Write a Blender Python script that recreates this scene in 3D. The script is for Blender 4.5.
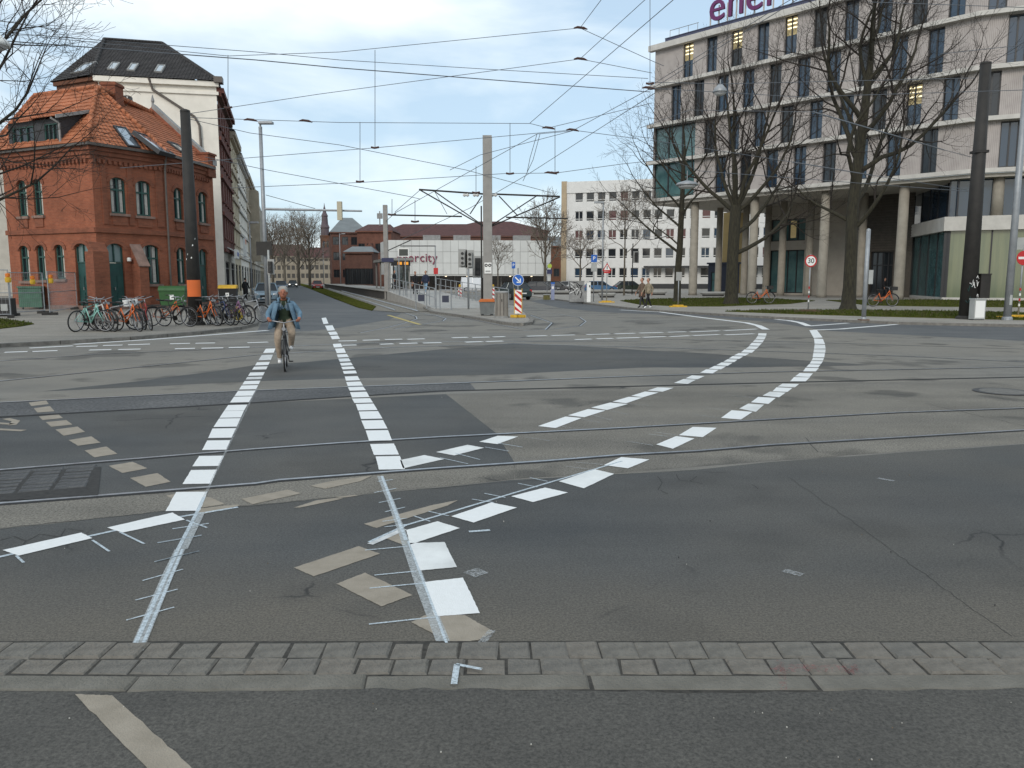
import bpy, math, random
from mathutils import Matrix, Vector
R = math.radians
for o in list(bpy.data.objects): bpy.data.objects.remove(o)
SC = bpy.context.scene
COL = SC.collection

# ------------------------------------------------------------------ camera
CAM_H, FPX, PITCH = 1.75, 800.0, R(7.5)
cam = bpy.data.cameras.new('camera'); camo = bpy.data.objects.new('camera', cam); COL.objects.link(camo)
camo.location = (0, 0, CAM_H); camo.rotation_euler = (R(90) - PITCH, 0, 0)
cam.sensor_fit = 'HORIZONTAL'; cam.sensor_width = 36; cam.lens = 36 * FPX / 1024
cam.clip_start = 0.1; cam.clip_end = 5000
SC.camera = camo

# ------------------------------------------------------------------ sky and sun
SUN_EL, SUN_AZ = R(30), R(200)
w = bpy.data.worlds.new('World'); SC.world = w; w.use_nodes = True
nt = w.node_tree; N = nt.nodes; L = nt.links; N.clear()
out = N.new('ShaderNodeOutputWorld'); bg = N.new('ShaderNodeBackground')
sky = N.new('ShaderNodeTexSky'); sky.sky_type = 'NISHITA'; sky.sun_disc = False
sky.sun_elevation = SUN_EL; sky.sun_rotation = SUN_AZ; sky.air_density = 1.0; sky.dust_density = 1.5; sky.ozone_density = 1.5
tc = N.new('ShaderNodeTexCoord'); mp = N.new('ShaderNodeMapping'); mp.inputs['Scale'].default_value = (1.0, 1.0, 3.2)
mp.inputs['Location'].default_value = (0.232, 2.413, 1.714)
nz = N.new('ShaderNodeTexNoise'); nz.inputs['Scale'].default_value = 1.7; nz.inputs['Detail'].default_value = 7; nz.inputs['Roughness'].default_value = 0.52
nz.inputs['Distortion'].default_value = 0.25
rp = N.new('ShaderNodeValToRGB'); rp.color_ramp.elements[0].position = 0.40; rp.color_ramp.elements[1].position = 0.63
rp.color_ramp.elements[0].color = (0.12, 0.12, 0.12, 1); rp.color_ramp.elements[1].color = (0.97, 0.97, 0.97, 1)
mx = N.new('ShaderNodeMix'); mx.data_type = 'RGBA'
L.new(tc.outputs['Generated'], mp.inputs['Vector']); L.new(mp.outputs['Vector'], nz.inputs['Vector'])
L.new(nz.outputs['Fac'], rp.inputs['Fac']); L.new(rp.outputs['Color'], mx.inputs['Factor'])
tint = N.new('ShaderNodeMix'); tint.data_type = 'RGBA'; tint.inputs['Factor'].default_value = 0.55
tint.inputs['B'].default_value = (4.7, 6.6, 8.3, 1)       # thin high veil over the blue
L.new(sky.outputs['Color'], tint.inputs['A'])
L.new(tint.outputs['Result'], mx.inputs['A'])
mx.inputs['B'].default_value = (9.9, 10.4, 10.3, 1)          # cloud
L.new(mx.outputs['Result'], bg.inputs['Color']); bg.inputs['Strength'].default_value = 0.126
L.new(bg.outputs['Background'], out.inputs['Surface'])
sl = bpy.data.lights.new('sun', 'SUN'); sl.energy = 1.5; sl.angle = R(20); sl.color = (1, 0.93, 0.84)
so = bpy.data.objects.new('sun', sl); COL.objects.link(so); so.location = (0, -20, 60)
so.rotation_euler = (R(90) - SUN_EL, 0, R(180) - SUN_AZ + R(0))
SC.view_settings.view_transform = 'Standard'; SC.view_settings.look = 'None'
SC.view_settings.exposure = 0.0; SC.view_settings.gamma = 1.0; SC.view_settings.use_curve_mapping = False
SC.render.engine = 'CYCLES'; SC.cycles.max_bounces = 5; SC.cycles.use_denoising = True

# ------------------------------------------------------------------ geometry of the view: photograph pixel -> place on the ground / at a distance
CP, SP = math.cos(PITCH), math.sin(PITCH)
def ray(px, py):
    a = (px - 512) / FPX; b = (384 - py) / FPX
    return Vector((a, CP + b * SP, -SP + b * CP))
def G(px, py, z=0.0):
    d = ray(px, py); t = (z - CAM_H) / d.z
    return Vector((d.x * t, d.y * t, z))
def P(px, py, Y):
    d = ray(px, py); t = Y / d.y
    return Vector((d.x * t, Y, CAM_H + d.z * t))
def Wz(px, py, z):
    d = ray(px, py); t = (z - CAM_H) / d.z
    return Vector((d.x * t, d.y * t, z))

# ------------------------------------------------------------------ materials
MATS = {}
def mat(name, col, rough=0.8, var=0.0, scale=3.0, bump=0.0, bscale=40.0, metal=0.0, spec=0.5, col2=None, detail=6, emit=None, estr=1.0, stretch=None, trans=0.0):
    if name in MATS: return MATS[name]
    m = bpy.data.materials.new(name); m.use_nodes = True; t = m.node_tree; n = t.nodes; l = t.links
    b = n['Principled BSDF']; b.inputs['Roughness'].default_value = rough; b.inputs['Metallic'].default_value = metal
    b.inputs['Specular IOR Level'].default_value = spec
    b.inputs['Base Color'].default_value = (*col, 1)
    if trans: b.inputs['Transmission Weight'].default_value = trans
    if emit: b.inputs['Emission Color'].default_value = (*emit, 1); b.inputs['Emission Strength'].default_value = estr
    tcn = n.new('ShaderNodeTexCoord')
    vec = tcn.outputs['Object']
    if stretch:
        mpn = n.new('ShaderNodeMapping'); mpn.inputs['Scale'].default_value = stretch; l.new(vec, mpn.inputs['Vector']); vec = mpn.outputs['Vector']
    if var or col2:
        nn = n.new('ShaderNodeTexNoise'); nn.inputs['Scale'].default_value = scale; nn.inputs['Detail'].default_value = detail; nn.inputs['Roughness'].default_value = 0.62
        l.new(vec, nn.inputs['Vector'])
        r = n.new('ShaderNodeValToRGB'); r.color_ramp.elements[0].position = 0.3; r.color_ramp.elements[1].position = 0.7
        c2 = col2 if col2 else tuple(min(1, c * (1 + var)) for c in col)
        c1 = col if col2 else tuple(c * (1 - var) for c in col)
        r.color_ramp.elements[0].color = (*c1, 1); r.color_ramp.elements[1].color = (*c2, 1)
        l.new(nn.outputs['Fac'], r.inputs['Fac']); l.new(r.outputs['Color'], b.inputs['Base Color'])
    if bump:
        bn = n.new('ShaderNodeTexNoise'); bn.inputs['Scale'].default_value = bscale; bn.inputs['Detail'].default_value = 4
        l.new(vec, bn.inputs['Vector'])
        bu = n.new('ShaderNodeBump'); bu.inputs['Strength'].default_value = bump; bu.inputs['Distance'].default_value = 0.02
        l.new(bn.outputs['Fac'], bu.inputs['Height']); l.new(bu.outputs['Normal'], b.inputs['Normal'])
    MATS[name] = m; return m

def asphalt(name, dark, light, grain=0.35, brown=None, crack=0.0, seed=0.0, gscale=75.0, rough=0.8, worn=False):
    """worn asphalt: slow stains, wheel-polished streaks, stone grain, pale chips and fine cracks, all in world metres"""
    if name in MATS: return MATS[name]
    m = bpy.data.materials.new(name); m.use_nodes = True; t = m.node_tree; n = t.nodes; l = t.links
    b = n['Principled BSDF']; b.inputs['Roughness'].default_value = rough; b.inputs['Specular IOR Level'].default_value = 0.35
    g = n.new('ShaderNodeNewGeometry'); mp_ = n.new('ShaderNodeMapping'); mp_.inputs['Location'].default_value = (seed, seed * 1.7, 0)
    l.new(g.outputs['Position'], mp_.inputs['Vector']); v = mp_.outputs['Vector']
    def noise(sc, det=5, ro=0.6, vec=v):
        q = n.new('ShaderNodeTexNoise'); q.inputs['Scale'].default_value = sc; q.inputs['Detail'].default_value = det; q.inputs['Roughness'].default_value = ro
        l.new(vec, q.inputs['Vector']); return q.outputs['Fac']
    def ramp(f, a, c, ca=(0, 0, 0, 1), cb=(1, 1, 1, 1)):
        q = n.new('ShaderNodeValToRGB'); q.color_ramp.elements[0].position = a; q.color_ramp.elements[1].position = c
        q.color_ramp.elements[0].color = ca; q.color_ramp.elements[1].color = cb; l.new(f, q.inputs['Fac']); return q.outputs['Color']
    def mixc(kind, f, A, B):
        q = n.new('ShaderNodeMix'); q.data_type = 'RGBA'; q.blend_type = kind
        if isinstance(f, float): q.inputs['Factor'].default_value = f
        else: l.new(f, q.inputs['Factor'])
        for s_, x in (('A', A), ('B', B)):
            if isinstance(x, tuple): q.inputs[s_].default_value = x
            else: l.new(x, q.inputs[s_])
        return q.outputs['Result']
    c = ramp(noise(0.55, 8, 0.65), 0.32, 0.68, (*dark, 1), (*light, 1))
    # long soft streaks along the crossing direction
    ms = n.new('ShaderNodeMapping'); ms.inputs['Rotation'].default_value = (0, 0, R(-16)); ms.inputs['Scale'].default_value = (0.12, 1.5, 1)
    l.new(v, ms.inputs['Vector'])
    c = mixc('MULTIPLY', 0.75, c, ramp(noise(1.0, 4, 0.55, ms.outputs['Vector']), 0.25, 0.75, (0.64, 0.64, 0.66, 1), (1.18, 1.16, 1.12, 1)))
    if brown:
        bf = ramp(noise(0.23, 3), 0.38, 0.62)
        if worn:                                            # dusty strip along the gutter where nobody drives
            sx_ = n.new('ShaderNodeSeparateXYZ'); l.new(g.outputs['Position'], sx_.inputs[0]); ad = n.new('ShaderNodeMath'); ad.operation = 'MULTIPLY_ADD'; ad.inputs[1].default_value = 1.4
            l.new(noise(0.7, 4), ad.inputs[0]); l.new(sx_.outputs['Y'], ad.inputs[2])
            mr_ = n.new('ShaderNodeMapRange'); mr_.inputs['From Min'].default_value = 5.9; mr_.inputs['From Max'].default_value = 4.5; l.new(ad.outputs[0], mr_.inputs['Value'])
            bm_ = n.new('ShaderNodeMath'); bm_.operation = 'MAXIMUM'; l.new(mr_.outputs[0], bm_.inputs[0]); b2_ = n.new('ShaderNodeMath'); b2_.operation = 'MULTIPLY'; b2_.inputs[1].default_value = 0.45; l.new(bf, b2_.inputs[0]); l.new(b2_.outputs[0], bm_.inputs[1]); bf = bm_.outputs[0]
        c = mixc('MIX', bf, c, (*brown, 1))
    # stone grain
    gr = noise(gscale, 4, 0.85)
    c = mixc('MULTIPLY', 1.0, c, ramp(gr, 0.36, 0.64, (1 - grain * 1.25, 1 - grain * 1.25, 1 - grain * 1.25, 1), (1 + grain * 1.35, 1 + grain * 1.33, 1 + grain * 1.28, 1)))
    vo = n.new('ShaderNodeTexVoronoi'); vo.inputs['Scale'].default_value = 38; l.new(v, vo.inputs['Vector'])
    chips = ramp(vo.outputs['Distance'], 0.035, 0.07, (1, 1, 1, 1), (0, 0, 0, 1))
    sel = ramp(noise(9.0, 2), 0.60, 0.66)
    c = mixc('MIX', mixc('MULTIPLY', 1.0, chips, sel), c, (0.26, 0.25, 0.23, 1))
    if crack:
        vd = n.new('ShaderNodeMixRGB'); vd.blend_type = 'ADD'; vd.inputs[0].default_value = 0.35
        nv = n.new('ShaderNodeTexNoise'); nv.inputs['Scale'].default_value = 2.2; nv.inputs['Detail'].default_value = 5; l.new(v, nv.inputs['Vector'])
        l.new(v, vd.inputs[1]); l.new(nv.outputs['Color'], vd.inputs[2])
        vc = n.new('ShaderNodeTexVoronoi'); vc.feature = 'DISTANCE_TO_EDGE'; vc.inputs['Scale'].default_value = 0.55; l.new(vd.outputs[0], vc.inputs['Vector'])
        cr = ramp(vc.outputs['Distance'], 0.002, 0.008, (1, 1, 1, 1), (0, 0, 0, 1))
        cm = ramp(noise(0.45, 3), 0.56, 0.62)
        c = mixc('MIX', mixc('MULTIPLY', crack, cm, cr), c, (0.018, 0.018, 0.018, 1))
    l.new(c, b.inputs['Base Color'])
    bu = n.new('ShaderNodeBump'); bu.inputs['Strength'].default_value = 0.5; bu.inputs['Distance'].default_value = 0.006
    l.new(gr, bu.inputs['Height']); l.new(bu.outputs['Normal'], b.inputs['Normal'])
    MATS[name] = m; return m

def brick_mat(name, c1, c2, mortar, sx=1.0, dirt=0.35):
    m = bpy.data.materials.new(name); m.use_nodes = True; t = m.node_tree; n = t.nodes; l = t.links
    b = n['Principled BSDF']; b.inputs['Roughness'].default_value = 0.88; b.inputs['Specular IOR Level'].default_value = 0.25
    tcn = n.new('ShaderNodeTexCoord'); sp = n.new('ShaderNodeSeparateXYZ'); cb = n.new('ShaderNodeCombineXYZ')
    ad = n.new('ShaderNodeMath'); ad.operation = 'ADD'
    l.new(tcn.outputs['Object'], sp.inputs[0]); l.new(sp.outputs['X'], ad.inputs[0]); l.new(sp.outputs['Y'], ad.inputs[1])
    l.new(ad.outputs[0], cb.inputs['X']); l.new(sp.outputs['Z'], cb.inputs['Y'])
    br = n.new('ShaderNodeTexBrick'); br.inputs['Scale'].default_value = 4.0 * sx; br.inputs['Color1'].default_value = (*c1, 1); br.inputs['Color2'].default_value = (*c2, 1)
    br.inputs['Mortar'].default_value = (*mortar, 1); br.inputs['Mortar Size'].default_value = 0.016; br.inputs['Brick Width'].default_value = 1.0; br.inputs['Row Height'].default_value = 0.31
    l.new(cb.outputs[0], br.inputs['Vector'])
    nn = n.new('ShaderNodeTexNoise'); nn.inputs['Scale'].default_value = 0.8; nn.inputs['Detail'].default_value = 8; nn.inputs['Roughness'].default_value = 0.7
    l.new(tcn.outputs['Object'], nn.inputs['Vector'])
    r = n.new('ShaderNodeValToRGB'); r.color_ramp.elements[0].position = 0.3; r.color_ramp.elements[1].position = 0.7
    r.color_ramp.elements[0].color = (1 - dirt, 1 - dirt, 1 - dirt, 1); r.color_ramp.elements[1].color = (1.15, 1.12, 1.1, 1)
    l.new(nn.outputs['Fac'], r.inputs['Fac'])
    mxn = n.new('ShaderNodeMix'); mxn.data_type = 'RGBA'; mxn.blend_type = 'MULTIPLY'; mxn.inputs['Factor'].default_value = 1
    l.new(br.outputs['Color'], mxn.inputs['A']); l.new(r.outputs['Color'], mxn.inputs['B']); l.new(mxn.outputs['Result'], b.inputs['Base Color'])
    bu = n.new('ShaderNodeBump'); bu.inputs['Strength'].default_value = 0.35; bu.inputs['Distance'].default_value = 0.01
    l.new(br.outputs['Fac'], bu.inputs['Height']); bu.invert = True; l.new(bu.outputs['Normal'], b.inputs['Normal'])
    MATS[name] = m; return m

def ribbed_mat(name, c1, c2, freq, axis='X', rough=0.8):
    """fine vertical ribs, as on cast concrete cladding"""
    m = bpy.data.materials.new(name); m.use_nodes = True; t = m.node_tree; n = t.nodes; l = t.links
    b = n['Principled BSDF']; b.inputs['Roughness'].default_value = rough
    tcn = n.new('ShaderNodeTexCoord')
    wv = n.new('ShaderNodeTexWave'); wv.bands_direction = axis; wv.inputs['Scale'].default_value = freq; wv.inputs['Distortion'].default_value = 0.6; wv.inputs['Detail'].default_value = 2
    l.new(tcn.outputs['Object'], wv.inputs['Vector'])
    nn = n.new('ShaderNodeTexNoise'); nn.inputs['Scale'].default_value = 1.3; nn.inputs['Detail'].default_value = 8
    l.new(tcn.outputs['Object'], nn.inputs['Vector'])
    mth = n.new('ShaderNodeMath'); mth.operation = 'MULTIPLY_ADD'; mth.inputs[1].default_value = 0.45
    l.new(wv.outputs['Fac'], mth.inputs[0]); l.new(nn.outputs['Fac'], mth.inputs[2])
    r = n.new('ShaderNodeValToRGB'); r.color_ramp.elements[0].position = 0.35; r.color_ramp.elements[1].position = 0.95
    r.color_ramp.elements[0].color = (*c1, 1); r.color_ramp.elements[1].color = (*c2, 1)
    l.new(mth.outputs[0], r.inputs['Fac']); l.new(r.outputs['Color'], b.inputs['Base Color'])
    bu = n.new('ShaderNodeBump'); bu.inputs['Strength'].default_value = 0.4; bu.inputs['Distance'].default_value = 0.03
    l.new(wv.outputs['Fac'], bu.inputs['Height']); l.new(bu.outputs['Normal'], b.inputs['Normal'])
    MATS[name] = m; return m

M_road = asphalt('asphalt_worn_grey', (0.119, 0.114, 0.104), (0.196, 0.189, 0.172), grain=0.30, brown=(0.178, 0.165, 0.142), crack=0.5)
M_dark = asphalt('asphalt_dark', (0.046, 0.050, 0.053), (0.072, 0.075, 0.077), grain=0.34, brown=(0.104, 0.094, 0.079), crack=0.8, seed=3.1, worn=True)
M_fore = asphalt('asphalt_foreground', (0.055, 0.053, 0.049), (0.089, 0.085, 0.077), grain=0.36, seed=9.3, gscale=60.0)
M_tan = asphalt('asphalt_brown_coarse', (0.119, 0.111, 0.096), (0.182, 0.170, 0.148), grain=0.5, seed=5.5, gscale=55.0, crack=0.5)
M_blue = asphalt('asphalt_street', (0.075, 0.080, 0.085), (0.110, 0.114, 0.118), grain=0.2, seed=7.7)
M_trk = asphalt('track_band', (0.060, 0.062, 0.066), (0.105, 0.106, 0.108), grain=0.5, seed=2.2, gscale=22.0)
M_pave = asphalt('pavement_paving', (0.183, 0.169, 0.147), (0.262, 0.244, 0.214), grain=0.25, seed=4.4, gscale=30.0)
M_plaza = asphalt('plaza_paving', (0.24, 0.225, 0.20), (0.32, 0.30, 0.27), grain=0.2, seed=6.4, gscale=18.0)
M_kerb = mat('kerb_stone', (0.16, 0.15, 0.135), 0.85, 0.35, 6, 0.4, 60)
M_sett = mat('sett_stone', (0.092, 0.085, 0.074), 0.8, 0, 14, 0.7, 55, col2=(0.169, 0.157, 0.135))
M_settd = mat('sett_dark', (0.054, 0.056, 0.060), 0.7, 0, 14, 0.7, 45, col2=(0.108, 0.108, 0.108), spec=0.15)
M_joint = mat('joint_grit', (0.037, 0.034, 0.029), 0.95, 0.6, 30)
M_white = mat('road_paint_white', (0.671, 0.679, 0.671), 0.55, 0, 25, 0.25, 120, col2=(0.722, 0.731, 0.731), detail=8)
M_white2 = mat('road_paint_worn', (0.378, 0.387, 0.387), 0.65, 0, 9, 0.2, 120, col2=(0.630, 0.639, 0.639), detail=10)
M_old = mat('road_paint_masked_tan', (0.226, 0.195, 0.152), 0.8, 0, 7, 0.3, 120, col2=(0.304, 0.265, 0.214), detail=9)
M_yel = mat('road_paint_yellow', (0.42, 0.33, 0.10), 0.8, 0.4, 20)
M_red = mat('spray_red', (0.25, 0.075, 0.07), 0.85, 0.5, 25)
M_rail = mat('rail_steel', (0.316, 0.326, 0.348), 0.38, 0.35, 8, metal=0.7)
M_groove = mat('rail_groove', (0.012, 0.012, 0.013), 0.9)
M_grass = mat('grass', (0.033, 0.043, 0.008), 0.95, 0, 5, 0.6, 60, col2=(0.092, 0.090, 0.025), detail=9, spec=0.0)
M_soil = mat('track_bed_grit', (0.135, 0.120, 0.098), 0.95, 0, 6, 0.5, 60, col2=(0.20, 0.185, 0.155))

def chalk(name, thr_a, thr_b, c=(0.62, 0.70, 0.76)):
    """thinly sprayed marking paint: the road shows through where the spray missed"""
    m = bpy.data.materials.new(name); m.use_nodes = True; t = m.node_tree; n = t.nodes; l = t.links
    b = n['Principled BSDF']; b.inputs['Base Color'].default_value = (*c, 1); b.inputs['Roughness'].default_value = 0.8
    g = n.new('ShaderNodeNewGeometry'); q = n.new('ShaderNodeTexNoise'); q.inputs['Scale'].default_value = 65; q.inputs['Detail'].default_value = 5; q.inputs['Roughness'].default_value = 0.7
    l.new(g.outputs['Position'], q.inputs['Vector'])
    r = n.new('ShaderNodeValToRGB'); r.color_ramp.elements[0].position = thr_a; r.color_ramp.elements[1].position = thr_b
    l.new(q.outputs['Fac'], r.inputs['Fac']); l.new(r.outputs['Color'], b.inputs['Alpha'])
    MATS[name] = m; return m
M_chalk = chalk('chalk_line', 0.15, 0.62, (0.50, 0.57, 0.62))
M_primer = chalk('primer_band', 0.12, 0.80, (0.46, 0.49, 0.50))
M_smear = chalk('faint_smear', 0.36, 0.85, (0.45, 0.47, 0.48))
M_redspray = chalk('red_spray', 0.50, 0.85, (0.30, 0.08, 0.08))

# ------------------------------------------------------------------ mesh building helpers
class MB:
    def __init__(s): s.v = []; s.f = []; s.m = []
    def poly(s, pts, mi=0):
        b = len(s.v); s.v += [tuple(p) for p in pts]; s.f.append(tuple(range(b, b + len(pts)))); s.m.append(mi); return s
    def box(s, a, b, mi=0, M=None):
        x0, y0, z0 = a; x1, y1, z1 = b
        c = [(x0, y0, z0), (x1, y0, z0), (x1, y1, z0), (x0, y1, z0), (x0, y0, z1), (x1, y0, z1), (x1, y1, z1), (x0, y1, z1)]
        if M is not None: c = [tuple(M @ Vector(p)) for p in c]
        k = len(s.v); s.v += c
        for f in ((0, 3, 2, 1), (4, 5, 6, 7), (0, 1, 5, 4), (1, 2, 6, 5), (2, 3, 7, 6), (3, 0, 4, 7)):
            s.f.append(tuple(k + i for i in f)); s.m.append(mi)
        return s
    def prism(s, pts, z0, z1, mi=0, top=None):
        n = len(pts); k = len(s.v)
        s.v += [(p[0], p[1], z0) for p in pts] + [(p[0], p[1], z1) for p in pts]
        s.f.append(tuple(k + n + i for i in range(n))); s.m.append(mi if top is None else top)
        s.f.append(tuple(k + n - 1 - i for i in range(n))); s.m.append(mi)
        for i in range(n):
            j = (i + 1) % n; s.f.append((k + i, k + j, k + n + j, k + n + i)); s.m.append(mi)
        return s
    def extrude(s, pts, d, mi=0):
        """closed polygon pts (3d) swept along vector d"""
        n = len(pts); k = len(s.v); d = Vector(d)
        s.v += [tuple(p) for p in pts] + [tuple(Vector(p) + d) for p in pts]
        s.f.append(tuple(k + i for i in range(n))); s.m.append(mi)
        s.f.append(tuple(k + 2 * n - 1 - i for i in range(n))); s.m.append(mi)
        for i in range(n):
            j = (i + 1) % n; s.f.append((k + j, k + i, k + n + i, k + n + j)); s.m.append(mi)
        return s
    def tube(s, pts, rad, n=6, mi=0, caps=True):
        pts = [Vector(p) for p in pts]
        if not isinstance(rad, (list, tuple)): rad = [rad] * len(pts)
        k = len(s.v); prev = None
        for i, p in enumerate(pts):
            d = (pts[min(i + 1, len(pts) - 1)] - pts[max(i - 1, 0)])
            d = d.normalized() if d.length > 1e-9 else Vector((0, 0, 1))
            if prev is None:
                a = d.cross(Vector((0, 0, 1)))
                if a.length < 1e-3: a = d.cross(Vector((0, 1, 0)))
                a.normalize()
            else:
                a = prev - d * prev.dot(d)
                a = a.normalized() if a.length > 1e-6 else d.orthogonal().normalized()
            prev = a; b = d.cross(a)
            for q in range(n):
                t = 2 * math.pi * q / n
                s.v.append(tuple(p + (a * math.cos(t) + b * math.sin(t)) * rad[i]))
        for i in range(len(pts) - 1):
            for q in range(n):
                q2 = (q + 1) % n
                s.f.append((k + i * n + q, k + i * n + q2, k + (i + 1) * n + q2, k + (i + 1) * n + q)); s.m.append(mi)
        if caps:
            s.f.append(tuple(k + n - 1 - q for q in range(n))); s.m.append(mi)
            e = k + (len(pts) - 1) * n; s.f.append(tuple(e + q for q in range(n))); s.m.append(mi)
        return s
    def lathe(s, prof, n=16, c=(0, 0, 0), mi=0, axis='Z'):
        k = len(s.v)
        for r, z in prof:
            for q in range(n):
                t = 2 * math.pi * q / n; x, y = r * math.cos(t), r * math.sin(t)
                if axis == 'Z': p = (c[0] + x, c[1] + y, c[2] + z)
                elif axis == 'Y': p = (c[0] + x, c[1] + z, c[2] + y)
                else: p = (c[0] + z, c[1] + x, c[2] + y)
                s.v.append(p)
        for i in range(len(prof) - 1):
            for q in range(n):
                q2 = (q + 1) % n; s.f.append((k + i * n + q, k + i * n + q2, k + (i + 1) * n + q2, k + (i + 1) * n + q)); s.m.append(mi)
        s.f.append(tuple(k + n - 1 - q for q in range(n))); s.m.append(mi)
        e = k + (len(prof) - 1) * n; s.f.append(tuple(e + q for q in range(n))); s.m.append(mi)
        return s
    def ball(s, c, r, n=10, m=7, mi=0):
        if not isinstance(r, (list, tuple)): r = (r, r, r)
        k = len(s.v)
        for i in range(m + 1):
            th = math.pi * i / m
            for q in range(n):
                t = 2 * math.pi * q / n
                s.v.append((c[0] + r[0] * math.sin(th) * math.cos(t), c[1] + r[1] * math.sin(th) * math.sin(t), c[2] + r[2] * math.cos(th)))
        for i in range(m):
            for q in range(n):
                q2 = (q + 1) % n; s.f.append((k + i * n + q, k + (i + 1) * n + q, k + (i + 1) * n + q2, k + i * n + q2)); s.m.append(mi)
        return s
    def torus(s, c, R_, r, n=24, m=6, axis='Y', mi=0):
        k = len(s.v)
        for i in range(n):
            t = 2 * math.pi * i / n
            for q in range(m):
                u = 2 * math.pi * q / m; rr = R_ + r * math.cos(u); h = r * math.sin(u)
                if axis == 'Y': p = (c[0] + rr * math.cos(t), c[1] + h, c[2] + rr * math.sin(t))
                elif axis == 'X': p = (c[0] + h, c[1] + rr * math.cos(t), c[2] + rr * math.sin(t))
                else: p = (c[0] + rr * math.cos(t), c[1] + rr * math.sin(t), c[2] + h)
                s.v.append(p)
        for i in range(n):
            for q in range(m):
                i2 = (i + 1) % n; q2 = (q + 1) % m
                s.f.append((k + i * m + q, k + i2 * m + q, k + i2 * m + q2, k + i * m + q2)); s.m.append(mi)
        return s
    def mesh(s, name, mats, smooth=False):
        me = bpy.data.meshes.new(name); me.from_pydata(s.v, [], s.f)
        if not isinstance(mats, (list, tuple)): mats = [mats]
        for m_ in mats: me.materials.append(m_)
        me.polygons.foreach_set('material_index', s.m)
        if smooth: me.polygons.foreach_set('use_smooth', [True] * len(s.f))
        me.validate(); me.update(); return me

def wm(o):
    return o.matrix_basis.copy() if o.parent is None else wm(o.parent) @ o.matrix_basis
def put(name, me, parent=None, M=None):
    """link mesh me as an object whose world frame is M, below parent"""
    o = bpy.data.objects.new(name, me); COL.objects.link(o)
    M = M if M is not None else Matrix.Identity(4)
    if parent is not None:
        o.parent = parent; o.matrix_basis = wm(parent).inverted() @ M
    else: o.matrix_basis = M
    return o
def build(name, mb, mats, parent=None, M=None, smooth=False):
    return put(name, mb.mesh(name, mats, smooth), parent, M)
def tag(o, label=None, cat=None, group=None, kind=None):
    if label: o['label'] = label
    if cat: o['category'] = cat
    if group: o['group'] = group
    if kind: o['kind'] = kind
    return o
def root(name, loc, rz=0.0, label=None, cat=None, group=None, kind=None, scale=1.0):
    o = bpy.data.objects.new(name, None); COL.objects.link(o); o.empty_display_size = 0.2
    o.matrix_basis = Matrix.Translation(Vector(loc)) @ Matrix.Rotation(rz, 4, 'Z') @ Matrix.Scale(scale, 4)
    return tag(o, label, cat, group, kind)
def copy_tree(o, parent=None):
    c = o.copy(); COL.objects.link(c); c.parent = parent
    for ch in KIDS(o): copy_tree(ch, c)
    return c
def KIDS(o): return [x for x in list(bpy.data.objects) if x.parent == o]
def T(x, y, z): return Matrix.Translation((x, y, z))
def RZ(a): return Matrix.Rotation(a, 4, 'Z')
def frame(p, d):
    """facade frame: x along d (viewer's left to right), y into the building, z up"""
    return T(p[0], p[1], 0) @ RZ(math.atan2(d[1], d[0]))
def fhit(F, px, py):
    """pixel -> (s, z) on the facade y = 0 of frame F"""
    Mi = F.inverted(); o_ = Mi @ Vector((0, 0, CAM_H)); d_ = Mi.to_3x3() @ ray(px, py)
    t = -o_.y / d_.y; q = o_ + d_ * t
    return q.x, q.z
def phit(px, py, p, n):
    d = ray(px, py); o_ = Vector((0, 0, CAM_H)); t = (Vector(p) - o_).dot(n) / d.dot(n)
    return o_ + d * t

# ================================================================== GROUND
road = build('road', MB().poly([(-1500, -40, 0), (1500, -40, 0), (1500, 2500, 0), (-1500, 2500, 0)]), M_road)
tag(road, 'wide worn grey asphalt of the tram junction', 'road', kind='structure')
rng = random.Random(4)
ZS = 0.4
def zs(z): return z * ZS if z < 0.02 else z
def sheet(name, pix, z, m, parent=road, jit=0.0):
    pts = []
    if parent is road: z = zs(z)
    for i, p in enumerate(pix):
        q = G(p[0], p[1], z); pts.append(q)
    if jit:                                             # ragged edge
        out_ = []
        for i, a in enumerate(pts):
            b = pts[(i + 1) % len(pts)]; n_ = max(1, min(60, int((b - a).length / 0.35)))
            if a.length > 60: n_ = 1
            for k in range(n_):
                q = a.lerp(b, k / n_)
                out_.append(q + Vector((rng.uniform(-jit, jit), rng.uniform(-jit, jit), 0)))
        pts = out_
    return build(name, MB().poly(pts), m, parent)
# --- asphalt fields of different age
sheet('asphalt_patch', [(-900, 610), (-300, 556), (0, 529), (165, 511), (240, 506), (290, 502), (402, 491), (465, 485), (510, 480), (615, 474), (696, 470), (768, 462), (1024, 444), (1700, 420), (2600, 643), (-1600, 643)], 0.004, M_dark, jit=0.012)
lip = [G(x_, 690.5 + rng.uniform(-1.6, 1.4) + 1.5 * math.sin(x_ * 0.011), 0.0195) for x_ in range(-1600, 2700, 22)]
build('asphalt_patch', MB().prism([(p.x, p.y) for p in lip] + [(14, 1.0), (-14, 1.0)], -0.02, 0.0195), M_fore, road)
sheet('asphalt_patch', [(-600, 462), (0, 418), (256, 403), (446, 394), (496, 433), (515, 463), (440, 468), (256, 483), (0, 503), (-600, 560)], 0.004, M_dark)
sheet('asphalt_patch', [(446, 394), (640, 388), (800, 384), (1024, 379), (1700, 365), (1700, 419), (1024, 443), (768, 461), (615, 473), (515, 479), (515, 463), (496, 433)], 0.0035, M_tan, jit=0.01)
sheet('asphalt_patch', [(-600, 562), (0, 504), (256, 484), (440, 469), (514, 464), (514, 479), (465, 484), (402, 490), (290, 501), (0, 528), (-600, 590)], 0.0035, M_tan, jit=0.01)
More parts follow.
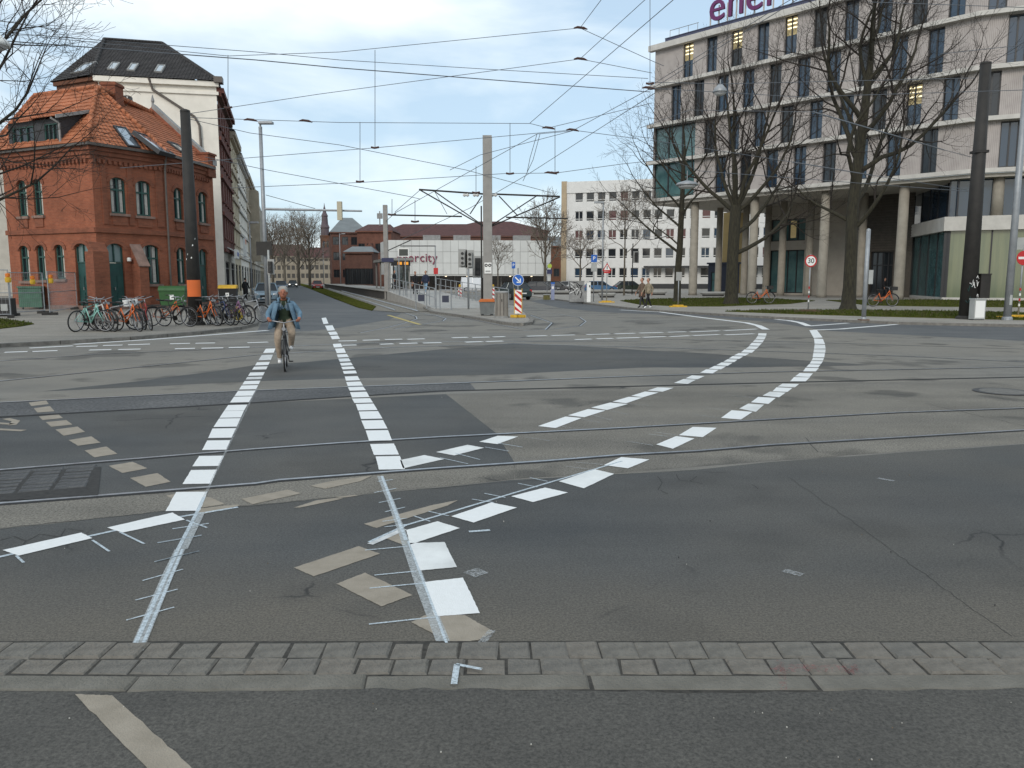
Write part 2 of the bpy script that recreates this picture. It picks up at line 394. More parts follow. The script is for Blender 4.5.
sheet('track_band_patch', [(-500, 428), (0, 402.5), (240, 391), (330, 387.5), (470, 383), (476, 390), (330, 398), (256, 402.5), (180, 407), (0, 417), (-500, 448)], 0.0055, M_trk)
sheet('asphalt_patch', [(40, 391.5), (140, 381), (215, 371), (256, 365), (306, 362), (406, 352.5), (512, 343), (580, 346), (640, 350), (700, 353), (800, 360), (872, 365), (740, 367.3), (640, 367.5), (512, 374), (256, 381), (140, 387)], 0.0045, M_dark, jit=0.03)
sheet('asphalt_patch', [(256, 333), (310, 331), (345, 327), (390, 319.5), (402, 313), (374, 309.6), (358, 306.5), (310, 287.9), (289, 281.9), (279, 281.5), (262, 295), (258, 305), (262, 322)], 0.0045, M_blue)
sheet('asphalt_patch', [(530, 301), (545, 299), (575, 302), (600, 305.5), (640, 309.5), (700, 313.5), (760, 317), (840, 320.5), (900, 323), (1024, 326), (1500, 335), (1500, 358), (1024, 341), (830, 331), (770, 322), (700, 316.5), (600, 312), (560, 308)], 0.004, M_blue)
# --- tram rails: grooved rail head with its groove
def rail(pix, wide=0.045, dark=False):
    pts = [G(x, y, 0.0) for x, y in pix]
    def strip(off, w_, z):
        mb = MB(); Lp = []; z = zs(z)
        for i, p in enumerate(pts):
            d = (pts[min(i + 1, len(pts) - 1)] - pts[max(0, i - 1)]).normalized(); n_ = Vector((-d.y, d.x, 0))
            Lp.append((p + n_ * (off - w_ / 2), p + n_ * (off + w_ / 2)))
        for a, b in zip(Lp, Lp[1:]):
            mb.poly([(a[0].x, a[0].y, z), (b[0].x, b[0].y, z), (b[1].x, b[1].y, z), (a[1].x, a[1].y, z)])
        return mb
    r = build('tram_rail', strip(0, wide, 0.0125), M_groove if dark else M_rail, road)
    build('groove', strip(-0.052, 0.05, 0.0105), M_groove, r)
A1 = [(-700, 528), (0, 470), (170, 456), (256, 449), (340, 443), (440, 437), (620, 428), (768, 419.5), (896, 412.5), (1024, 408), (1600, 390)]
A2 = [(-700, 564), (0, 503.5), (256, 483.5), (280, 480), (440, 468), (546, 461), (620, 455), (696, 451), (768, 445), (1024, 430), (1600, 404)]
B1 = [(-500, 424), (0, 402.5), (240, 391), (512, 381), (640, 376), (768, 372), (1024, 367), (1600, 357)]
B2 = [(-500, 446), (0, 417), (180, 407), (256, 402.5), (340, 397), (440, 391), (640, 386), (800, 382), (1024, 377), (1600, 366)]
for a in (A1, A2, B1): rail(a)
rail(B2, dark=True)
for a in ([(-300, 384), (0, 361), (100, 354), (256, 347.5), (400, 342), (640, 341)], [(-300, 410), (0, 381), (100, 371), (256, 355), (400, 347), (512, 344)],
          [(512, 344), (640, 347), (760, 351), (900, 356), (1024, 362), (1400, 374)], [(640, 338.5), (800, 342), (1024, 349), (1400, 358)],
          [(440, 312.5), (497, 324.5), (520, 328.5), (545, 330), (552, 323), (530, 315), (500, 312)], [(532, 312.5), (560, 314.5), (580, 317.5), (586, 321.5), (580, 326), (555, 329), (520, 331)],
          [(388, 310.5), (405, 313), (416, 316.5), (417, 319), (405, 323), (390, 327), (360, 333)], [(420, 313.5), (436, 315.5), (446, 318.5), (443, 321), (425, 324), (395, 329)]):
    rail(a, wide=0.05)
# --- painted markings
def mark(q, m=M_white, z=0.0150, name='marking_block', rag=0.0022):
    z = zs(z); pts = [G(x, y, z) for x, y in q]; out_ = []
    for i, a in enumerate(pts):
        b = pts[(i + 1) % len(pts)]; n_ = 14 if a.y < 9 else 1
        for k in range(n_):
            p = a.lerp(b, k / n_)
            if n_ > 1 and k: p += Vector((rng.uniform(-rag, rag), rng.uniform(-rag, rag), 0))
            out_.append(p)
    return build(name, MB().poly(out_), m, road)
def zq(off, sc, *qs): return [[(off[0] + x / sc, off[1] + y / sc) for x, y in q] for q in qs]
def interp(tab, y):
    for (y0, x0), (y1, x1) in zip(tab, tab[1:]):
        if y1 <= y <= y0: return x0 + (x1 - x0) * (y0 - y) / (y0 - y1)
    return tab[-1][1] if y < tab[-1][0] else tab[0][1]
le = [(511, 165.5), (492, 176), (484, 182.5), (470, 191), (466, 192.5), (456, 199), (440.5, 207), (428.5, 212.5), (411, 224), (391, 238), (360, 258.6), (348.5, 266)]
re_ = [(511, 200), (492, 207.5), (484, 211), (470, 217), (456, 224), (440.5, 230.5), (428.5, 236), (411, 244), (391, 255.5), (360, 271), (348.5, 275.5)]
for y0, y1 in [(511, 492), (484, 470), (466.3, 456), (450, 440.5), (438, 428.5), (427, 418.5), (417.8, 411), (410.8, 405), (402.5, 396.7), (396, 391), (389.5, 385.5), (384.5, 381), (379.5, 377), (375.8, 372.5), (369.7, 366.7), (365.4, 362.3), (360.3, 355), (353, 348.8)]:
    mark([(interp(le, y0), y0), (interp(re_, y0), y0 - 0.4), (interp(re_, y1), y1 - 0.4), (interp(le, y1), y1)], rng.choice((M_white, M_white, M_white2)) if y0 < 400 else M_white)
for x0, x1, u0, u1, y0, y1 in [(323.5, 328.5, 321.5, 326, 324, 318), (327.5, 335, 325, 332.5, 330.7, 325.7), (330, 338, 328, 336, 335, 332), (332, 340, 330.5, 338, 339.3, 336), (334, 342.5, 332.8, 340.8, 347.5, 344), (336.8, 346, 335, 344, 353.2, 348.7), (338, 348.8, 336.8, 346.8, 357.5, 354.5), (339.8, 350.7, 338.3, 348.8, 361.7, 358.7), (341.2, 352.8, 340, 351, 365.7, 363), (342.6, 355, 341.2, 353.2, 369.4, 366.8), (344, 357, 342.8, 355.5, 373.8, 371), (346, 360, 344.7, 357.5, 380.7, 376.5), (347.7, 363, 346.2, 360.5, 386, 382), (349.7, 366, 348, 363.2, 390.7, 387.2), (352, 369.5, 350, 366.5, 397.5, 392.2), (354.5, 373, 352, 370, 403, 398.6), (358, 377.5, 355.7, 373.5, 410.5, 404), (361, 382.5, 358.7, 378, 419, 411.5), (365, 387.5, 361.3, 383, 429, 420.5), (369, 392, 365.7, 388, 440.8, 430.5), (374, 399, 370, 394, 455, 444), (379, 405, 375.6, 400, 469.6, 456.4)]:
    mark([(x0, y0), (x1, y0 - 0.5), (u1, y1 - 0.5), (u0, y1)])
WH = (M_white, M_white, mat('road_paint_white_b', (0.60, 0.61, 0.60), 0.6, 0, 4, 0.25, 120, col2=(0.72, 0.73, 0.72), detail=10), mat('road_paint_white_c', (0.50, 0.505, 0.50), 0.6, 0, 2.5, 0.25, 120, col2=(0.72, 0.73, 0.72), detail=12))
z3 = (290, 440); z4 = (440, 380); z6 = (560, 290); S6 = 3.012; z1 = (0, 370); z5 = (280, 380)
Q = zq(z3, 4, [(478, 412), (618, 408), (668, 508), (515, 522)], [(535, 568), (692, 550), (760, 692), (580, 705)], [(465, 360), (590, 325), (680, 352), (480, 418)])
Q += zq(z4, 4, [(45, 545), (205, 490), (308, 510), (135, 570)], [(285, 465), (420, 430), (512, 450), (372, 488)], [(475, 405), (620, 357), (697, 375), (575, 433)], [(655, 340), (725, 308), (838, 318), (752, 353)])
Q += zq(z6, S6, [(290, 465), (350, 440), (405, 447), (340, 478)], [(358, 437), (400, 412), (472, 415), (430, 443)], [(485, 385), (517, 362), (580, 367), (545, 390)], [(540, 357), (567, 342), (615, 345), (590, 367)], [(575, 338), (597, 322), (650, 325), (628, 343)], [(610, 318), (632, 306), (680, 309), (660, 323)], [(640, 305), (652, 293), (700, 295), (685, 307)], [(655, 291), (670, 282), (720, 283), (708, 293)],
        [(693, 275), (705, 262), (753, 263), (740, 275)], [(708, 260), (722, 250), (762, 251), (752, 262)], [(732, 245), (740, 234), (780, 235), (770, 245)], [(742, 232), (750, 223.5), (785, 224.5), (778, 233)], [(752, 222), (757, 213.5), (792, 214.5), (786, 222.5)], [(758, 212), (762, 204), (795, 205), (792, 212.5)], [(761, 202.5), (763, 190), (798, 190.5), (796, 203)], [(763.5, 188.5), (765, 178.5), (800, 179), (799, 188.8)], [(765, 177), (767, 163.5), (798, 165), (800, 176.5)], [(767, 162), (765, 146), (792, 147.5), (798, 163)], [(764, 144.5), (751, 121), (773, 119.5), (791, 143)])
Q += zq(z5, S6, [(370, 266), (362, 241), (435, 226), (495, 238)], [(470, 217), (565, 195), (615, 204), (525, 227)], [(600, 186), (655, 168), (718, 170), (655, 193)])
Q += zq(z4, 4, [(392, 184), (502, 146), (567, 152), (462, 192)], [(512, 141), (592, 116), (662, 122), (577, 149)], [(605, 110), (680, 90), (752, 96), (668, 120)], [(690, 86), (755, 67), (812, 70), (745, 93)], [(765, 63), (820, 46), (875, 50), (812, 69)], [(830, 42), (870, 29), (935, 31), (890, 47)])
Q += zq(z6, S6, [(343, 280), (372, 268), (410, 270), (385, 283)], [(378, 266), (397, 257), (436, 259), (414, 269)], [(422, 249), (440, 239), (478, 240), (460, 251)], [(448, 237), (465, 228.5), (500, 230), (485, 239)], [(470, 226.5), (487, 218), (520, 219), (505, 228.5)], [(492, 216), (505, 208.5), (535, 209.5), (525, 217)], [(508, 206.5), (520, 199), (552, 200), (540, 207.5)], [(524, 197), (538, 190), (570, 191), (558, 198)], [(545, 188), (556, 179), (588, 180), (578, 189)], [(559, 177), (570, 169), (600, 170), (590, 178)], [(570, 167), (578, 159), (608, 160), (600, 168)], [(580, 157), (588, 149), (615, 150), (610, 158)], [(589, 147.5), (595, 139), (620, 140), (616, 148.5)], [(596, 137), (598, 130), (622, 130.5), (621, 138)])
Q += zq(z1, 4, [(10, 720), (325, 650), (370, 672), (75, 742)], [(428, 630), (690, 570), (740, 598), (490, 650)])
for q in Q: mark(q, rng.choice(WH))
def line(pix, w_, m=M_white2, z=0.0138, name='marking_line'):
    z = zs(z); pts = [G(x, y, z) for x, y in pix]; mb = MB(); e = []
    for i, p in enumerate(pts):
        d = (pts[min(i + 1, len(pts) - 1)] - pts[max(0, i - 1)]).normalized(); n_ = Vector((-d.y, d.x, 0)) * w_ / 2
        e.append((p - n_, p + n_))
    for a, b in zip(e, e[1:]): mb.poly([a[0], b[0], b[1], a[1]])
    return build(name, mb, m, road)
# thin solid edges of the cycle curve
line([(620, 309.9), (660, 312), (706, 318), (746, 322.7), (758, 325.5), (766, 329.5)], 0.26, M_white, 0.0152)
line([(776, 319.3), (789, 320.5), (800, 322.5), (809, 326)], 0.26, M_white, 0.0152)
line([(809, 326), (848, 323)], 0.2, M_white); line([(815, 330), (840, 329), (897, 324.3)], 0.22, M_white)
line([(74, 344.3), (150, 339.5), (200, 335.7), (268, 330.3)], 0.22, M_white)
def dashes(off, sc, rows, w_=0.22):
    for x0, y0, x1, y1 in rows: line([(off[0] + x0 / sc, off[1] + y0 / sc), (off[0] + x1 / sc, off[1] + y1 / sc)], w_, M_white, 0.0142, 'marking_dash')
dashes((0, 310), 4, [(118, 152, 292, 143), (305, 146, 390, 144), (412, 142, 490, 140), (512, 139, 600, 136), (680, 135, 760, 133), (782, 133, 860, 131.5), (990, 131, 1072, 128),
    (18, 169, 110, 166), (130, 166, 230, 162), (357, 160, 445, 158), (473, 158, 562, 156), (700, 155, 780, 153), (806, 153, 893, 151), (915, 150, 998, 148)])
dashes((256, 310), 4, [(330, 124, 403, 122.5), (427, 121, 495, 119), (516, 118, 585, 116.5), (606, 117, 675, 115), (785, 111, 847, 109), (865, 109.5, 933, 108), (948, 107.5, 995, 106), (345, 141, 402, 139.5), (496, 137, 550, 135), (574, 134, 646, 132), (668, 132, 742, 130), (838, 128.5, 906, 126), (920, 126, 988, 124)])
dashes((560, 290), S6, [(-100, 139, -40, 137), (-25, 137, 45, 135), (80, 134, 150, 132), (165, 132, 225, 130), (240, 129.5, 310, 127.5), (325, 127, 380, 125.5), (392, 126, 480, 122.5), (495, 122, 592, 117.5),
    (45, 149, 95, 147.5), (110, 147, 160, 145.5), (170, 145, 240, 143), (250, 142.5, 318, 140), (330, 140, 390, 137.5), (400, 137, 480, 134), (497, 135, 585, 131.5)], 0.2)
line([(388, 315), (420, 324.5)], 0.16, M_yel)
# old crossing blocks masked out in tan
O = zq(z1, 4, [(115, 130), (185, 122), (195, 136), (125, 144)], [(135, 153), (200, 144), (218, 165), (150, 170)], [(155, 185), (235, 178), (252, 192), (170, 200)], [(183, 208), (265, 200), (290, 218), (205, 227)], [(222, 238), (310, 226), (340, 247), (255, 263)], [(275, 280), (365, 265), (402, 290), (312, 303)], [(338, 322), (425, 306), (470, 335), (378, 349)], [(435, 383), (530, 367), (590, 393), (490, 412)], [(520, 432), (630, 412), (683, 447), (583, 467)], [(665, 503), (700, 495), (700, 510), (690, 515)])
O += zq((120, 460), 4, [(340, 148), (365, 150), (420, 176), (330, 190), (322, 186)], [(292, 197), (470, 178), (480, 182), (320, 219)], [(485, 155), (670, 118), (725, 133), (530, 177)], [(760, 103), (850, 83), (1010, 62), (960, 85), (820, 115)], [(695, 190), (790, 160), (860, 152), (895, 154), (720, 190)], [(860, 148), (940, 139), (950, 143), (880, 152)])
O += zq(z3, 4, [(15, 510), (275, 424), (360, 455), (95, 545)], [(185, 575), (300, 530), (490, 620), (365, 665)], [(295, 335), (560, 262), (672, 240), (630, 262), (345, 352)], [(385, 394), (455, 364), (470, 412), (455, 420)])
O += [[(411, 622), (430, 613), (465, 615), (494, 632), (478, 640), (452, 643)]]
for q in O: mark(q, M_old, 0.0118, 'masked_block', rag=0.0028)
mark([(75, 694), (112, 695), (205, 780), (158, 780)], M_old, 0.0215, 'masked_block', rag=0.004)
for a in ([(-4, 423), (12, 424)], [(-6, 429), (24, 430.5)], [(6, 418.5), (16, 421), (12, 425)]): line(a, 0.09, M_old, 0.0121, 'masked_arrow')
# sprayed bands and setting-out ticks
line([(136, 651), (167, 577), (180, 549)], 0.066, M_primer, 0.0165, 'primer_band'); line([(132, 651), (178, 549)], 0.022, M_chalk, 0.0172, 'chalk_line'); line([(140, 651), (182.5, 549)], 0.016, M_chalk, 0.0172, 'chalk_line')
line([(178, 549), (196, 514), (204, 497)], 0.026, M_chalk, 0.0172, 'chalk_line'); line([(204, 497), (236, 430), (257, 388)], 0.022, M_smear, 0.0172, 'chalk_line'); line([(184, 549), (202, 512)], 0.045, M_primer, 0.0165, 'primer_band')
line([(446, 649), (421, 585), (409, 550), (405, 538)], 0.066, M_primer, 0.0128, 'primer_band'); line([(449, 649), (408, 541)], 0.014, M_chalk, 0.0172, 'chalk_line')
line([(405, 540), (391, 502), (380, 476)], 0.052, M_primer, 0.0165, 'primer_band'); line([(406, 540), (382, 476)], 0.024, M_chalk, 0.0172, 'chalk_line')
line([(369, 542), (406, 525), (440, 515), (520, 491), (622, 461)], 0.026, M_chalk, 0.0158, 'chalk_line'); line([(370, 544), (404, 529)], 0.05, M_white2, 0.0156, 'chalk_line')
line([(-10, 559), (80, 538), (172, 518), (238, 507)], 0.035, M_chalk, 0.0136, 'chalk_line')
TK = [((65, 742), (95, 770), 1), ((370, 680), (437, 725), 1), ((480, 648), (578, 695), 1), ((745, 600), (828, 630), 1), ((690, 635), (835, 613), 1), ((630, 691), (805, 661), 1), ((620, 766), (797, 723), 1)]
for (a, b, k) in TK: line([(a[0] / 4, 370 + a[1] / 4), (b[0] / 4, 370 + b[1] / 4)], 0.016, M_chalk, 0.0174, 'chalk_tick')
TK = [((138, 407), (316, 363)), ((90, 482), (252, 436)), ((62, 560), (231, 516)), ((25, 640), (217, 588)), ((150, 330), (326, 300))]
for a, b in TK: line([(120 + a[0] / 4, 460 + a[1] / 4), (120 + b[0] / 4, 460 + b[1] / 4)], 0.013, M_chalk, 0.0174, 'chalk_tick')
TK = [((300, 440), (470, 425)), ((338, 540), (505, 524)), ((318, 592), (535, 572)), ((316, 736), (578, 708)), ((378, 347), (485, 335)), ((370, 325), (468, 312)), ((380, 287), (460, 268)), ((355, 250), (442, 233)), ((337, 210), (425, 193)), ((350, 165), (412, 158)), ((495, 303), (560, 325)), ((555, 285), (635, 303)), ((728, 236), (815, 250)), ((778, 213), (862, 230)), ((912, 173), (990, 188)), ((960, 150), (1030, 165)), ((600, 70), (712, 95)), ((660, 52), (760, 78)), ((780, 28), (875, 44)), ((830, 12), (930, 28))]
for a, b in TK: line([(290 + a[0] / 4, 440 + a[1] / 4), (290 + b[0] / 4, 440 + b[1] / 4)], 0.014, M_chalk, 0.0174, 'chalk_tick')
TK = [((505, 345), (600, 357)), ((540, 328), (650, 338)), ((490, 185), (560, 198)), ((560, 155), (640, 170)), ((610, 140), (685, 160)), ((680, 122), (750, 137)), ((740, 95), (850, 102)), ((340, 228), (440, 243)), ((745, 245), (850, 260)), ((835, 216), (930, 228)), ((860, 208), (960, 222))]
for a, b in TK: line([(440 + a[0] / 4, 380 + a[1] / 4), (440 + b[0] / 4, 380 + b[1] / 4)], 0.022, M_smear, 0.0174, 'chalk_tick')
for a, b in [((410, 375), (480, 385)), ((437, 355), (520, 362)), ((500, 332), (560, 337)), ((520, 318), (590, 325)), ((270, 435), (330, 442)), ((200, 455), (280, 468))]: line([(560 + a[0] / S6, 290 + a[1] / S6), (560 + b[0] / S6, 290 + b[1] / S6)], 0.024, M_smear, 0.0174, 'chalk_tick')
line([(469, 531.5), (490, 530)], 0.035, M_chalk, 0.0174, 'chalk_tick'); line([(454, 684), (457, 664)], 0.028, M_chalk, 0.0245, 'chalk_tick'); line([(456, 664), (482, 669)], 0.02, M_chalk, 0.0245, 'chalk_tick')
line([(470, 570), (482, 575)], 0.11, M_smear, 0.0174, 'paint_smear'); line([(784, 570), (802, 575)], 0.06, M_smear, 0.0174, 'paint_smear'); line([(878, 478), (894, 481)], 0.05, M_smear, 0.0174, 'paint_smear')
line([(775, 672), (790, 668), (858, 668), (852, 674)], 0.07, M_redspray, 0.0245, 'paint_smear'); line([(780, 660), (784, 690)], 0.03, M_redspray, 0.0245, 'paint_smear')
line([(480, 645), (492, 630)], 0.04, M_smear, 0.0174, 'paint_smear')

def crack(pix, w_=0.012, jit=1.2, seed=1, z=0.0085):
    q_ = random.Random(seed); pts = []
    for a, b in zip(pix, pix[1:]):
        n_ = max(2, int(math.hypot(b[0] - a[0], b[1] - a[1]) / 6))
        for k in range(n_): pts.append((a[0] + (b[0] - a[0]) * k / n_ + q_.uniform(-jit, jit), a[1] + (b[1] - a[1]) * k / n_ + q_.uniform(-jit, jit) * 0.5))
    line(pts + [pix[-1]], w_ * 0.7, mat('crack_dark', (0.03, 0.03, 0.029), 0.95), z, 'crack')
crack([(-40, 533), (60, 522), (165, 511), (250, 506), (330, 498), (402, 491), (470, 485)], 0.010, 0.9, 2); crack([(470, 485), (615, 474), (696, 470)], 0.006, 0.7, 3)
crack([(790, 478), (850, 520), (905, 560), (960, 600), (1012, 636)], 0.005, 1.2, 4); crack([(925, 403), (950, 409), (985, 417), (1030, 427)], 0.011, 0.8, 5); crack([(805, 437), (812, 445), (818, 452)], 0.012, 0.8, 6)
for k_, a_ in enumerate(([(0, 540), (14, 536), (26, 541), (40, 534), (60, 537)], [(26, 541), (20, 548), (34, 549)], [(60, 537), (66, 529), (84, 531)], [(657, 476), (662, 483), (658, 490)], [(676, 474), (680, 480), (690, 481), (697, 476)], [(752, 484), (758, 489)], [(660, 490), (668, 494)], [(690, 481), (703, 484)])): crack(a_, 0.012, 0.7, 20 + k_)
crack([(0, 643.6), (200, 643), (330, 643.4)], 0.012, 0.6, 9, 0.016); crack([(330, 643.4), (700, 643), (1024, 643.2)], 0.009, 0.6, 10, 0.016)
# --- sett gutter: two rows of setts and a row of kerb stones, each stone its own piece
gut = build('sett_gutter', MB().poly([G(-1600, 641, 0.006), G(-1600, 693, 0.006), G(2700, 693, 0.006), G(2700, 641, 0.006)]), M_joint)
tag(gut, 'flush gutter of two sett rows and a kerb row across the foreground', 'gutter', kind='structure')
def stone_mesh(sx, sy, h, r_, seed):
    q = random.Random(seed); mb = MB(); b = 0.012
    j = lambda a: a + q.uniform(-0.006, 0.006)
    bot = [(j(-sx), j(-sy), -0.05), (j(sx), j(-sy), -0.05), (j(sx), j(sy), -0.05), (j(-sx), j(sy), -0.05)]
    mid = [(x, y, h - 0.008) for x, y, z in bot]
    top = [(x * (1 - b / sx), y * (1 - b / sy), h + q.uniform(-0.002, 0.003)) for x, y, z in bot]
    mb.v = bot + mid + top
    for k in (0, 4):
        for i in range(4):
            i2 = (i + 1) % 4; mb.f.append((k + i, k + i2, k + 4 + i2, k + 4 + i)); mb.m.append(0)
    mb.f.append((8, 9, 10, 11)); mb.m.append(0)
    return mb
ys0, ys1, ys2, ys3 = G(512, 643.5).y, G(512, 660.5).y, G(512, 676.5).y, G(512, 692).y
def rowof(ya, yb, lens, mats_, seed, nm, x0=-4.6, x1=4.8):
    q = random.Random(seed); w_ = (ya - yb) / 2 - 0.002; vs = []
    for i, l_ in enumerate(lens):
        for m_ in mats_: vs.append((l_, stone_mesh(l_ / 2 - 0.002, w_, 0.014, 0.01, seed * 31 + i).mesh(nm, m_)))
    x = x0
    while x < x1:
        l_, me = q.choice(vs)
        put(nm, me, gut, T(x + l_ / 2, (ya + yb) / 2 + q.uniform(-0.004, 0.004), q.uniform(-0.006, 0.004)) @ RZ(q.uniform(-0.022, 0.022)))
        x += l_
M_sett2 = mat('sett_stone_b', (0.107, 0.096, 0.081), 0.8, 0, 14, 0.7, 55, col2=(0.176, 0.159, 0.135))
M_sett3 = mat('sett_stone_c', (0.095, 0.089, 0.079), 0.8, 0, 14, 0.7, 55, col2=(0.158, 0.146, 0.127))
M_kerbf = mat('kerb_concrete', (0.106, 0.099, 0.083), 0.85, 0, 5, 0.6, 70, col2=(0.168, 0.157, 0.134))
rowof(ys0, ys1, (0.155, 0.165, 0.17, 0.18, 0.16), (M_sett, M_sett2, M_sett3), 3, 'sett')
rowof(ys1, ys2, (0.155, 0.165, 0.175, 0.185, 0.16), (M_sett, M_sett2, M_sett3), 5, 'sett')
rowof(ys2, ys3, (0.98, 1.0), (M_kerbf,), 7, 'kerb_stone')
# dark setts between the rails at the left edge
me_s = [stone_mesh(0.119, 0.053, 0.006, 0.01, 90 + i).mesh('sett', M_settd) for i in range(5)]
a0, a1 = G(0, 470), G(105, 462); dr = (a1 - a0).normalized(); nr = Vector((dr.y, -dr.x, 0)); ang = math.atan2(dr.y, dr.x)
base = build('sett_bed', MB().poly([a0 - dr * 1.2 + nr * 0.12 + Vector((0, 0, 0.0065)), a0 - dr * 1.2 + nr * 1.03 + Vector((0, 0, 0.0065)), G(98, 495, 0.0065), G(101, 466.5, 0.0065)]), mat('sett_bed_grit', (0.026, 0.025, 0.024), 0.95, 0.5, 20), road)
for i in range(11):
    for k in range(7):
        p = a0 + dr * (i * 0.262 - 1.15 + 0.13 * (k % 2) * 0) + nr * (0.18 + k * 0.128)
        if 512 + FPX * p.x / (p.y * CP + CAM_H * SP) > 98: continue
        put('sett', me_s[(i * 3 + k) % 5], road, T(p.x, p.y, 0.004 + rng.uniform(-0.002, 0.004)) @ RZ(ang + rng.uniform(-0.03, 0.03)))
# small litter and grit on the road: real chips of stone
grit = MB()
for i in range(120):
    x = rng.uniform(-4, 5); y = rng.choice((rng.uniform(2.4, 3.1), rng.uniform(3.8, 12)))
    r_ = rng.choice((0.0014, 0.002, 0.002, 0.0032)); a = rng.uniform(0, 6.28)
    pts = [(x + r_ * rng.uniform(0.6, 1.3) * math.cos(a + k * 1.26), y + r_ * rng.uniform(0.6, 1.3) * math.sin(a + k * 1.26), 0.003) for k in range(5)]
    if y < 3.2: pts = [(a_, b_, 0) for a_, b_, c_ in pts]
    grit.prism(pts, 0.003 if y > 3.2 else 0.019, (0.009 if y > 3.2 else 0.0215) + r_ * 0.6, rng.choice((0, 0, 1, 2)))
tag(build('gravel', grit, [mat('chip_pale', (0.42, 0.40, 0.36), 0.8), mat('chip_brown', (0.16, 0.11, 0.06), 0.8), mat('chip_dark', (0.03, 0.03, 0.03), 0.8)]), 'scattered stone chips and leaf bits on the asphalt', 'grit', kind='stuff')
# round manhole cover on the right
mh = G(1003, 392); m_h = root('manhole_cover', (mh.x, mh.y, 0.0075), 0, 'round iron manhole cover set in asphalt near the right edge', 'manhole cover')
build('rim', MB().lathe([(0.42, 0), (0.42, 0.004), (0.36, 0.004)], 28), mat('iron_dark', (0.03, 0.03, 0.032), 0.6, 0.3, 8), m_h, wm(m_h))
build('lid', MB().lathe([(0.33, 0), (0.33, 0.006), (0.01, 0.006)], 28), mat('manhole_fill', (0.12, 0.115, 0.105), 0.8, 0.3, 12), m_h, wm(m_h))

# --- raised areas with kerbs
PZ = 0.09
def raised(name, pix, m, label, cat, extra=(), kerb_n=None, kw=0.16, z=PZ):
    pts = [G(x, y, z) for x, y in pix] + [Vector((x, y, z)) for x, y in extra]
    o = build(name, MB().prism(pts, -0.2, z), m); tag(o, label, cat, kind='structure')
    k = kerb_n if kerb_n else len(pix)
    for a, b in zip(pts[:k], pts[1:k]):
        d = (b - a); n_ = max(1, int(d.length / 1.0)); d = d / n_
        if n_ > 30: n_ = 30
        t = d.normalized(); nn = Vector((t.y, -t.x, 0))
        for i in range(n_):
            p = a + d * i; q = a + d * (i + 0.985)
            mb = MB().prism([(p - nn * 0.13)[:2], (p + nn * 0.05)[:2], (q + nn * 0.05)[:2], (q - nn * 0.13)[:2]][::1], -0.1, z + 0.012)
            build('kerb_stone', mb, M_kerb, o)
    return o
raised('left_pavement', [(-260, 356), (-60, 347.5), (0, 344), (60, 341), (130, 337), (200, 331.5), (240, 327), (256, 323.5), (258, 319), (256, 313), (255, 306), (258, 299), (266, 291), (277, 284), (283, 281.9)], M_pave, 'paved corner pavement with kerb in front of the red brick house', 'pavement', [(-260, 560), (-200, 30), (-40, 16)])
raised('right_pavement', [(548, 298), (575, 301.5), (600, 304.5), (640, 308.8), (700, 312.8), (760, 316.2), (840, 319.8), (900, 322.2), (1024, 324.8), (1400, 332)], M_plaza, 'pale paved forecourt below the long office block on columns', 'pavement', [(130, 30), (130, 260), (-20, 260), (-20, 106), (-1, 100)])
raised('traffic_island', [(500, 303), (450, 303.5), (425, 307), (433, 311.3), (470, 316), (505, 322), (520, 323.3), (529, 322.2), (531, 319.5), (526, 313), (518, 307)][::-1], M_plaza, 'narrow paved traffic island around the grey catenary mast', 'island')
tb = sheet('track_bed', [(373, 310.4), (376, 306), (350, 297.2), (322, 287.4), (330, 287), (388, 300), (433, 311), (405, 312.5)], 0.02, M_soil, None)
tag(tb, 'gritty tram track bed beside the platform', 'track bed', kind='structure')
for a in ([(395, 311), (372, 303.5), (350, 296), (326, 287.6)], [(418, 312), (385, 303), (360, 296), (332, 288.5)]):
    pts = [G(x, y, 0.0) for x, y in a]
    build('tram_rail', MB().tube([p + Vector((0, 0, 0.05)) for p in pts], 0.05, 4), M_rail, tb)
def lawn(name, pix, z, label, nb=0, h=0.07, parent=None):
    pts = [G(x, y, z) for x, y in pix]
    o = build(name, MB().prism(pts, z - 0.15, z), M_grass); tag(o, label, 'grass', kind='structure')
    if nb:
        xs = [p.x for p in pts]; ys = [p.y for p in pts]; mb = MB(); c = 0; q = random.Random(nb)
        def inside(x, y):
            r_ = False
            for i in range(len(pts)):
                a, b = pts[i], pts[i - 1]
                if (a.y > y) != (b.y > y) and x < (b.x - a.x) * (y - a.y) / (b.y - a.y) + a.x: r_ = not r_
            return r_
        x0, x1, y0, y1 = max(-60, min(xs)), min(60, max(xs)), min(ys), min(110, max(ys))
        while c < nb:
            x, y = q.uniform(x0, x1), q.uniform(y0, y1); c += 1
            if not inside(x, y): continue
            for _ in range(3):
                a = q.uniform(0, 6.28); hh = h * q.uniform(0.5, 1.5); w_ = 0.022
                dx, dy = math.cos(a) * w_, math.sin(a) * w_; lx, ly = q.uniform(-.04, .04), q.uniform(-.04, .04)
                xx, yy = x + q.uniform(-.08, .08), y + q.uniform(-.08, .08)
                mb.poly([(xx - dx, yy - dy, z), (xx + dx, yy + dy, z), (xx + lx, yy + ly, z + hh)], q.choice((0, 0, 1)))
        b = build('grass', mb, [mat('grass_blade', (0.047, 0.064, 0.013), 0.9, 0.4, 3, spec=0.0), mat('grass_blade_dry', (0.061, 0.055, 0.019), 0.8, 0.3, 3)], o); b['kind'] = 'stuff'
    return o
lawn('lawn', [(620, 300.5), (640, 299), (725, 297.5), (760, 298), (815, 300.5), (790, 303.5), (720, 306), (680, 306), (640, 304.3)], PZ + 0.03, 'grass verge around the two bare trees nearest the white office', 5000)
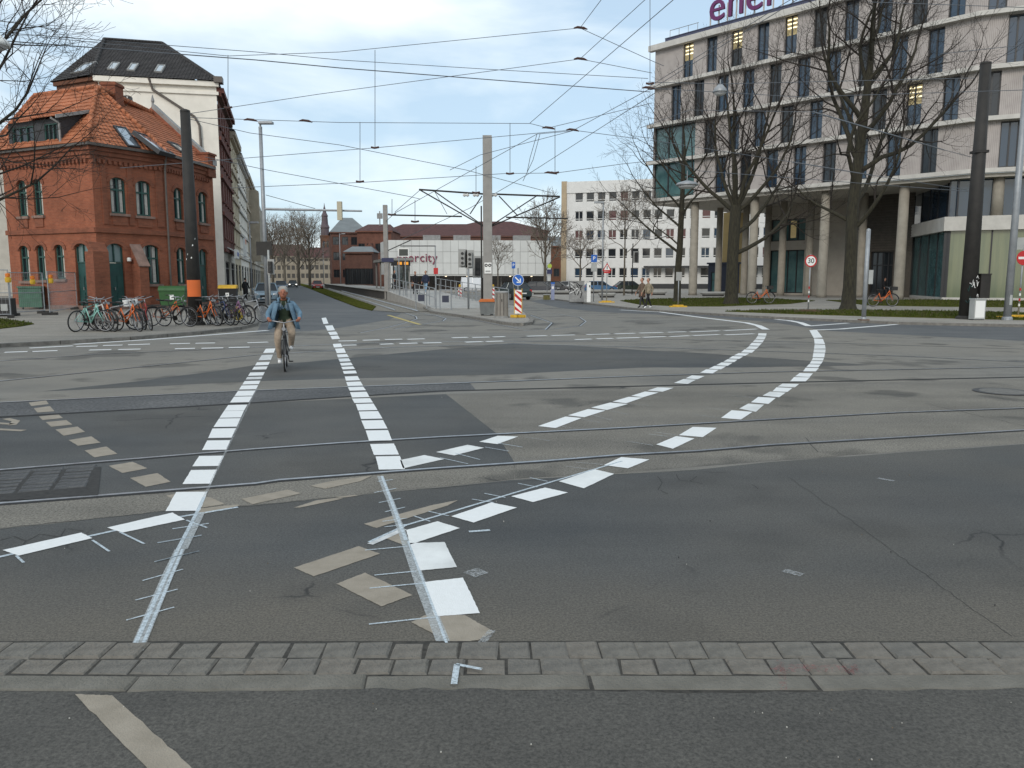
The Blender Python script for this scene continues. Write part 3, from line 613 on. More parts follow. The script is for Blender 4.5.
lawn('lawn', [(725, 311), (760, 309.8), (850, 309.8), (960, 311), (1024, 312.2), (1500, 319), (1500, 326), (1024, 319.5), (960, 318), (870, 315.8), (800, 313.8)], PZ + 0.03, 'long grass verge along the kerb under the largest bare tree', 9000)
lawn('lawn', [(826, 300), (868, 299.6), (1024, 299.2), (1500, 299), (1500, 310), (1024, 307), (940, 306.3), (868, 305)], PZ + 0.03, 'grass strip in front of the green glazed ground floor', 6000)
lawn('lawn', [(-160, 317), (0, 318.3), (18, 320.8), (34, 323.4), (20, 325.8), (0, 328), (-160, 336)], PZ + 0.03, 'small grass patch on the pavement at the left edge', 4000, 0.06)
lawn('lawn', [(310, 288.6), (334, 298), (358, 306.8), (372, 309.8), (376, 306.2), (350, 297.3), (322, 287.6), (296, 282.5), (293, 282.6)], 0.06, 'long grass strip between the road and the tram track', 5000, 0.05)
lawn('lawn', [(455, 301.5), (476, 302), (478, 305.5), (462, 304.5)], PZ + 0.02, 'scrap of grass behind the railings of the traffic island', 800, 0.06)

# ================================================================== BUILDINGS
M_glass = mat('window_glass', (0.018, 0.022, 0.026), 0.06, spec=0.6)
M_glassb = mat('window_glass_blue', (0.020, 0.043, 0.075), 0.05, spec=0.8)
M_glassg = mat('glass_teal', (0.090, 0.180, 0.180), 0.06, spec=0.8, col2=(0.036, 0.081, 0.090), scale=0.7)
M_frame_w = mat('frame_white', (0.62, 0.62, 0.60), 0.6, 0.1, 5)
M_frame_g = mat('frame_green', (0.020, 0.065, 0.055), 0.55, 0.2, 5)
M_frame_d = mat('frame_dark', (0.02, 0.021, 0.024), 0.5)
M_curt = mat('curtain_pale', (0.42, 0.40, 0.36), 0.9, 0.2, 4)
M_brick = brick_mat('brick_red', (0.303, 0.103, 0.055), (0.244, 0.080, 0.044), (0.226, 0.143, 0.108))
M_brickt = brick_mat('brick_red_trim', (0.257, 0.091, 0.053), (0.188, 0.069, 0.041), (0.160, 0.103, 0.075))
M_brickd = brick_mat('brick_dark_red', (0.150, 0.055, 0.042), (0.114, 0.044, 0.036), (0.132, 0.091, 0.077))
M_brickb = brick_mat('brick_brown', (0.17, 0.075, 0.045), (0.135, 0.060, 0.038), (0.14, 0.095, 0.07))
M_gutter = mat('zinc_gutter', (0.10, 0.085, 0.075), 0.5, 0.2, 4, metal=0.3)
M_doorg = mat('door_green', (0.008, 0.052, 0.046), 0.5, 0.2, 4)
M_plinth = mat('plinth_stone', (0.20, 0.13, 0.105), 0.9, 0.35, 2.5, 0.3, 30)
M_leadgrey = mat('coping_grey', (0.24, 0.24, 0.235), 0.7, 0.25, 3)

def tile_mat(name, c1, c2, sx, sy):
    m = bpy.data.materials.new(name); m.use_nodes = True; t = m.node_tree; n = t.nodes; l = t.links
    b = n['Principled BSDF']; b.inputs['Roughness'].default_value = 0.8; b.inputs['Specular IOR Level'].default_value = 0.3
    tcn = n.new('ShaderNodeTexCoord')
    wv = n.new('ShaderNodeTexWave'); wv.bands_direction = 'X'; wv.inputs['Scale'].default_value = sx; l.new(tcn.outputs['Object'], wv.inputs['Vector'])
    vr = n.new('ShaderNodeTexVoronoi'); vr.inputs['Scale'].default_value = 4.0; l.new(tcn.outputs['Object'], vr.inputs['Vector'])
    nn = n.new('ShaderNodeTexNoise'); nn.inputs['Scale'].default_value = 1.1; nn.inputs['Detail'].default_value = 8; l.new(tcn.outputs['Object'], nn.inputs['Vector'])
    ma = n.new('ShaderNodeMath'); ma.operation = 'MULTIPLY_ADD'; ma.inputs[1].default_value = 0.35; l.new(vr.outputs['Color'], ma.inputs[0]); l.new(nn.outputs['Fac'], ma.inputs[2])
    r = n.new('ShaderNodeValToRGB'); r.color_ramp.elements[0].position = 0.4; r.color_ramp.elements[1].position = 0.95
    r.color_ramp.elements[0].color = (*c1, 1); r.color_ramp.elements[1].color = (*c2, 1); l.new(ma.outputs[0], r.inputs['Fac'])
    l.new(r.outputs['Color'], b.inputs['Base Color'])
    bu = n.new('ShaderNodeBump'); bu.inputs['Strength'].default_value = 0.9; bu.inputs['Distance'].default_value = 0.05
    l.new(wv.outputs['Fac'], bu.inputs['Height']); l.new(bu.outputs['Normal'], b.inputs['Normal'])
    MATS[name] = m; return m
M_tile = tile_mat('roof_tile_orange', (0.251, 0.091, 0.043), (0.471, 0.172, 0.086), 1.3, 1)
M_tiled = tile_mat('roof_tile_dark', (0.022, 0.020, 0.020), (0.045, 0.041, 0.041), 1.3, 1)
M_tiler = tile_mat('roof_tile_maroon', (0.066, 0.030, 0.028), (0.105, 0.046, 0.042), 1.3, 1)

def tiled(poly, course=0.34, lift=0.035):
    """a roof plane laid in overlapping courses: poly = 3d points, first edge is the eave. returns (MB in local frame, M)"""
    a, b = Vector(poly[0]), Vector(poly[1])
    x = (b - a).normalized(); n = None
    for c in poly[2:]:
        n = x.cross(Vector(c) - a)
        if n.length > 1e-4: break
    n.normalize()
    if n.z < 0: n = -n
    y = n.cross(x)
    if y.z < 0: y = -y
    M = Matrix(((x.x, y.x, n.x, a.x), (x.y, y.y, n.y, a.y), (x.z, y.z, n.z, a.z), (0, 0, 0, 1)))
    Mi = M.inverted(); loc = [Mi @ Vector(p) for p in poly]
    ymax = max(p.y for p in loc); mb = MB(); k = 0
    def span(yy):
        xs = []
        for i in range(len(loc)):
            p, q = loc[i], loc[(i + 1) % len(loc)]
            if abs(p.y - q.y) < 1e-6: 
                if abs(p.y - yy) < 1e-4: xs += [p.x, q.x]
                continue
            t = (yy - p.y) / (q.y - p.y)
            if -1e-4 <= t <= 1.0001: xs.append(p.x + t * (q.x - p.x))
        return (min(xs), max(xs)) if xs else None
    yy = 0.0
    while yy < ymax - 0.01:
        y2 = min(yy + course, ymax); s0, s1 = span(yy + 1e-5), span(y2 - 1e-5)
        if s0 and s1:
            mb.poly([(s0[0], yy, lift), (s0[1], yy, lift), (s1[1], y2, 0.0), (s1[0], y2, 0.0)])
            mb.poly([(s0[0], yy, 0), (s0[1], yy, 0), (s0[1], yy, lift), (s0[0], yy, lift)])
        yy = y2
    return mb, M

def wall_grid(s0, s1, z0, z1, ops, depth=0.18, mb=None):
    """wall face y=0 with real openings (s0,s1,z0,z1[,arch rise]) and their reveals"""
    mb = mb or MB()
    ops = [o if len(o) > 4 else (*o, 0) for o in ops]
    S = sorted({s0, s1, *[o[0] for o in ops], *[o[1] for o in ops]}); Z = sorted({z0, z1, *[o[2] for o in ops], *[o[3] for o in ops]})
    S = [s for s in S if s0 <= s <= s1]; Z = [z for z in Z if z0 <= z <= z1]
    for za, zb in zip(Z, Z[1:]):
        run = None
        for sa, sb in zip(S, S[1:]):
            ms, mz = (sa + sb) / 2, (za + zb) / 2
            hole = any(o[0] < ms < o[1] and o[2] < mz < o[3] for o in ops)
            if hole:
                if run: mb.poly([(run[0], 0, za), (run[1], 0, za), (run[1], 0, zb), (run[0], 0, zb)]); run = None
            else: run = (run[0], sb) if run else (sa, sb)
        if run: mb.poly([(run[0], 0, za), (run[1], 0, za), (run[1], 0, zb), (run[0], 0, zb)])
    for a, b, c, d, r in ops:
        mb.poly([(a, 0, c), (a, depth, c), (a, depth, d), (a, 0, d)]); mb.poly([(b, depth, c), (b, 0, c), (b, 0, d), (b, depth, d)])
        mb.poly([(a, 0, c), (b, 0, c), (b, depth, c), (a, depth, c)]); mb.poly([(a, depth, d), (b, depth, d), (b, 0, d), (a, 0, d)])
        if r:
            n = 8; m_ = (a + b) / 2; hw = (b - a) / 2
            arc = [(m_ - hw * math.cos(math.pi * k / n), d - r + r * math.sin(math.pi * k / n)) for k in range(n + 1)]
            h = n // 2
            for part, cor in ((arc[:h + 1], (a, d)), (arc[h:], (b, d))):
                mb.poly([(p[0], 0.0, p[1]) for p in part] + [(cor[0], 0.0, cor[1])])
            for p, q in zip(arc, arc[1:]): mb.poly([(p[0], 0, p[1]), (p[0], depth, p[1]), (q[0], depth, q[1]), (q[0], 0, q[1])])
    return mb

_WIN = {}
def window(parent, F, s0, s1, z0, z1, depth, fm, gm, nx=2, nz=(0.62,), t=0.06, curtain=None, name='window'):
    """a framed window with its pane (and a curtain behind it), placed in a facade opening"""
    w_, h_ = round(s1 - s0, 2), round(z1 - z0, 2)
    key = (w_, h_, fm.name, gm.name, nx, nz, t)
    if key not in _WIN:
        mb = MB(); y0, y1 = -0.05, 0.03
        mb.box((0, y0, 0), (t, y1, h_)); mb.box((w_ - t, y0, 0), (w_, y1, h_)); mb.box((t, y0, 0), (w_ - t, y1, t)); mb.box((t, y0, h_ - t), (w_ - t, y1, h_))
        for i in range(1, nx): x = w_ * i / nx; mb.box((x - t / 2, y0 + 0.004, t), (x + t / 2, y1, h_ - t))
        for f in nz: mb.box((t, y0 - 0.004, h_ * f - t / 2), (w_ - t, y1, h_ * f + t / 2))
        pane = MB().poly([(0.01, 0.034, 0.01), (w_ - 0.01, 0.034, 0.01), (w_ - 0.01, 0.034, h_ - 0.01), (0.01, 0.034, h_ - 0.01)])
        _WIN[key] = (mb.mesh(name, fm), pane.mesh('pane', gm))
    M = F @ T(s0, depth - 0.05, z0)
    o = put(name, _WIN[key][0], parent, M); put('pane', _WIN[key][1], o, M)
    if curtain:
        for a, b in curtain:
            build('curtain', MB().box((w_ * a, 0.012, t), (w_ * b, 0.030, h_ - t)), M_curt, o, M)
    return o

# ------------------------------------------------------------------ red brick corner house
C0 = G(101, 310, PZ); EAVE = 8.7
hs = root('brick_house', (C0.x, C0.y, PZ), 0, 'two storey red brick corner house with orange tiled roof and green doors', 'house')
d1 = Vector((math.sin(R(31.2)), math.cos(R(31.2)))); d2 = Vector((math.sin(R(5.8)), math.cos(R(5.8)))); dl = Vector((-math.sin(R(64.6)), math.cos(R(64.6))))
F1 = frame(C0, d1)
L1 = fhit(F1, 168.5, 250)[0]
C1 = C0.to_2d() + d1 * L1; F2 = frame(C1, d2); L2 = fhit(F2, 213, 250)[0]
C2 = C1 + d2 * L2
# left wall: from its far left end to the corner
def on_line(p, d, px, py):
    n = Vector((d.y, -d.x)); r_ = ray(px, py); t = Vector(p[:2]).dot(n) / Vector((r_.x, r_.y)).dot(n)
    return Vector((r_.x * t, r_.y * t))
CL = on_line(C0, dl, 9, 250); FL = frame(CL, -dl); LL = (C0.to_2d() - CL).length
def ops_px(F, boxes):
    o = []
    for x0, x1, y0, y1, r in boxes:
        mx_ = (x0 + x1) / 2; my = (y0 + y1) / 2
        o.append((fhit(F, x0, my)[0], fhit(F, x1, my)[0], fhit(F, mx_, y1)[1], fhit(F, mx_, y0)[1], r))
    return o
up1 = ops_px(F1, [(110.5, 126, 177.5, 213.5, 0.28), (136, 151, 181, 216, 0.28)]); lo1 = ops_px(F1, [(108, 125, 243.5, 309, 0.32), (143, 159.5, 245, 284, 0.28)])
up2 = ops_px(F2, [(174, 182.5, 188, 219.5, 0.28), (198.5, 207, 192, 223, 0.28)]); lo2 = ops_px(F2, [(177, 185.5, 247.5, 284, 0.28), (199.5, 208, 249, 303.5, 0.3)])
upl = ops_px(FL, [(18, 27, 180, 216.5, 0.28), (33.5, 42.5, 179, 215.5, 0.28)]); lol = ops_px(FL, [(20.5, 29.5, 245.5, 281, 0.28), (37, 45.5, 245, 280, 0.28), (55.5, 64.5, 244.5, 279, 0.28), (76.5, 89.5, 243.3, 308.5, 0.3)])
def fixdoor(ops):   # doors reach the pavement
    return [(a, b, PZ + 0.05 if c < 0.7 else c, d, r) for a, b, c, d, r in ops]
lo1, lo2, lol = fixdoor(lo1), fixdoor(lo2), fixdoor(lol)
for F_, Ln, ups, los in ((F1, L1, up1, lo1), (F2, L2, up2, lo2), (FL, LL, upl, lol)):
    build('wall', wall_grid(0, Ln, 0, EAVE, ups + los, 0.22), M_brick, hs, F_)
    t = MB()
    zs = fhit(F1, 94, 229)[1]
    t.box((-0.05, -0.10, zs - 0.16), (Ln + 0.04, -0.003, zs + 0.10)); build('string_course', t, M_brickt, hs, F_)
    t = MB()
    for k, (y_, za, zb) in enumerate(((0.07, EAVE - 0.72, EAVE - 0.52), (0.15, EAVE - 0.517, EAVE - 0.30), (0.24, EAVE - 0.297, EAVE - 0.1))): t.box((-y_, -y_, za), (Ln + y_ * 0.3, -0.002, zb))
    n_ = int(Ln / 0.3)
    for i in range(n_): t.box((i * 0.3, -0.135, EAVE - 0.92), (i * 0.3 + 0.15, -0.004, EAVE - 0.722))
    build('cornice', t, M_brickt, hs, F_)
    build('gutter', MB().box((-0.4, -0.42, EAVE - 0.09), (Ln + 0.1, -0.2, EAVE + 0.05)), M_gutter, hs, F_)
    build('plinth', MB().box((-0.06, -0.09, 0), (Ln, -0.003, 0.95 if not any(c < 0.7 for a, b, c, d, r in los) else 0.0001 + 0.3)), M_plinth, hs, F_)
    for (a, b, c, d, r) in ups + los:
        # arched hood of brick and sill
        n = 10; m_ = (a + b) / 2; hw = (b - a) / 2 + 0.02
        arc = lambda e: [(m_ - (hw + e) * math.cos(math.pi * k / n), d - r + (r + e) * math.sin(math.pi * k / n)) for k in range(n + 1)]
        hood = MB()
        for i in range(n):
            p, q, u, v = arc(0.0)[i], arc(0.0)[i + 1], arc(0.2)[i + 1], arc(0.2)[i]
            hood.extrude([(p[0], -0.055, p[1]), (q[0], -0.055, q[1]), (u[0], -0.055, u[1]), (v[0], -0.055, v[1])], (0, 0.052, 0))
        build('window_arch', hood, M_brickt, hs, F_)
        if c < 0.7:
            dz = d - 1.05
            dmb = MB().box((a + 0.02, 0.12, c), (b - 0.02, 0.17, dz)); 
            w_ = (b - a) / 2
            for k in (0, 1):
                for zz in (0.12, 1.0): dmb.box((a + 0.08 + k * w_, 0.095, c + zz + 0.1), (a + w_ - 0.05 + k * w_, 0.119, c + zz + 0.75))
            do = build('door', dmb, M_doorg, hs, F_)
            build('handle', MB().box(((a + b) / 2 - 0.09, 0.05, c + 1.0), ((a + b) / 2 - 0.05, 0.094, c + 1.16)), M_leadgrey, do, F_)
            window(hs, F_, a, b, dz + 0.02, d, 0.2, M_frame_g, mat('door_light', (0.14, 0.20, 0.20), 0.2, spec=0.6), 2, (), name='fanlight')
        else:
            window(hs, F_, a, b, c, d, 0.2, M_frame_g, M_glass, 2, (0.66,), 0.09, curtain=((0.12, 0.3), (0.68, 0.86)) if F_ is not FL else ((0.55, 0.85),))
            build('window_sill', MB().box((a - 0.12, -0.13, c - 0.14), (b + 0.12, 0.03, c - 0.006)), M_plinth, hs, F_)
            if d > 5: build('panel_below_sill', MB().box((a + 0.02, -0.06, c - 0.62), (b - 0.02, -0.003, c - 0.16)), M_brickt, hs, F_)
# corner pier, buttress and downpipe
pz = fhit(F1, 97, 242)[1]
build('corner_pier', MB().box((-0.45, -0.35, 0), (0.42, 0.4, pz - 0.5)).poly([(-0.45, -0.35, pz - 0.5), (0.42, -0.35, pz - 0.5), (0.42, 0.0, pz), (-0.45, 0.0, pz)]).poly([(-0.45, -0.35, pz - 0.5), (-0.45, 0, pz), (-0.45, 0, pz - 0.5)]).poly([(0.42, -0.35, pz - 0.5), (0.42, 0, pz - 0.5), (0.42, 0, pz)]), M_brickt, hs, F1)
sb = (fhit(F1, 132, 270)[0], fhit(F1, 141, 270)[0]); bz = fhit(F1, 137, 246)[1]
b_ = MB().box((sb[0], -0.7, 0), (sb[1], -0.002, bz - 1.1))
b_.extrude([(sb[0], -0.7, bz - 1.098), (sb[0], -0.002, bz - 1.098), (sb[0], -0.002, bz)], (sb[1] - sb[0], 0, 0))
build('buttress', b_, M_brickt, hs, F1)
build('buttress_cap', MB().extrude([(sb[0] - 0.06, -0.78, bz - 1.10), (sb[0] - 0.06, -0.74, bz - 1.16), (sb[0] - 0.06, -0.004, bz + 0.02), (sb[0] - 0.06, -0.004, bz + 0.1)], (sb[1] - sb[0] + 0.12, 0, 0)), M_plinth, hs, F1)
build('downpipe', MB().tube([(L1 - 0.05, -0.3, EAVE - 0.05), (L1 - 0.05, -0.14, EAVE - 0.9), (L1 - 0.05, -0.12, 0.2)], 0.055, 8), M_gutter, hs, F1)
for F_, boxes in ((F1, [(102, 107, 186, 214), (128, 133, 188, 217), (156, 163, 190, 220)]), (F2, [(186, 195, 196, 222)])):   # recessed-look lesenes between the windows
    for a, b, y0, y1 in boxes:
        s_0, s_1 = fhit(F_, a, 200)[0], fhit(F_, b, 200)[0]
        build('pilaster', MB().box((s_0, -0.06, zs + 0.3), (s_1, -0.002, EAVE - 0.95)), M_brickt, hs, F_)
# roof
def lift2(p, z): return Vector((p[0], p[1], z))
ez = EAVE + 0.05
nL = (F1.to_3x3() @ Vector((-1, 0, 0))) * 0.0
def offs(F_, s, o, z): return F_ @ Vector((s, -o, z))
EC = (offs(F1, 0, 0.42, ez) + offs(FL, LL, 0.42, ez)) / 2 + Vector((0, -0.2, 0)); E1 = offs(F1, L1, 0.42, ez); E2 = offs(F2, L2, 0.42, ez); ELf = offs(FL, 0, 0.42, ez) - Vector((0.3, 0, 0))
A1_ = P(97, 87, C0.y + 4.3); RZ_ = A1_.z
A0_ = Wz(35, 96, RZ_); AR = Wz(152, 113, RZ_)
for pl, nm in (([EC, E1, A1_], 'roof'), ([E1, E2, AR, A1_], 'roof'), ([ELf, EC, A1_, A0_], 'roof')):
    mb, M = tiled(pl); r_o = build(nm, mb, M_tile, hs, M)
build('roof', MB().poly([ELf, A0_, A0_ + Vector((-1, 7, -5)), ELf + Vector((1, 7, 0))]).poly([A0_, A1_, AR, AR + Vector((-6, 3, -5)), A0_ + Vector((-1, 7, -5))]), M_tile, hs)
for a, b in ((EC, A1_), (E1, A1_), (A0_, A1_), (A1_, AR), (ELf, A0_)):
    n_ = int((b - a).length / 0.4); mb = MB()
    for i in range(n_): mb.tube([a.lerp(b, i / n_) + Vector((0, 0, 0.03)), a.lerp(b, (i + 1.1) / n_) + Vector((0, 0, 0.03))], [0.15, 0.12], 8)
    build('ridge_tiles', mb, M_tile, hs, smooth=True)
build('wall', MB().poly([lift2(CL, 0), lift2(CL, EAVE), lift2(CL + Vector((1, 7)), EAVE), lift2(CL + Vector((1, 7)), 0)]), M_brick, hs)
# parapet gable at the far right end with grey coping
gp = [lift2(C2, 0), lift2(C2, EAVE + 0.5), AR + Vector((0, 0.1, 0.45)), AR + Vector((-3, 0, -2)), lift2(AR + Vector((-3, 0, 0)), 0)]
build('gable_wall', MB().extrude(gp, (0.05, 0.4, 0)), M_brick, hs)
cp = [E2 + Vector((-0.1, -0.1, 0.1)), E2 + Vector((-0.1, -0.1, 0.42)), AR + Vector((0, 0.0, 0.62)), AR + Vector((0, 0.0, 0.3))]
build('gable_coping', MB().extrude(cp, (0.06, 0.5, 0)), M_leadgrey, hs)
build('finial', MB().lathe([(0.12, 0), (0.06, 0.25), (0.12, 0.4), (0.02, 0.8)], 8, tuple(AR + Vector((0, 0.2, 0.4)))), M_leadgrey, hs)
build('kneeler', MB().box((L2 - 0.7, -0.3, EAVE - 0.6), (L2 + 0.3, 0.5, EAVE + 0.75)).box((L2 - 0.75, -0.38, EAVE + 0.752), (L2 + 0.35, 0.55, EAVE + 0.87)), M_brickt, hs, F2)
# chimney
chp = P(112, 100, A1_.y + 2.2); hz = P(112, 83, A1_.y + 2.2).z
build('chimney', MB().box((chp.x - 0.42, chp.y - 0.4, RZ_ - 2), (chp.x + 0.42, chp.y + 0.6, hz)).box((chp.x - 0.48, chp.y - 0.46, hz - 0.2), (chp.x + 0.48, chp.y + 0.66, hz - 0.05)), M_brickt, hs)
# skylights on the two street slopes
def skylight(a, b, c, x0, x1, y0, y1):
    n = (Vector(b) - Vector(a)).cross(Vector(c) - Vector(a)).normalized()
    if n.z < 0: n = -n
    mxp, my = (x0 + x1) / 2, (y0 + y1) / 2
    ctr = phit(mxp, my, a, n); x = (Vector(b) - Vector(a)).normalized(); y = n.cross(x); y = y if y.z > 0 else -y
    hw = abs((phit(x1, my, a, n) - phit(x0, my, a, n)).dot(x)) / 2; hh = abs((phit(mxp, y0, a, n) - phit(mxp, y1, a, n)).dot(y)) / 2
    M = Matrix(((x.x, y.x, n.x, ctr.x), (x.y, y.y, n.y, ctr.y), (x.z, y.z, n.z, ctr.z), (0, 0, 0, 1)))
    o = MB(); o.box((-hw, -hh, -0.1), (-hw + 0.1, hh, 0.13)); o.box((hw - 0.1, -hh, -0.1), (hw, hh, 0.13)); o.box((-hw + 0.1, -hh, -0.1), (hw - 0.1, -hh + 0.1, 0.13)); o.box((-hw + 0.1, hh - 0.1, -0.1), (hw - 0.1, hh, 0.13))
    return o, MB().poly([(-hw + 0.09, -hh + 0.09, 0.10), (hw - 0.09, -hh + 0.09, 0.10), (hw - 0.09, hh - 0.09, 0.10), (-hw + 0.09, hh - 0.09, 0.10)]), M
M_skyl = mat('skylight_glass', (0.30, 0.36, 0.42), 0.05, spec=1.0, metal=0.75)
for a, b, c, bx in ((EC, E1, A1_, (120.5, 132, 129, 147)), (E1, E2, AR, (149, 159, 139, 151)), (E1, E2, AR, (175, 181, 146, 152))):
    o, g, M = skylight(a, b, c, *bx); so_ = build('skylight', o, M_frame_d, hs, M); build('pane', g, M_skyl, so_, M)
# shed dormer on the left slope
FD = FL @ T(0, -0.22, 0)
sa, sbb = fhit(FD, 9, 140)[0], fhit(FD, 60, 140)[0]; za, zb = fhit(FD, 55, 150)[1], fhit(FD, 55, 118)[1]
s_m0, s_m1 = fhit(FD, 34, 140)[0], fhit(FD, 45, 140)[0]
dm = wall_grid(sa, sbb, za, zb, [(fhit(FD, 13, 140)[0], s_m0, za + 0.3, zb - 0.25), (s_m1, fhit(FD, 58, 140)[0], za + 0.3, zb - 0.25)], 0.12)
M_slate = mat('dormer_slate', (0.035, 0.036, 0.04), 0.7, 0.3, 6)
dr_o = build('dormer', dm, M_slate, hs, FD)
slope = (A1_.z - ez) / 4.2
for a, b in ((fhit(FD, 13, 140)[0], s_m0), (s_m1, fhit(FD, 58, 140)[0])): window(dr_o, FD, a, b, za + 0.3, zb - 0.25, 0.12, M_frame_g, M_glass, 3, ())
back = max(1.2, (zb - ez - 0.2) / 0.8 + 0.15)
for s_ in (sa, sbb): build('dormer_cheek', MB().extrude([(s_, 0.002, za - 0.1), (s_, 0.002, zb), (s_, back, zb + 0.3 * back)], (0.06 if s_ == sa else -0.06, 0, 0)), M_slate, dr_o, FD)
mbt, Mt = tiled([FD @ Vector((sa - 0.25, -0.35, zb + 0.02)), FD @ Vector((sbb + 0.25, -0.35, zb + 0.02)), FD @ Vector((sbb + 0.25, back + 0.1, zb + 0.04 + 0.3 * (back + 0.4))), FD @ Vector((sa - 0.25, back + 0.1, zb + 0.04 + 0.3 * (back + 0.4)))])
build('dormer_roof', mbt, M_tile, dr_o, Mt)
build('dormer_verge', MB().extrude([(sbb + 0.251, -0.36, zb - 0.1), (sbb + 0.251, -0.36, zb + 0.08), (sbb + 0.251, back + 0.1, zb + 0.1 + 0.3 * (back + 0.4)), (sbb + 0.251, back + 0.1, zb - 0.08 + 0.3 * (back + 0.4))], (0.07, 0, 0)), M_leadgrey, dr_o, FD)
build('dormer_downpipe', MB().tube([(sbb - 0.1, -0.4, zb - 0.05), (sbb + 0.1, -0.06, zb - 0.3), (sbb + 0.1, -0.06, za + 0.1)], 0.06, 6), M_leadgrey, dr_o, FD)
wl = F1 @ Vector((0.5 * (sb[0] + lo1[0][1]), -0.01, 2.9))
build('wall_lamp', MB().lathe([(0.11, 0), (0.11, 0.16), (0.05, 0.2)], 10, (0.5 * (sb[0] + lo1[0][1]), -0.13, 2.7)), M_frame_w, hs, F1)

# ------------------------------------------------------------------ tall white-gabled building behind it
YB = 62.0
WB = P(216, 82, YB); EZ2 = WB.z
WA = Wz(97.5, 76, EZ2); WL_ = on_line(WA, dl, 56, 80); WL3 = lift2(WL_, EZ2)
SD = Vector((-0.267, 0.964)).normalized()          # direction of the street
wb = root('white_gable_house', (WA.x, WA.y, PZ), 0, 'tall apartment house with windowless white side wall and dark hipped roof', 'house')
M_render = mat('render_white', (0.720, 0.684, 0.612), 0.9, 0.08, 1.2, 0.1, 30)
M_cream = mat('render_cream', (0.46, 0.40, 0.29), 0.9, 0.15, 1.2)
M_pale = mat('render_pale', (0.468, 0.442, 0.391), 0.9, 0.12, 1.2)
M_lgrey = mat('render_grey', (0.40, 0.39, 0.37), 0.9, 0.12, 1.2)
M_sand = mat('stone_sand', (0.36, 0.31, 0.24), 0.9, 0.15, 1.2)
FW = frame(WA, (WB - WA).to_2d().normalized()); LW = (WB - WA).to_2d().length
wx0, wx1 = fhit(FW, 121, 105)[0], fhit(FW, 133.5, 105)[0]; wz0, wz1 = fhit(FW, 127, 107)[1], fhit(FW, 127, 95)[1]
build('side_wall', wall_grid(0, LW, 0, EZ2, [(wx0, wx1, wz0 - 0.6, wz1, 0.3)], 0.25), M_render, wb, FW)
window(wb, FW, wx0, wx1, wz0 - 0.6, wz1, 0.2, M_frame_w, M_glass, 2, (0.6,))
build('cornice', MB().box((-0.2, -0.14, EZ2 - 0.95), (LW + 0.15, -0.003, EZ2 - 0.72)).box((-0.25, -0.3, EZ2 - 0.38), (LW + 0.2, -0.003, EZ2 - 0.02)), M_render, wb, FW)
build('downpipe', MB().tube([(LW - 4.6, -0.34, EZ2), (LW - 4.4, -0.2, EZ2 - 0.8), (LW - 1.6, -0.16, EZ2 - 2.6), (LW - 1.3, -0.14, EZ2 - 3.2), (LW - 1.0, -0.14, 1)], 0.09, 6), M_gutter, wb, FW)
FWL = frame(WL_, -dl); LWL = (WA.to_2d() - WL_).length
build('side_wall', wall_grid(0, LWL, 0, EZ2 - 0.002, []), M_brickb, wb, FWL)
build('cornice', MB().box((-0.1, -0.2, EZ2 - 0.3), (LWL, -0.002, EZ2 - 0.03)), M_brickb, wb, FWL)
R1 = P(104, 39, YB + 6.0); R2 = Wz(162, 43, R1.z)
ea, eb, el = WA + Vector((-0.2, -0.4, 0.02)), WB + Vector((0.3, -0.4, 0.02)), WL3 + Vector((-0.4, -0.1, 0.02))
sbk = lift2(WB.to_2d() + SD * 14, EZ2 + 0.02)
for pl in ([ea, eb, R2, R1], [el, ea, R1], [eb, sbk + Vector((0.3, 0, 0)), R2]):
    mb, M = tiled(pl, 0.36, 0.03); build('roof', mb, M_tiled, wb, M)
for a, b in ((ea, R1), (R1, R2), (eb, R2)):
    build('ridge_tiles', MB().tube([a, b], 0.14, 6), M_tiled, wb)
build('roof', MB().poly([R1, R2, sbk, el + Vector((2, 12, 0))]).poly([el, R1, el + Vector((2, 12, 0))]), M_tiled, wb)
for bx, tri in (((109.5, 118, 63.5, 70.5), 0), ((129, 137, 64.5, 71.5), 0), ((156, 164, 66, 73), 0), ((80, 89, 65, 72), 1)):
    o, g, M = skylight(*((ea, eb, R1) if tri == 0 else (el, ea, R1)), *bx); so_ = build('skylight', o, M_leadgrey, wb, M); build('pane', g, M_skyl, so_, M)
build('gutter', MB().box((LW - 0.1, -0.55, EZ2 - 0.12), (LW + 0.5, 0.3, EZ2 + 0.3)), M_gutter, wb, FW)

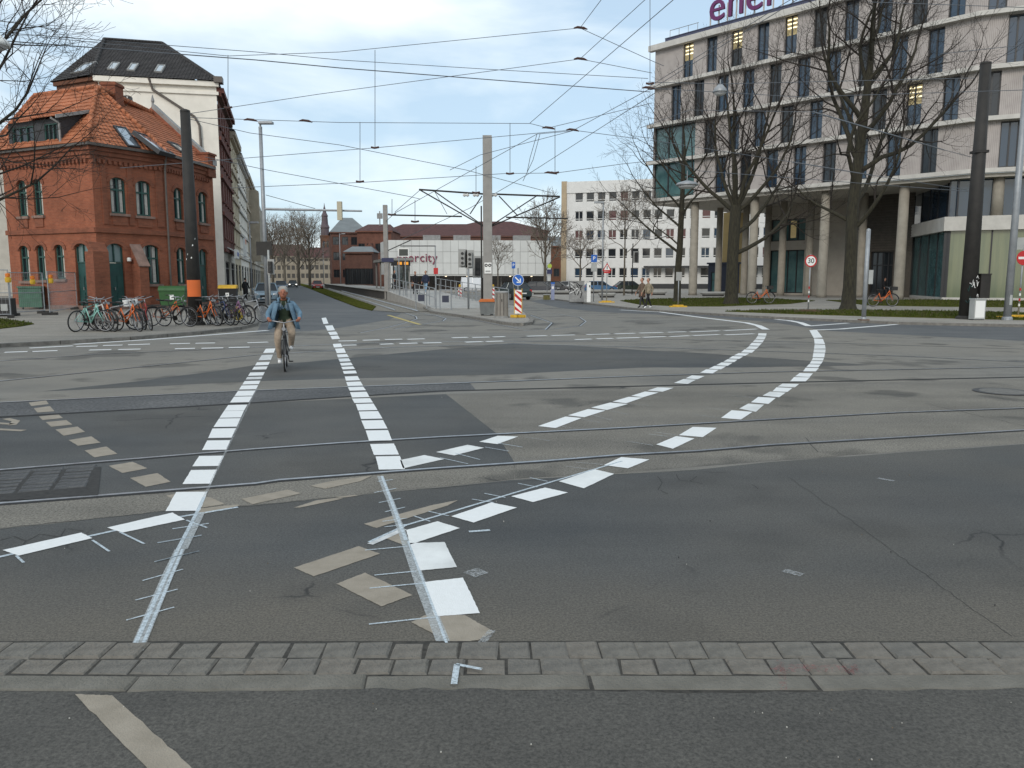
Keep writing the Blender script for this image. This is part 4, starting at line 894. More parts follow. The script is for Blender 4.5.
# ------------------------------------------------------------------ the terrace along the street on the left
def terrace(rt, p, length, h, floors, cols, wmat, fmat=M_frame_w, gmat=M_glass, ground=None, roofm=None, depth=12, d=SD, ww=1.1, first=4.0, trim=None, oriel=False):
    F_ = frame(p, d)
    fh = (h - first - 0.8) / max(1, floors - 1); ops = []
    for k in range(1, floors):
        for c in range(cols):
            s_ = (c + 0.5) * length / cols; ops.append((s_ - ww / 2, s_ + ww / 2, first + (k - 1) * fh + 0.9, first + (k - 1) * fh + 0.9 + fh * 0.58))
    gops = []
    for c in range(max(1, cols // 2)):
        n_ = max(1, cols // 2); s_ = (c + 0.5) * length / n_; gops.append((s_ - length / n_ * 0.36, s_ + length / n_ * 0.36, 0.5, 3.1))
    build('front_wall', wall_grid(0, length, first - 0.2, h, ops, 0.2), wmat, rt, F_)
    build('shop_front', wall_grid(0, length, 0, first - 0.2, gops, 0.25), ground or wmat, rt, F_)
    for o in ops: window(rt, F_, *o, 0.18, fmat, gmat, 2, (0.68,), 0.08)
    for o in gops: window(rt, F_, *o, 0.2, M_frame_d, M_glass, 3, (0.8,), 0.09, name='shop_window')
    tm = trim or wmat
    for k in range(1, floors): build('string_course', MB().box((0.02, -0.16, first - 0.2 + (k - 1) * fh), (length - 0.02, -0.003, first + 0.05 + (k - 1) * fh)), tm, rt, F_)
    for o in ops: build('window_sill', MB().box((o[0] - 0.1, -0.14, o[2] - 0.12), (o[1] + 0.1, 0.0, o[2] - 0.004)), tm, rt, F_)
    build('cornice', MB().box((-0.02, -0.5, h - 0.35), (length + 0.02, -0.003, h)).box((0, -0.3, h - 0.6), (length, -0.003, h - 0.352)), tm, rt, F_)
    if roofm: build('side_wall', MB().poly([(0, 0, 0), (0, 0, h), (0, depth, h), (0, depth, 0)]), wmat, rt, F_)
    build('side_wall', MB().poly([(length, 0, 0), (length, depth, 0), (length, depth, h), (length, 0, h)]), wmat, rt, F_)
    if roofm:
        mb, M = tiled([F_ @ Vector((-0.1, -0.5, h + 0.01)), F_ @ Vector((length + 0.1, -0.5, h + 0.01)), F_ @ Vector((length + 0.1, 3.2, h + 3.6)), F_ @ Vector((-0.1, 3.2, h + 3.6))]); build('roof', mb, roofm, rt, M)
        build('roof', MB().poly([(-0.1, 3.2, h + 3.6), (length + 0.1, 3.2, h + 3.6), (length + 0.1, depth, h + 2), (-0.1, depth, h + 2)]).poly([(-0.05, -0.4, h), (-0.05, 3.2, h + 3.55), (-0.05, depth, h)]).poly([(length + 0.05, -0.4, h), (length + 0.05, 3.2, h + 3.55), (length + 0.05, depth, h)]), roofm, rt, F_)
        build('chimney', MB().box((length * 0.5 - 0.5, 2.8, h + 3), (length * 0.5 + 0.5, 3.6, h + 4.6)).box((length * 0.5 - 0.56, 2.74, h + 4.602), (length * 0.5 + 0.56, 3.66, h + 4.75)), M_brickb, rt, F_)
    if oriel:
        zo0, zo1 = first + 0.1, h - 1.2; c0 = length * 0.5
        build('oriel', wall_grid(c0 - 1.5, c0 + 1.5, zo0, zo1, [(c0 - 0.6, c0 + 0.6, zo0 + 0.9 + k * fh, zo0 + 0.9 + k * fh + fh * 0.58) for k in range(floors - 2)], 0.15).box((c0 - 1.5, 0.01, zo0), (c0 - 1.45, 1.3, zo1)).box((c0 + 1.45, 0.01, zo0), (c0 + 1.5, 1.3, zo1)).box((c0 - 1.5, 0.2, zo1), (c0 + 1.5, 1.3, zo1 + 0.1)), wmat, rt, F_ @ T(0, -1.2, 0))
        for k in range(floors - 2): window(rt, F_ @ T(0, -1.2, 0), c0 - 0.6, c0 + 0.6, zo0 + 0.9 + k * fh, zo0 + 0.9 + k * fh + fh * 0.58, 0.15, fmat, gmat, 2, (0.68,), 0.08)
    return F_
FS = terrace(wb, WB + Vector((0.02, 0.02, 0)), 13.0, EZ2 - 0.4, 5, 5, M_brickd, ground=M_pale, trim=M_brickd)
# shop awning fascia on the ground floor
build('shop_sign', MB().box((0.3, -0.9, 3.3), (3.2, -0.7, 4.0)), M_frame_w, wb, FS); build('shop_lettering', MB().box((0.6, -0.908, 3.5), (2.8, -0.902, 3.8)), mat('sign_blue', (0.02, 0.06, 0.28), 0.5), wb, FS)
build('shop_sign', MB().box((7.8, -1.2, 3.6), (9.2, -1.0, 5.2)), M_frame_w, wb, FS); build('shop_lettering', MB().box((7.85, -1.208, 4.7), (9.15, -1.202, 5.15)), mat('sign_orange', (0.6, 0.14, 0.03), 0.5), wb, FS)
build('awning', MB().extrude([(3.6, -1.6, 3.5), (3.6, -0.003, 4.3), (3.6, -0.003, 4.2), (3.6, -1.6, 3.4)], (4, 0, 0)), M_frame_w, wb, FS)
rows = [(13.1, 10.0, EZ2 - 1.3, 5, 4, M_cream, M_tiled, 'narrow cream terrace house next to the dark red brick facade', False, M_sand),
        (23.2, 17.0, EZ2 - 1.8, 5, 6, M_render, M_tiled, 'white terrace house with chimney midway along the left street side', False, M_lgrey),
        (40.4, 20.0, 14.6, 4, 6, M_sand, M_tiled, 'sandstone coloured terrace house with bay window behind the lamp mast', True, M_sand),
        (60.6, 22.0, 13.6, 4, 7, M_pale, M_tiled, 'pale terrace house second from the far end of the street', True, M_pale),
        (82.8, 42.0, 13.0, 4, 12, M_cream, M_tiler, 'long cream terrace block at the far end of the street', False, M_pale)]
for s_, ln, h, fl, cols, wmt, rf, lb, ori, trm in rows:
    p = WB.to_2d() + SD * s_; rt = root('terrace_house', (p.x, p.y, PZ), 0, lb, 'house', 'terrace houses along the left side of the street')
    terrace(rt, p, ln - 0.06, h, fl, cols, wmt, roofm=rf, oriel=ori, trim=trm)
# pale building at the far left edge
pb = on_line((-60, 78), Vector((1, 0.0)), -30, 250); rt = root('pale_apartment_block', (pb.x, pb.y, PZ), 0, 'pale building at the left edge behind the bare branches', 'building')
FB = frame(pb, Vector((0.97, 0.24))); hB = P(5, 145, 78).z
opsb = [(0.8 + 2.6 * k, 2.1 + 2.6 * k, 1.0 + 3 * j, 2.4 + 3 * j) for k in range(2) for j in range(4)]
lnB = fhit(FB, 9.5, 250)[0]
build('front_wall', wall_grid(0, lnB, 0, hB, [o for o in opsb if o[1] < lnB - 0.2], 0.2), M_pale, rt, FB)
for o in opsb:
    if o[1] < lnB - 0.2: window(rt, FB, *o, 0.18, M_frame_w, M_glass)
build('side_wall', MB().poly([(lnB, 0, 0), (lnB, 10, 0), (lnB, 10, hB), (lnB, 0, hB)]).poly([(0, 0, hB), (lnB, 0, hB), (lnB, 10, hB), (0, 10, hB)]), M_pale, rt, FB)
build('cornice', MB().box((0, -0.3, hB - 0.3), (lnB + 0.2, -0.003, hB + 0.1)), M_pale, rt, FB)

# ------------------------------------------------------------------ long office block on columns (right)
HL = Vector((15.0, 84.0)); HD = Vector((0.6623, -0.7492)); FH = frame(HL, HD); HLEN = 29.4
LV = [9.75, 13.5, 17.15, 21.0, 24.75]
hq = root('office_block', (HL.x, HL.y, PZ), 0, 'long ribbed concrete office block raised on columns with staggered tall windows', 'office building')
M_conc = ribbed_mat('cladding_ribbed', (0.271, 0.244, 0.231), (0.396, 0.361, 0.343), 2.6)
M_band = mat('band_concrete', (0.474, 0.458, 0.428), 0.8, 0.12, 1.5, 0.1, 30)
M_soff = mat('soffit_plaster', (0.458, 0.429, 0.383), 0.9, 0.08, 1)
M_col = mat('column_concrete', (0.263, 0.239, 0.199), 0.85, 0.15, 1.6, 0.15, 30)
M_lit = mat('lit_room', (0.30, 0.25, 0.14), 0.9, 0.5, 1.5, emit=(1.0, 0.78, 0.36), estr=0.12)
M_tube = mat('ceiling_light', (0.9, 0.85, 0.7), 0.5, emit=(1.0, 0.85, 0.5), estr=1.6)
M_stone = mat('wall_stone', (0.375, 0.344, 0.300), 0.85, 0.1, 1.2)
H2D = Vector((0.9, -0.436)).normalized(); HB = HL + HD * HLEN; FH2 = frame(HB, H2D); HLEN2 = 17.0
rq = random.Random(11)
lit = {(3, 1), (3, 3), (3, 5), (1, 9)}
def tall_window(F_, s_, z0, z1, dep, litw, k):
    w_ = 1.2; z0 += 0.2; z1 -= 0.22
    mb = MB(); t = 0.09
    mb.box((0, 0, 0), (t, 0.1, z1 - z0)); mb.box((w_ - t, 0, 0), (w_, 0.1, z1 - z0)); mb.box((t, 0, 0), (w_ - t, 0.1, t)); mb.box((t, 0, z1 - z0 - t), (w_ - t, 0.1, z1 - z0)); mb.box((w_ * 0.46, 0.005, t), (w_ * 0.46 + 0.12, 0.1, z1 - z0 - t))
    M = F_ @ T(s_ - w_ / 2, dep - 0.1, z0)
    key = ('tall', round(z1 - z0, 2))
    if key not in _WIN: _WIN[key] = mb.mesh('window', M_frame_d)
    o = put('window', _WIN[key], hq, M)
    gm = M_glassb if k % 3 else M_glass
    pk = ('tp', round(z1 - z0, 2), gm.name)
    if pk not in _WIN: _WIN[pk] = MB().poly([(t, 0.08, t), (w_ - t, 0.08, t), (w_ - t, 0.08, z1 - z0 - t), (t, 0.08, z1 - z0 - t)]).mesh('pane', gm)
    put('pane', _WIN[pk], o, M)
    if litw:
        build('lit_ceiling', MB().box((t, 0.066, (z1 - z0) * 0.52), (w_ - t, 0.076, z1 - z0 - t)), M_lit, o, M)
        for q in range(3): build('ceiling_light', MB().box((0.14, 0.03, z1 - z0 - 0.35 - q * 0.35), (w_ - 0.12, 0.06, z1 - z0 - 0.24 - q * 0.35)), M_tube, o, M)
for fl in range(4):
    z0, z1 = LV[fl], LV[fl + 1]; off = 0.56 if fl in (1, 3) else 1.95
    for F_, Ln, o0 in ((FH, HLEN, off), (FH2, HLEN2, 2.72 - ((HLEN - off) % 2.72))):
        cs = []; s_ = o0
        while s_ < Ln - 0.75:
            if s_ > 0.75 and not (F_ is FH and fl < 2 and s_ < 5.6): cs.append(s_)
            s_ += 2.72
        sst = 4.4 if (F_ is FH and fl < 2) else (-0.75 if F_ is FH else 0)
        build('facade_wall', wall_grid(sst, Ln, z0, z1, [(c - 0.6, c + 0.6, z0 + 0.2, z1 - 0.22) for c in cs], 0.3), M_conc, hq, F_)
        for k, c in enumerate(cs):
            kk = int(round((c - off) / 2.72)) if F_ is FH else 20 + k
            tall_window(F_, c, z0, z1, 0.3, (fl, kk) in lit or (F_ is FH2 and (fl, k) in ((0, 1), (1, 4))), kk + fl)
for k, z in enumerate(LV):
    p_ = 0.55 if k else 0.4; th = 0.32 if k < 4 else 0.55
    mb = MB(); a0 = FH @ Vector((-1.25, -p_, 0)); a1 = FH @ Vector((HLEN, -p_, 0)) ; a2 = FH2 @ Vector((HLEN2, -p_, 0)); b2 = FH2 @ Vector((HLEN2, 0.0, 0)); b1 = Vector((HB.x, HB.y, 0)); b0 = FH @ Vector((-1.25, 0, 0))
    mid = ((FH @ Vector((HLEN, -p_, 0))) + (FH2 @ Vector((0, -p_, 0)))) / 2
    build('floor_band', MB().prism([a0, mid, b1, b0], z - th / 2, z + th / 2), M_band, hq); build('floor_band', MB().prism([mid, a2, b2, b1], z - th / 2, z + th / 2), M_band, hq)
build('parapet', MB().box((0.6, -0.2, LV[4] + 0.28), (HLEN, 0.1, LV[4] + 0.62)).box((0.6, -0.26, LV[4] + 0.622), (HLEN, 0.15, LV[4] + 0.70)), mat('parapet_blue', (0.05, 0.055, 0.10), 0.5), hq, FH)
build('parapet', MB().box((0.2, -0.2, LV[4] + 0.28), (HLEN2, 0.1, LV[4] + 0.62)), MATS['parapet_blue'], hq, FH2)
back = 18
bk = [FH @ Vector((-0.75, 0, 0)), Vector((HB.x, HB.y, 0)), FH2 @ Vector((HLEN2, 0, 0)), FH2 @ Vector((HLEN2, back, 0)), FH @ Vector((HLEN - 4, back, 0)), FH @ Vector((-0.75, back, 0))]
build('soffit', MB().prism([b + Vector((0, 0, 0)) for b in bk], LV[0] - 0.45, LV[0] - 0.17), M_soff, hq)
build('roof', MB().prism(bk, LV[4] - 0.1, LV[4] + 0.1), M_leadgrey, hq)
build('end_wall', MB().poly([bk[0] + Vector((0, 0, LV[0])), bk[5] + Vector((0, 0, LV[0])), bk[5] + Vector((0, 0, LV[4])), bk[0] + Vector((0, 0, LV[4]))]), M_conc, hq)
# glazed corner, two storeys
gl = MB()
for k, s_ in enumerate((-0.68, 0.98, 2.64, 4.3)): gl.box((s_ - 0.06, 0.3, LV[0] + 0.15), (s_ + 0.06, 0.45, LV[2] - 0.15))
for z in (LV[0] + 0.16, LV[1] - 0.1, LV[1] + 0.15, LV[2] - 0.28): gl.box((-0.62, 0.31, z), (4.25, 0.44, z + 0.12))
cw = build('corner_glazing', gl, M_frame_d, hq, FH)
for i in range(3):
    for z0, z1 in ((LV[0] + 0.25, LV[1]), (LV[1], LV[2] - 0.2)):
        build('pane', MB().poly([(-0.64 + i * 1.66, 0.40, z0), (0.96 + i * 1.66, 0.40, z0), (0.96 + i * 1.66, 0.40, z1), (-0.64 + i * 1.66, 0.40, z1)]), M_glassg, cw, FH)
build('pane', MB().poly([(-0.7, 0.45, LV[0]), (-0.7, 5, LV[0]), (-0.7, 5, LV[2]), (-0.7, 0.45, LV[2])]), M_glassg, cw, FH)
# columns: front row on the facade line, back row set in
def column(px, py, F_=None, y=0.9, r=0.42):
    s_ = fhit(FH @ T(0, y, 0), px, py)[0]
    build('column', MB().lathe([(r * 1.04, PZ), (r, 0.4), (r * 0.9, LV[0] - 0.44)], 18, (s_, y, 0)), M_col, hq, FH, smooth=True)
for px in (693, 752, 822, 899): column(px, 280)
for px, y in ((718, 8), (744, 7), (766, 9), (781, 6.5), (808, 7), (860, 5)): column(px, 280, y=y, r=0.36)
# recessed ground floors: stone core with glazing, dark slatted entrance wall
FI = FH @ T(0, 10.5, 0)
c0, c1 = fhit(FI, 767, 260)[0], fhit(FI, 900, 260)[0]
g1 = (fhit(FI, 769, 260)[0], fhit(FI, 804, 260)[0])
ops = [(g1[0], g1[1], fhit(FI, 786, 241)[1], fhit(FI, 786, 219)[1]), (g1[0], g1[1], 0.25, fhit(FI, 786, 250)[1])]
build('core_wall', wall_grid(c0, c1, 0, LV[0] - 0.45, ops, 0.4), M_stone, hq, FI)
build('core_wall', MB().poly([(c0, 0, 0), (c0, 0, LV[0] - 0.45), (c0, 8, LV[0] - 0.45), (c0, 8, 0)]), M_stone, hq, FI)
for o in ops: window(hq, FI, o[0], o[1], o[2], o[3], 0.4, M_frame_d, M_glassg, 4, (), 0.1)
build('lit_panel', MB().box((g1[0] + 2.2, 0.28, ops[0][2] + 0.3), (g1[0] + 2.8, 0.32, ops[0][3] - 0.2)), M_lit, hq, FI)
e0, e1 = fhit(FH @ T(0, 7.5, 0), 862, 260)[0], fhit(FH @ T(0, 7.5, 0), 900, 260)[0]
FE = FH @ T(0, 7.5, 0)
M_slat = mat('slat_bronze', (0.063, 0.053, 0.042), 0.6, 0.3, 3)
build('entrance_wall', wall_grid(e0, e1 + 1, 0, LV[0] - 0.45, [(e0 + 0.8, e1 - 0.6, 0.1, 4.2)], 0.3), M_slat, hq, FE)
n_ = 22
for i in range(n_): build('slat', MB().box((e0, -0.12, 4.3 + i * 0.235), (e1 + 1, -0.003, 4.3 + i * 0.235 + 0.1)), M_slat, hq, FE)
window(hq, FE, e0 + 0.8, e1 - 0.6, 0.1, 4.2, 0.3, M_frame_d, M_glass, 4, (0.7,), 0.1, name='entrance_door')
# yellow wall pier and dark kiosk in the passage
FK = FH @ T(0, 14, 0); k0, k1 = fhit(FK, 722, 260)[0], fhit(FK, 733, 260)[0]
build('yellow_pier', MB().box((k0, 0, 0), (k1, 2, LV[0] - 0.45)), mat('plaster_ochre', (0.42, 0.30, 0.13), 0.85, 0.1, 1), hq, FK)
q0, q1 = fhit(FK, 716, 280)[0], fhit(FK, 747, 280)[0]
ks = build('kiosk', wall_grid(q0, q1, 0, 3.4, [(q0 + 0.4, q0 + 1.6, 0.1, 2.5), (q0 + 2.4, q1 - 0.4, 0.8, 2.5)], 0.15).box((q0 - 0.1, -0.2, 3.402), (q1 + 0.1, 1.5, 3.6)), mat('kiosk_navy', (0.015, 0.02, 0.04), 0.5), hq, FK @ T(0, -1.6, 0))
for o in ((q0 + 0.4, q0 + 1.6, 0.1, 2.5), (q0 + 2.4, q1 - 0.4, 0.8, 2.5)): window(ks, FK @ T(0, -1.6, 0), *o, 0.15, M_frame_d, M_glassg)
# glazed ground-floor box at the bend
GC = on_line(HB - HD * 1.6, H2D, 945, 270)
FG = frame(GC, H2D); GLn = 18.0
Z1, Z2 = fhit(FG, 950, 231)[1], fhit(FG, 950, 217)[1]
M_curtg = mat('green_blind_glass', (0.112, 0.142, 0.093), 0.10, 0, 1.3, spec=0.8, col2=(0.173, 0.195, 0.118), stretch=(2.4, 2.4, 0.18))
gs = Vector((2.4, 11.0)); gs = gs.normalized(); GE = on_line(GC, gs, 904, 270); FGL = frame(GE, (GC - GE).normalized()); GLL = (GC - GE).length
for F_, Ln, gm, n_ in ((FG, GLn, M_curtg, 6), (FGL, GLL, M_glassg, 5)):
    gz = build('ground_floor_glazing', MB().box((0, 0.13, 0.3), (Ln, 0.2, 0.42)), M_frame_d, hq, F_)
    for i in range(n_ + 1): build('mullion', MB().box((Ln * i / n_ - (0.22 if i in (0, n_) and F_ is FG else 0.05), -0.02, 0.3), (Ln * i / n_ + (0.22 if i == 0 and F_ is FG else 0.05), 0.12, Z1)), M_frame_d, gz, F_)
    for i in range(n_): build('pane', MB().poly([(Ln * i / n_ + 0.05, 0.06, 0.3), (Ln * (i + 1) / n_ - 0.05, 0.06, 0.3), (Ln * (i + 1) / n_ - 0.05, 0.06, Z1), (Ln * i / n_ + 0.05, 0.06, Z1)]), gm, gz, F_)
    build('plinth', MB().box((-0.1, -0.1, 0), (Ln, 0.2, 0.298)), M_band, hq, F_)
    for i in range(n_ // 2 + 1):
        a, b = Ln * i / (n_ // 2 + 1), Ln * (i + 1) / (n_ // 2 + 1)
        build('fascia_panel', MB().box((a + 0.015 - (0.3 if i == 0 and F_ is FG else 0), -0.32, Z1 + 0.003), (b - 0.015, 0.2, Z2)), M_band, hq, F_)
    gz = build('upper_glazing', MB().box((0, 0.63, Z2), (Ln, 0.7, Z2 + 0.12)), M_frame_d, hq, F_)
    for i in range(n_ + 1): build('mullion', MB().box((Ln * i / n_ - 0.05, 0.5, Z2), (Ln * i / n_ + 0.05, 0.62, LV[0] - 0.46)), M_frame_d, gz, F_)
    for i in range(n_): build('pane', MB().poly([(Ln * i / n_ + 0.05, 0.56, Z2), (Ln * (i + 1) / n_ - 0.05, 0.56, Z2), (Ln * (i + 1) / n_ - 0.05, 0.56, LV[0] - 0.46), (Ln * i / n_ + 0.05, 0.56, LV[0] - 0.46)]), M_glassb, gz, F_)
build('column', MB().lathe([(0.42, Z2), (0.38, LV[0] - 0.44)], 16, (fhit(FG, 998, 200)[0], 0.3, 0)), M_col, hq, FG, smooth=True)
# light curtain strips behind the side glazing
for i in range(4): build('blind', MB().box((GLL * (0.30 + i * 0.17), 0.3, 0.4), (GLL * (0.36 + i * 0.17), 0.34, Z1 - 0.1)), M_curt, hq, FGL)
# roof sign letters on their frame
M_mag = mat('sign_magenta', (0.115, 0.014, 0.095), 0.45)
def letters(txt, size, x0, parent, F_, y, z, m, adv=None, ext=0.12):
    x = x0
    for ch in txt:
        cu = bpy.data.curves.new('letter', 'FONT'); cu.body = ch; cu.size = size; cu.extrude = ext; cu.offset = 0.0; cu.resolution_u = 4
        tmp = bpy.data.objects.new('tmp', cu); COL.objects.link(tmp); bpy.context.view_layer.update()
        me = bpy.data.meshes.new_from_object(tmp.evaluated_get(bpy.context.evaluated_depsgraph_get())); wdt = max((v.co.x for v in me.vertices), default=0.3)
        bpy.data.objects.remove(tmp); me.name = 'letter'; me.materials.clear(); me.materials.append(m)
        put('letter', me, parent, F_ @ T(x, y, z) @ Matrix.Rotation(R(90), 4, 'X'))
        x += wdt + 0.055 * size if adv is None else adv
    return x
s_e = fhit(FH, 706.5, 22)[0]; z_e = fhit(FH, 712, 20.5)[1]
xe = letters('enercity', 4.0, s_e, hq, FH, 0.3, z_e, M_mag)
sf = MB().box((s_e - 0.6, 0.55, z_e - 0.5), (xe, 0.65, z_e - 0.38)).box((s_e - 0.6, 0.55, z_e - 1.2), (xe, 0.65, z_e - 1.08))
x = s_e
while x < xe: sf.box((x, 0.5, LV[4] + 0.1), (x + 0.1, 0.62, z_e + 1.4)); x += 0.95
build('sign_frame', sf, M_band, hq, FH)
rl = MB()
for i in range(4): rl.tube([(0.8 + i * 1.1, 0.3, LV[4]), (0.8 + i * 1.1, 0.3, LV[4] + 1.5)], 0.03, 4)
rl.tube([(0.8, 0.3, LV[4] + 1.5), (4.2, 0.3, LV[4] + 1.5)], 0.03, 4)
build('roof_railing', rl, M_leadgrey, hq, FH)

# ------------------------------------------------------------------ white five storey office
OL = P(567, 182, 140.0); FO = frame(OL, Vector((0.954, -0.298))); OH = OL.z; OLn = 46.0
of = root('white_office', (OL.x, OL.y, PZ), 0, 'white five storey office with regular rows of square windows', 'office building')
M_wof = mat('render_office_white', (0.616, 0.611, 0.594), 0.85, 0.06, 1.0)
ops = []; ncol = 23
zr = [fhit(FO, 575, y)[1] for y in (197, 216, 235, 253.5, 272.5)]
M_blind = mat('glass_red_blind', (0.09, 0.03, 0.03), 0.3, spec=0.6)
for z in zr:
    for c in range(ncol): ops.append((1.45 + c * 1.93, 2.85 + c * 1.93, z - 0.9, z + 0.78))
build('front_wall', wall_grid(0, OLn, 0, OH, ops, 0.25), M_wof, of, FO)
for i, o in enumerate(ops):
    window(of, FO, *o, 0.22, M_frame_w, M_blind if rq.random() < 0.16 else (M_glass if rq.random() < 0.75 else M_glassb), 2 if rq.random() < 0.3 else 1, (0.22,), 0.09)
build('roof_band', MB().box((-0.1, -0.15, OH - 1.9), (OLn, -0.003, OH)), M_wof, of, FO)
build('end_pier', MB().box((-0.9, -0.25, 0), (-0.004, 1, OH + 0.1)), mat('pier_beige', (0.38, 0.30, 0.20), 0.85, 0.1, 1), of, FO)
build('roof', MB().poly([(-0.9, -0.1, OH), (OLn, -0.1, OH), (OLn, 12, OH), (-0.9, 12, OH)]), M_leadgrey, of, FO)
build('side_wall', MB().poly([(-0.9, 1, 0), (-0.9, 12, 0), (-0.9, 12, OH), (-0.9, 1, OH)]), M_wof, of, FO)
cs0 = fhit(FO, 645, 265)[0]; build('entrance_canopy', MB().box((cs0, -1.6, 3.55), (OLn - 6, -0.16, 3.85)), M_frame_d, of, FO)
build('base_band', MB().box((cs0 + 1, -0.12, 0), (OLn - 7, -0.003, 0.9)), M_frame_d, of, FO)

# ------------------------------------------------------------------ low building with panel cladding
EL = P(388, 240, 120.0); ER = P(551, 242, 121.5); FE2 = frame(EL, (ER - EL).to_2d().normalized()); ELn = (ER - EL).to_2d().length; EH = EL.z
en = root('panel_clad_hall', (EL.x, EL.y, PZ), 0, 'low hall clad in white panels above a dark glazed ground floor', 'building')
ZB = fhit(FE2, 450, 274.5)[1]
M_pan = mat('panel_white', (0.582, 0.594, 0.582), 0.5, 0.05, 0.8); M_pan2 = mat('panel_white_b', (0.549, 0.560, 0.549), 0.5, 0.05, 0.8)
build('wall', MB().box((0.05, 0.02, ZB), (ELn - 0.05, 14, EH - 0.1)), M_leadgrey, en, FE2)
ncp = 21; hz3 = [ZB, ZB + (EH - ZB) * 0.335, ZB + (EH - ZB) * 0.665, EH]
for i in range(ncp):
    for j in range(3):
        build('panel', MB().box((ELn * i / ncp + 0.018, -0.1, hz3[j] + 0.018), (ELn * (i + 1) / ncp - 0.018, 0.015, hz3[j + 1] - 0.018)), M_pan if (i * 7 + j * 3) % 5 else M_pan2, en, FE2)
FEs = FE2 @ RZ(R(-72)) ; 
sd = on_line(EL, Vector((0.28, -0.96)), 381, 260); FES = frame(sd, (EL.to_2d() - sd).normalized()); SLn = (EL.to_2d() - sd).length
for j in range(3):
    for i in range(3): build('panel', MB().box((SLn * i / 3 + 0.02, -0.06, hz3[j] + 0.018), (SLn * (i + 1) / 3 - 0.02, 0.05, hz3[j + 1] - 0.018)), M_pan2, en, FES)
build('soffit', MB().box((0, 0, ZB - 0.2), (ELn, 14, ZB - 0.003)), M_pan2, en, FE2)
gf = MB().poly([(0.3, 2.0, 0), (ELn - 0.3, 2.0, 0), (ELn - 0.3, 2.0, ZB - 0.2), (0.3, 2.0, ZB - 0.2)])
build('ground_floor_glazing', gf, mat('shop_glass_dark', (0.025, 0.018, 0.014), 0.15, 0.6, 0.6), en, FE2)
for i in range(11): build('mullion', MB().box((0.3 + i * (ELn - 0.7) / 10, 1.88, 0), (0.42 + i * (ELn - 0.7) / 10, 1.99, ZB - 0.2)), M_leadgrey, en, FE2)
for i in range(7): build('downlight', MB().lathe([(0.14, 0), (0.14, 0.1)], 8, (2 + i * ELn / 7.5, 0.8, ZB - 0.32)), mat('lamp_warm', (0.9, 0.8, 0.6), 0.5, emit=(1, 0.82, 0.55), estr=2.0), en, FE2)
build('end_pier', MB().box((0, 0.05, 0), (0.5, 3, ZB - 0.2)), M_pan, en, FE2); build('end_pier', MB().box((ELn - 0.5, 0.05, 0), (ELn, 3, ZB - 0.2)), M_pan, en, FE2)
letters('enercity', fhit(FE2, 416, 251)[1] * 0 + 1.75, fhit(FE2, 396.5, 258)[0], en, FE2, -0.22, fhit(FE2, 410, 261.5)[1], mat('sign_maroon', (0.20, 0.012, 0.05), 0.5), ext=0.06)
for i in range(4): build('roof_unit', MB().box((5 + i * 4.6, 3, EH - 0.1), (7.6 + i * 4.6, 5, EH + 0.9)), M_leadgrey, en, FE2)

# ------------------------------------------------------------------ background buildings
M_brickfar = brick_mat('brick_far', (0.150, 0.075, 0.058), (0.120, 0.062, 0.050), (0.13, 0.09, 0.075))
M_endw = mat('render_far_dull', (0.24, 0.21, 0.165), 0.9, 0.2, 0.5)
def block(name, label, px0, px1, ytop, Y, depth, wmat, rmat=None, rise=3.0, rows=(), cols=6, hip=2.0, ww=1.2, wh=1.6, group=None, rot=0.0):
    a = P(px0, ytop, Y); b = P(px1, ytop, Y); d = Vector((math.cos(rot), math.sin(rot))); Ln = (b - a).length / math.cos(rot); h = a.z
    F_ = frame(a, d); rt = root(name, (a.x, a.y, 0.0), 0, label, 'building', group)
    ops = []
    for z in rows:
        for c in range(cols):
            s_ = (c + 0.5) * Ln / cols; ops.append((s_ - ww / 2, s_ + ww / 2, z, z + wh))
    build('front_wall', wall_grid(0, Ln, 0, h, ops, 0.2), wmat, rt, F_)
    for o in ops: window(rt, F_, *o, 0.18, M_frame_d, M_glass, 2, ())
    build('side_wall', MB().poly([(0, 0, 0), (0, 0, h), (0, depth, h), (0, depth, 0)]), wmat, rt, F_); build('side_wall', MB().poly([(Ln, 0, 0), (Ln, depth, 0), (Ln, depth, h), (Ln, 0, h)]), wmat, rt, F_)
    build('eaves', MB().box((-0.3, -0.35, h - 0.25), (Ln + 0.3, -0.003, h + 0.02)), wmat, rt, F_)
    if rmat:
        r0, r1 = (hip, depth / 2, h + rise), (Ln - hip, depth / 2, h + rise)
        E = [(-0.3, -0.3, h + 0.03), (Ln + 0.3, -0.3, h + 0.03), (Ln + 0.3, depth, h + 0.03), (-0.3, depth, h + 0.03)]
        build('roof', MB().poly([E[0], E[1], r1, r0]).poly([E[1], E[2], r1]).poly([E[2], E[3], r0, r1]).poly([E[3], E[0], r0]), rmat, rt, F_)
    else: build('roof', MB().poly([(0, 0, h), (Ln, 0, h), (Ln, depth, h), (0, depth, h)]), M_leadgrey, rt, F_)
    return rt, F_, Ln, h
M_greyroof = mat('roof_grey_metal', (0.14, 0.155, 0.16), 0.6, 0.15, 0.6)
M_slatefar = mat('slate_far', (0.075, 0.055, 0.052), 0.8, 0.2, 0.6)  # dark brownish slate with slight random tone
block('brick_block', 'red brick block with grey hipped roof beside the church tower', 331, 366, 232, 165, 14, M_brickfar, M_greyroof, 3.4, (2, 5.5, 8.6), 4, 2.6, rot=0.25)
rt, F_, Ln, h = block('brick_block', 'red brick house with maroon roof behind the grey platform pole', 357, 391, 231, 150, 12, brick_mat('brick_orange', (0.19, 0.085, 0.062), (0.15, 0.070, 0.052), (0.14, 0.09, 0.07)), M_tiler, 1.6, (2, 6.6), 4, 1.0)
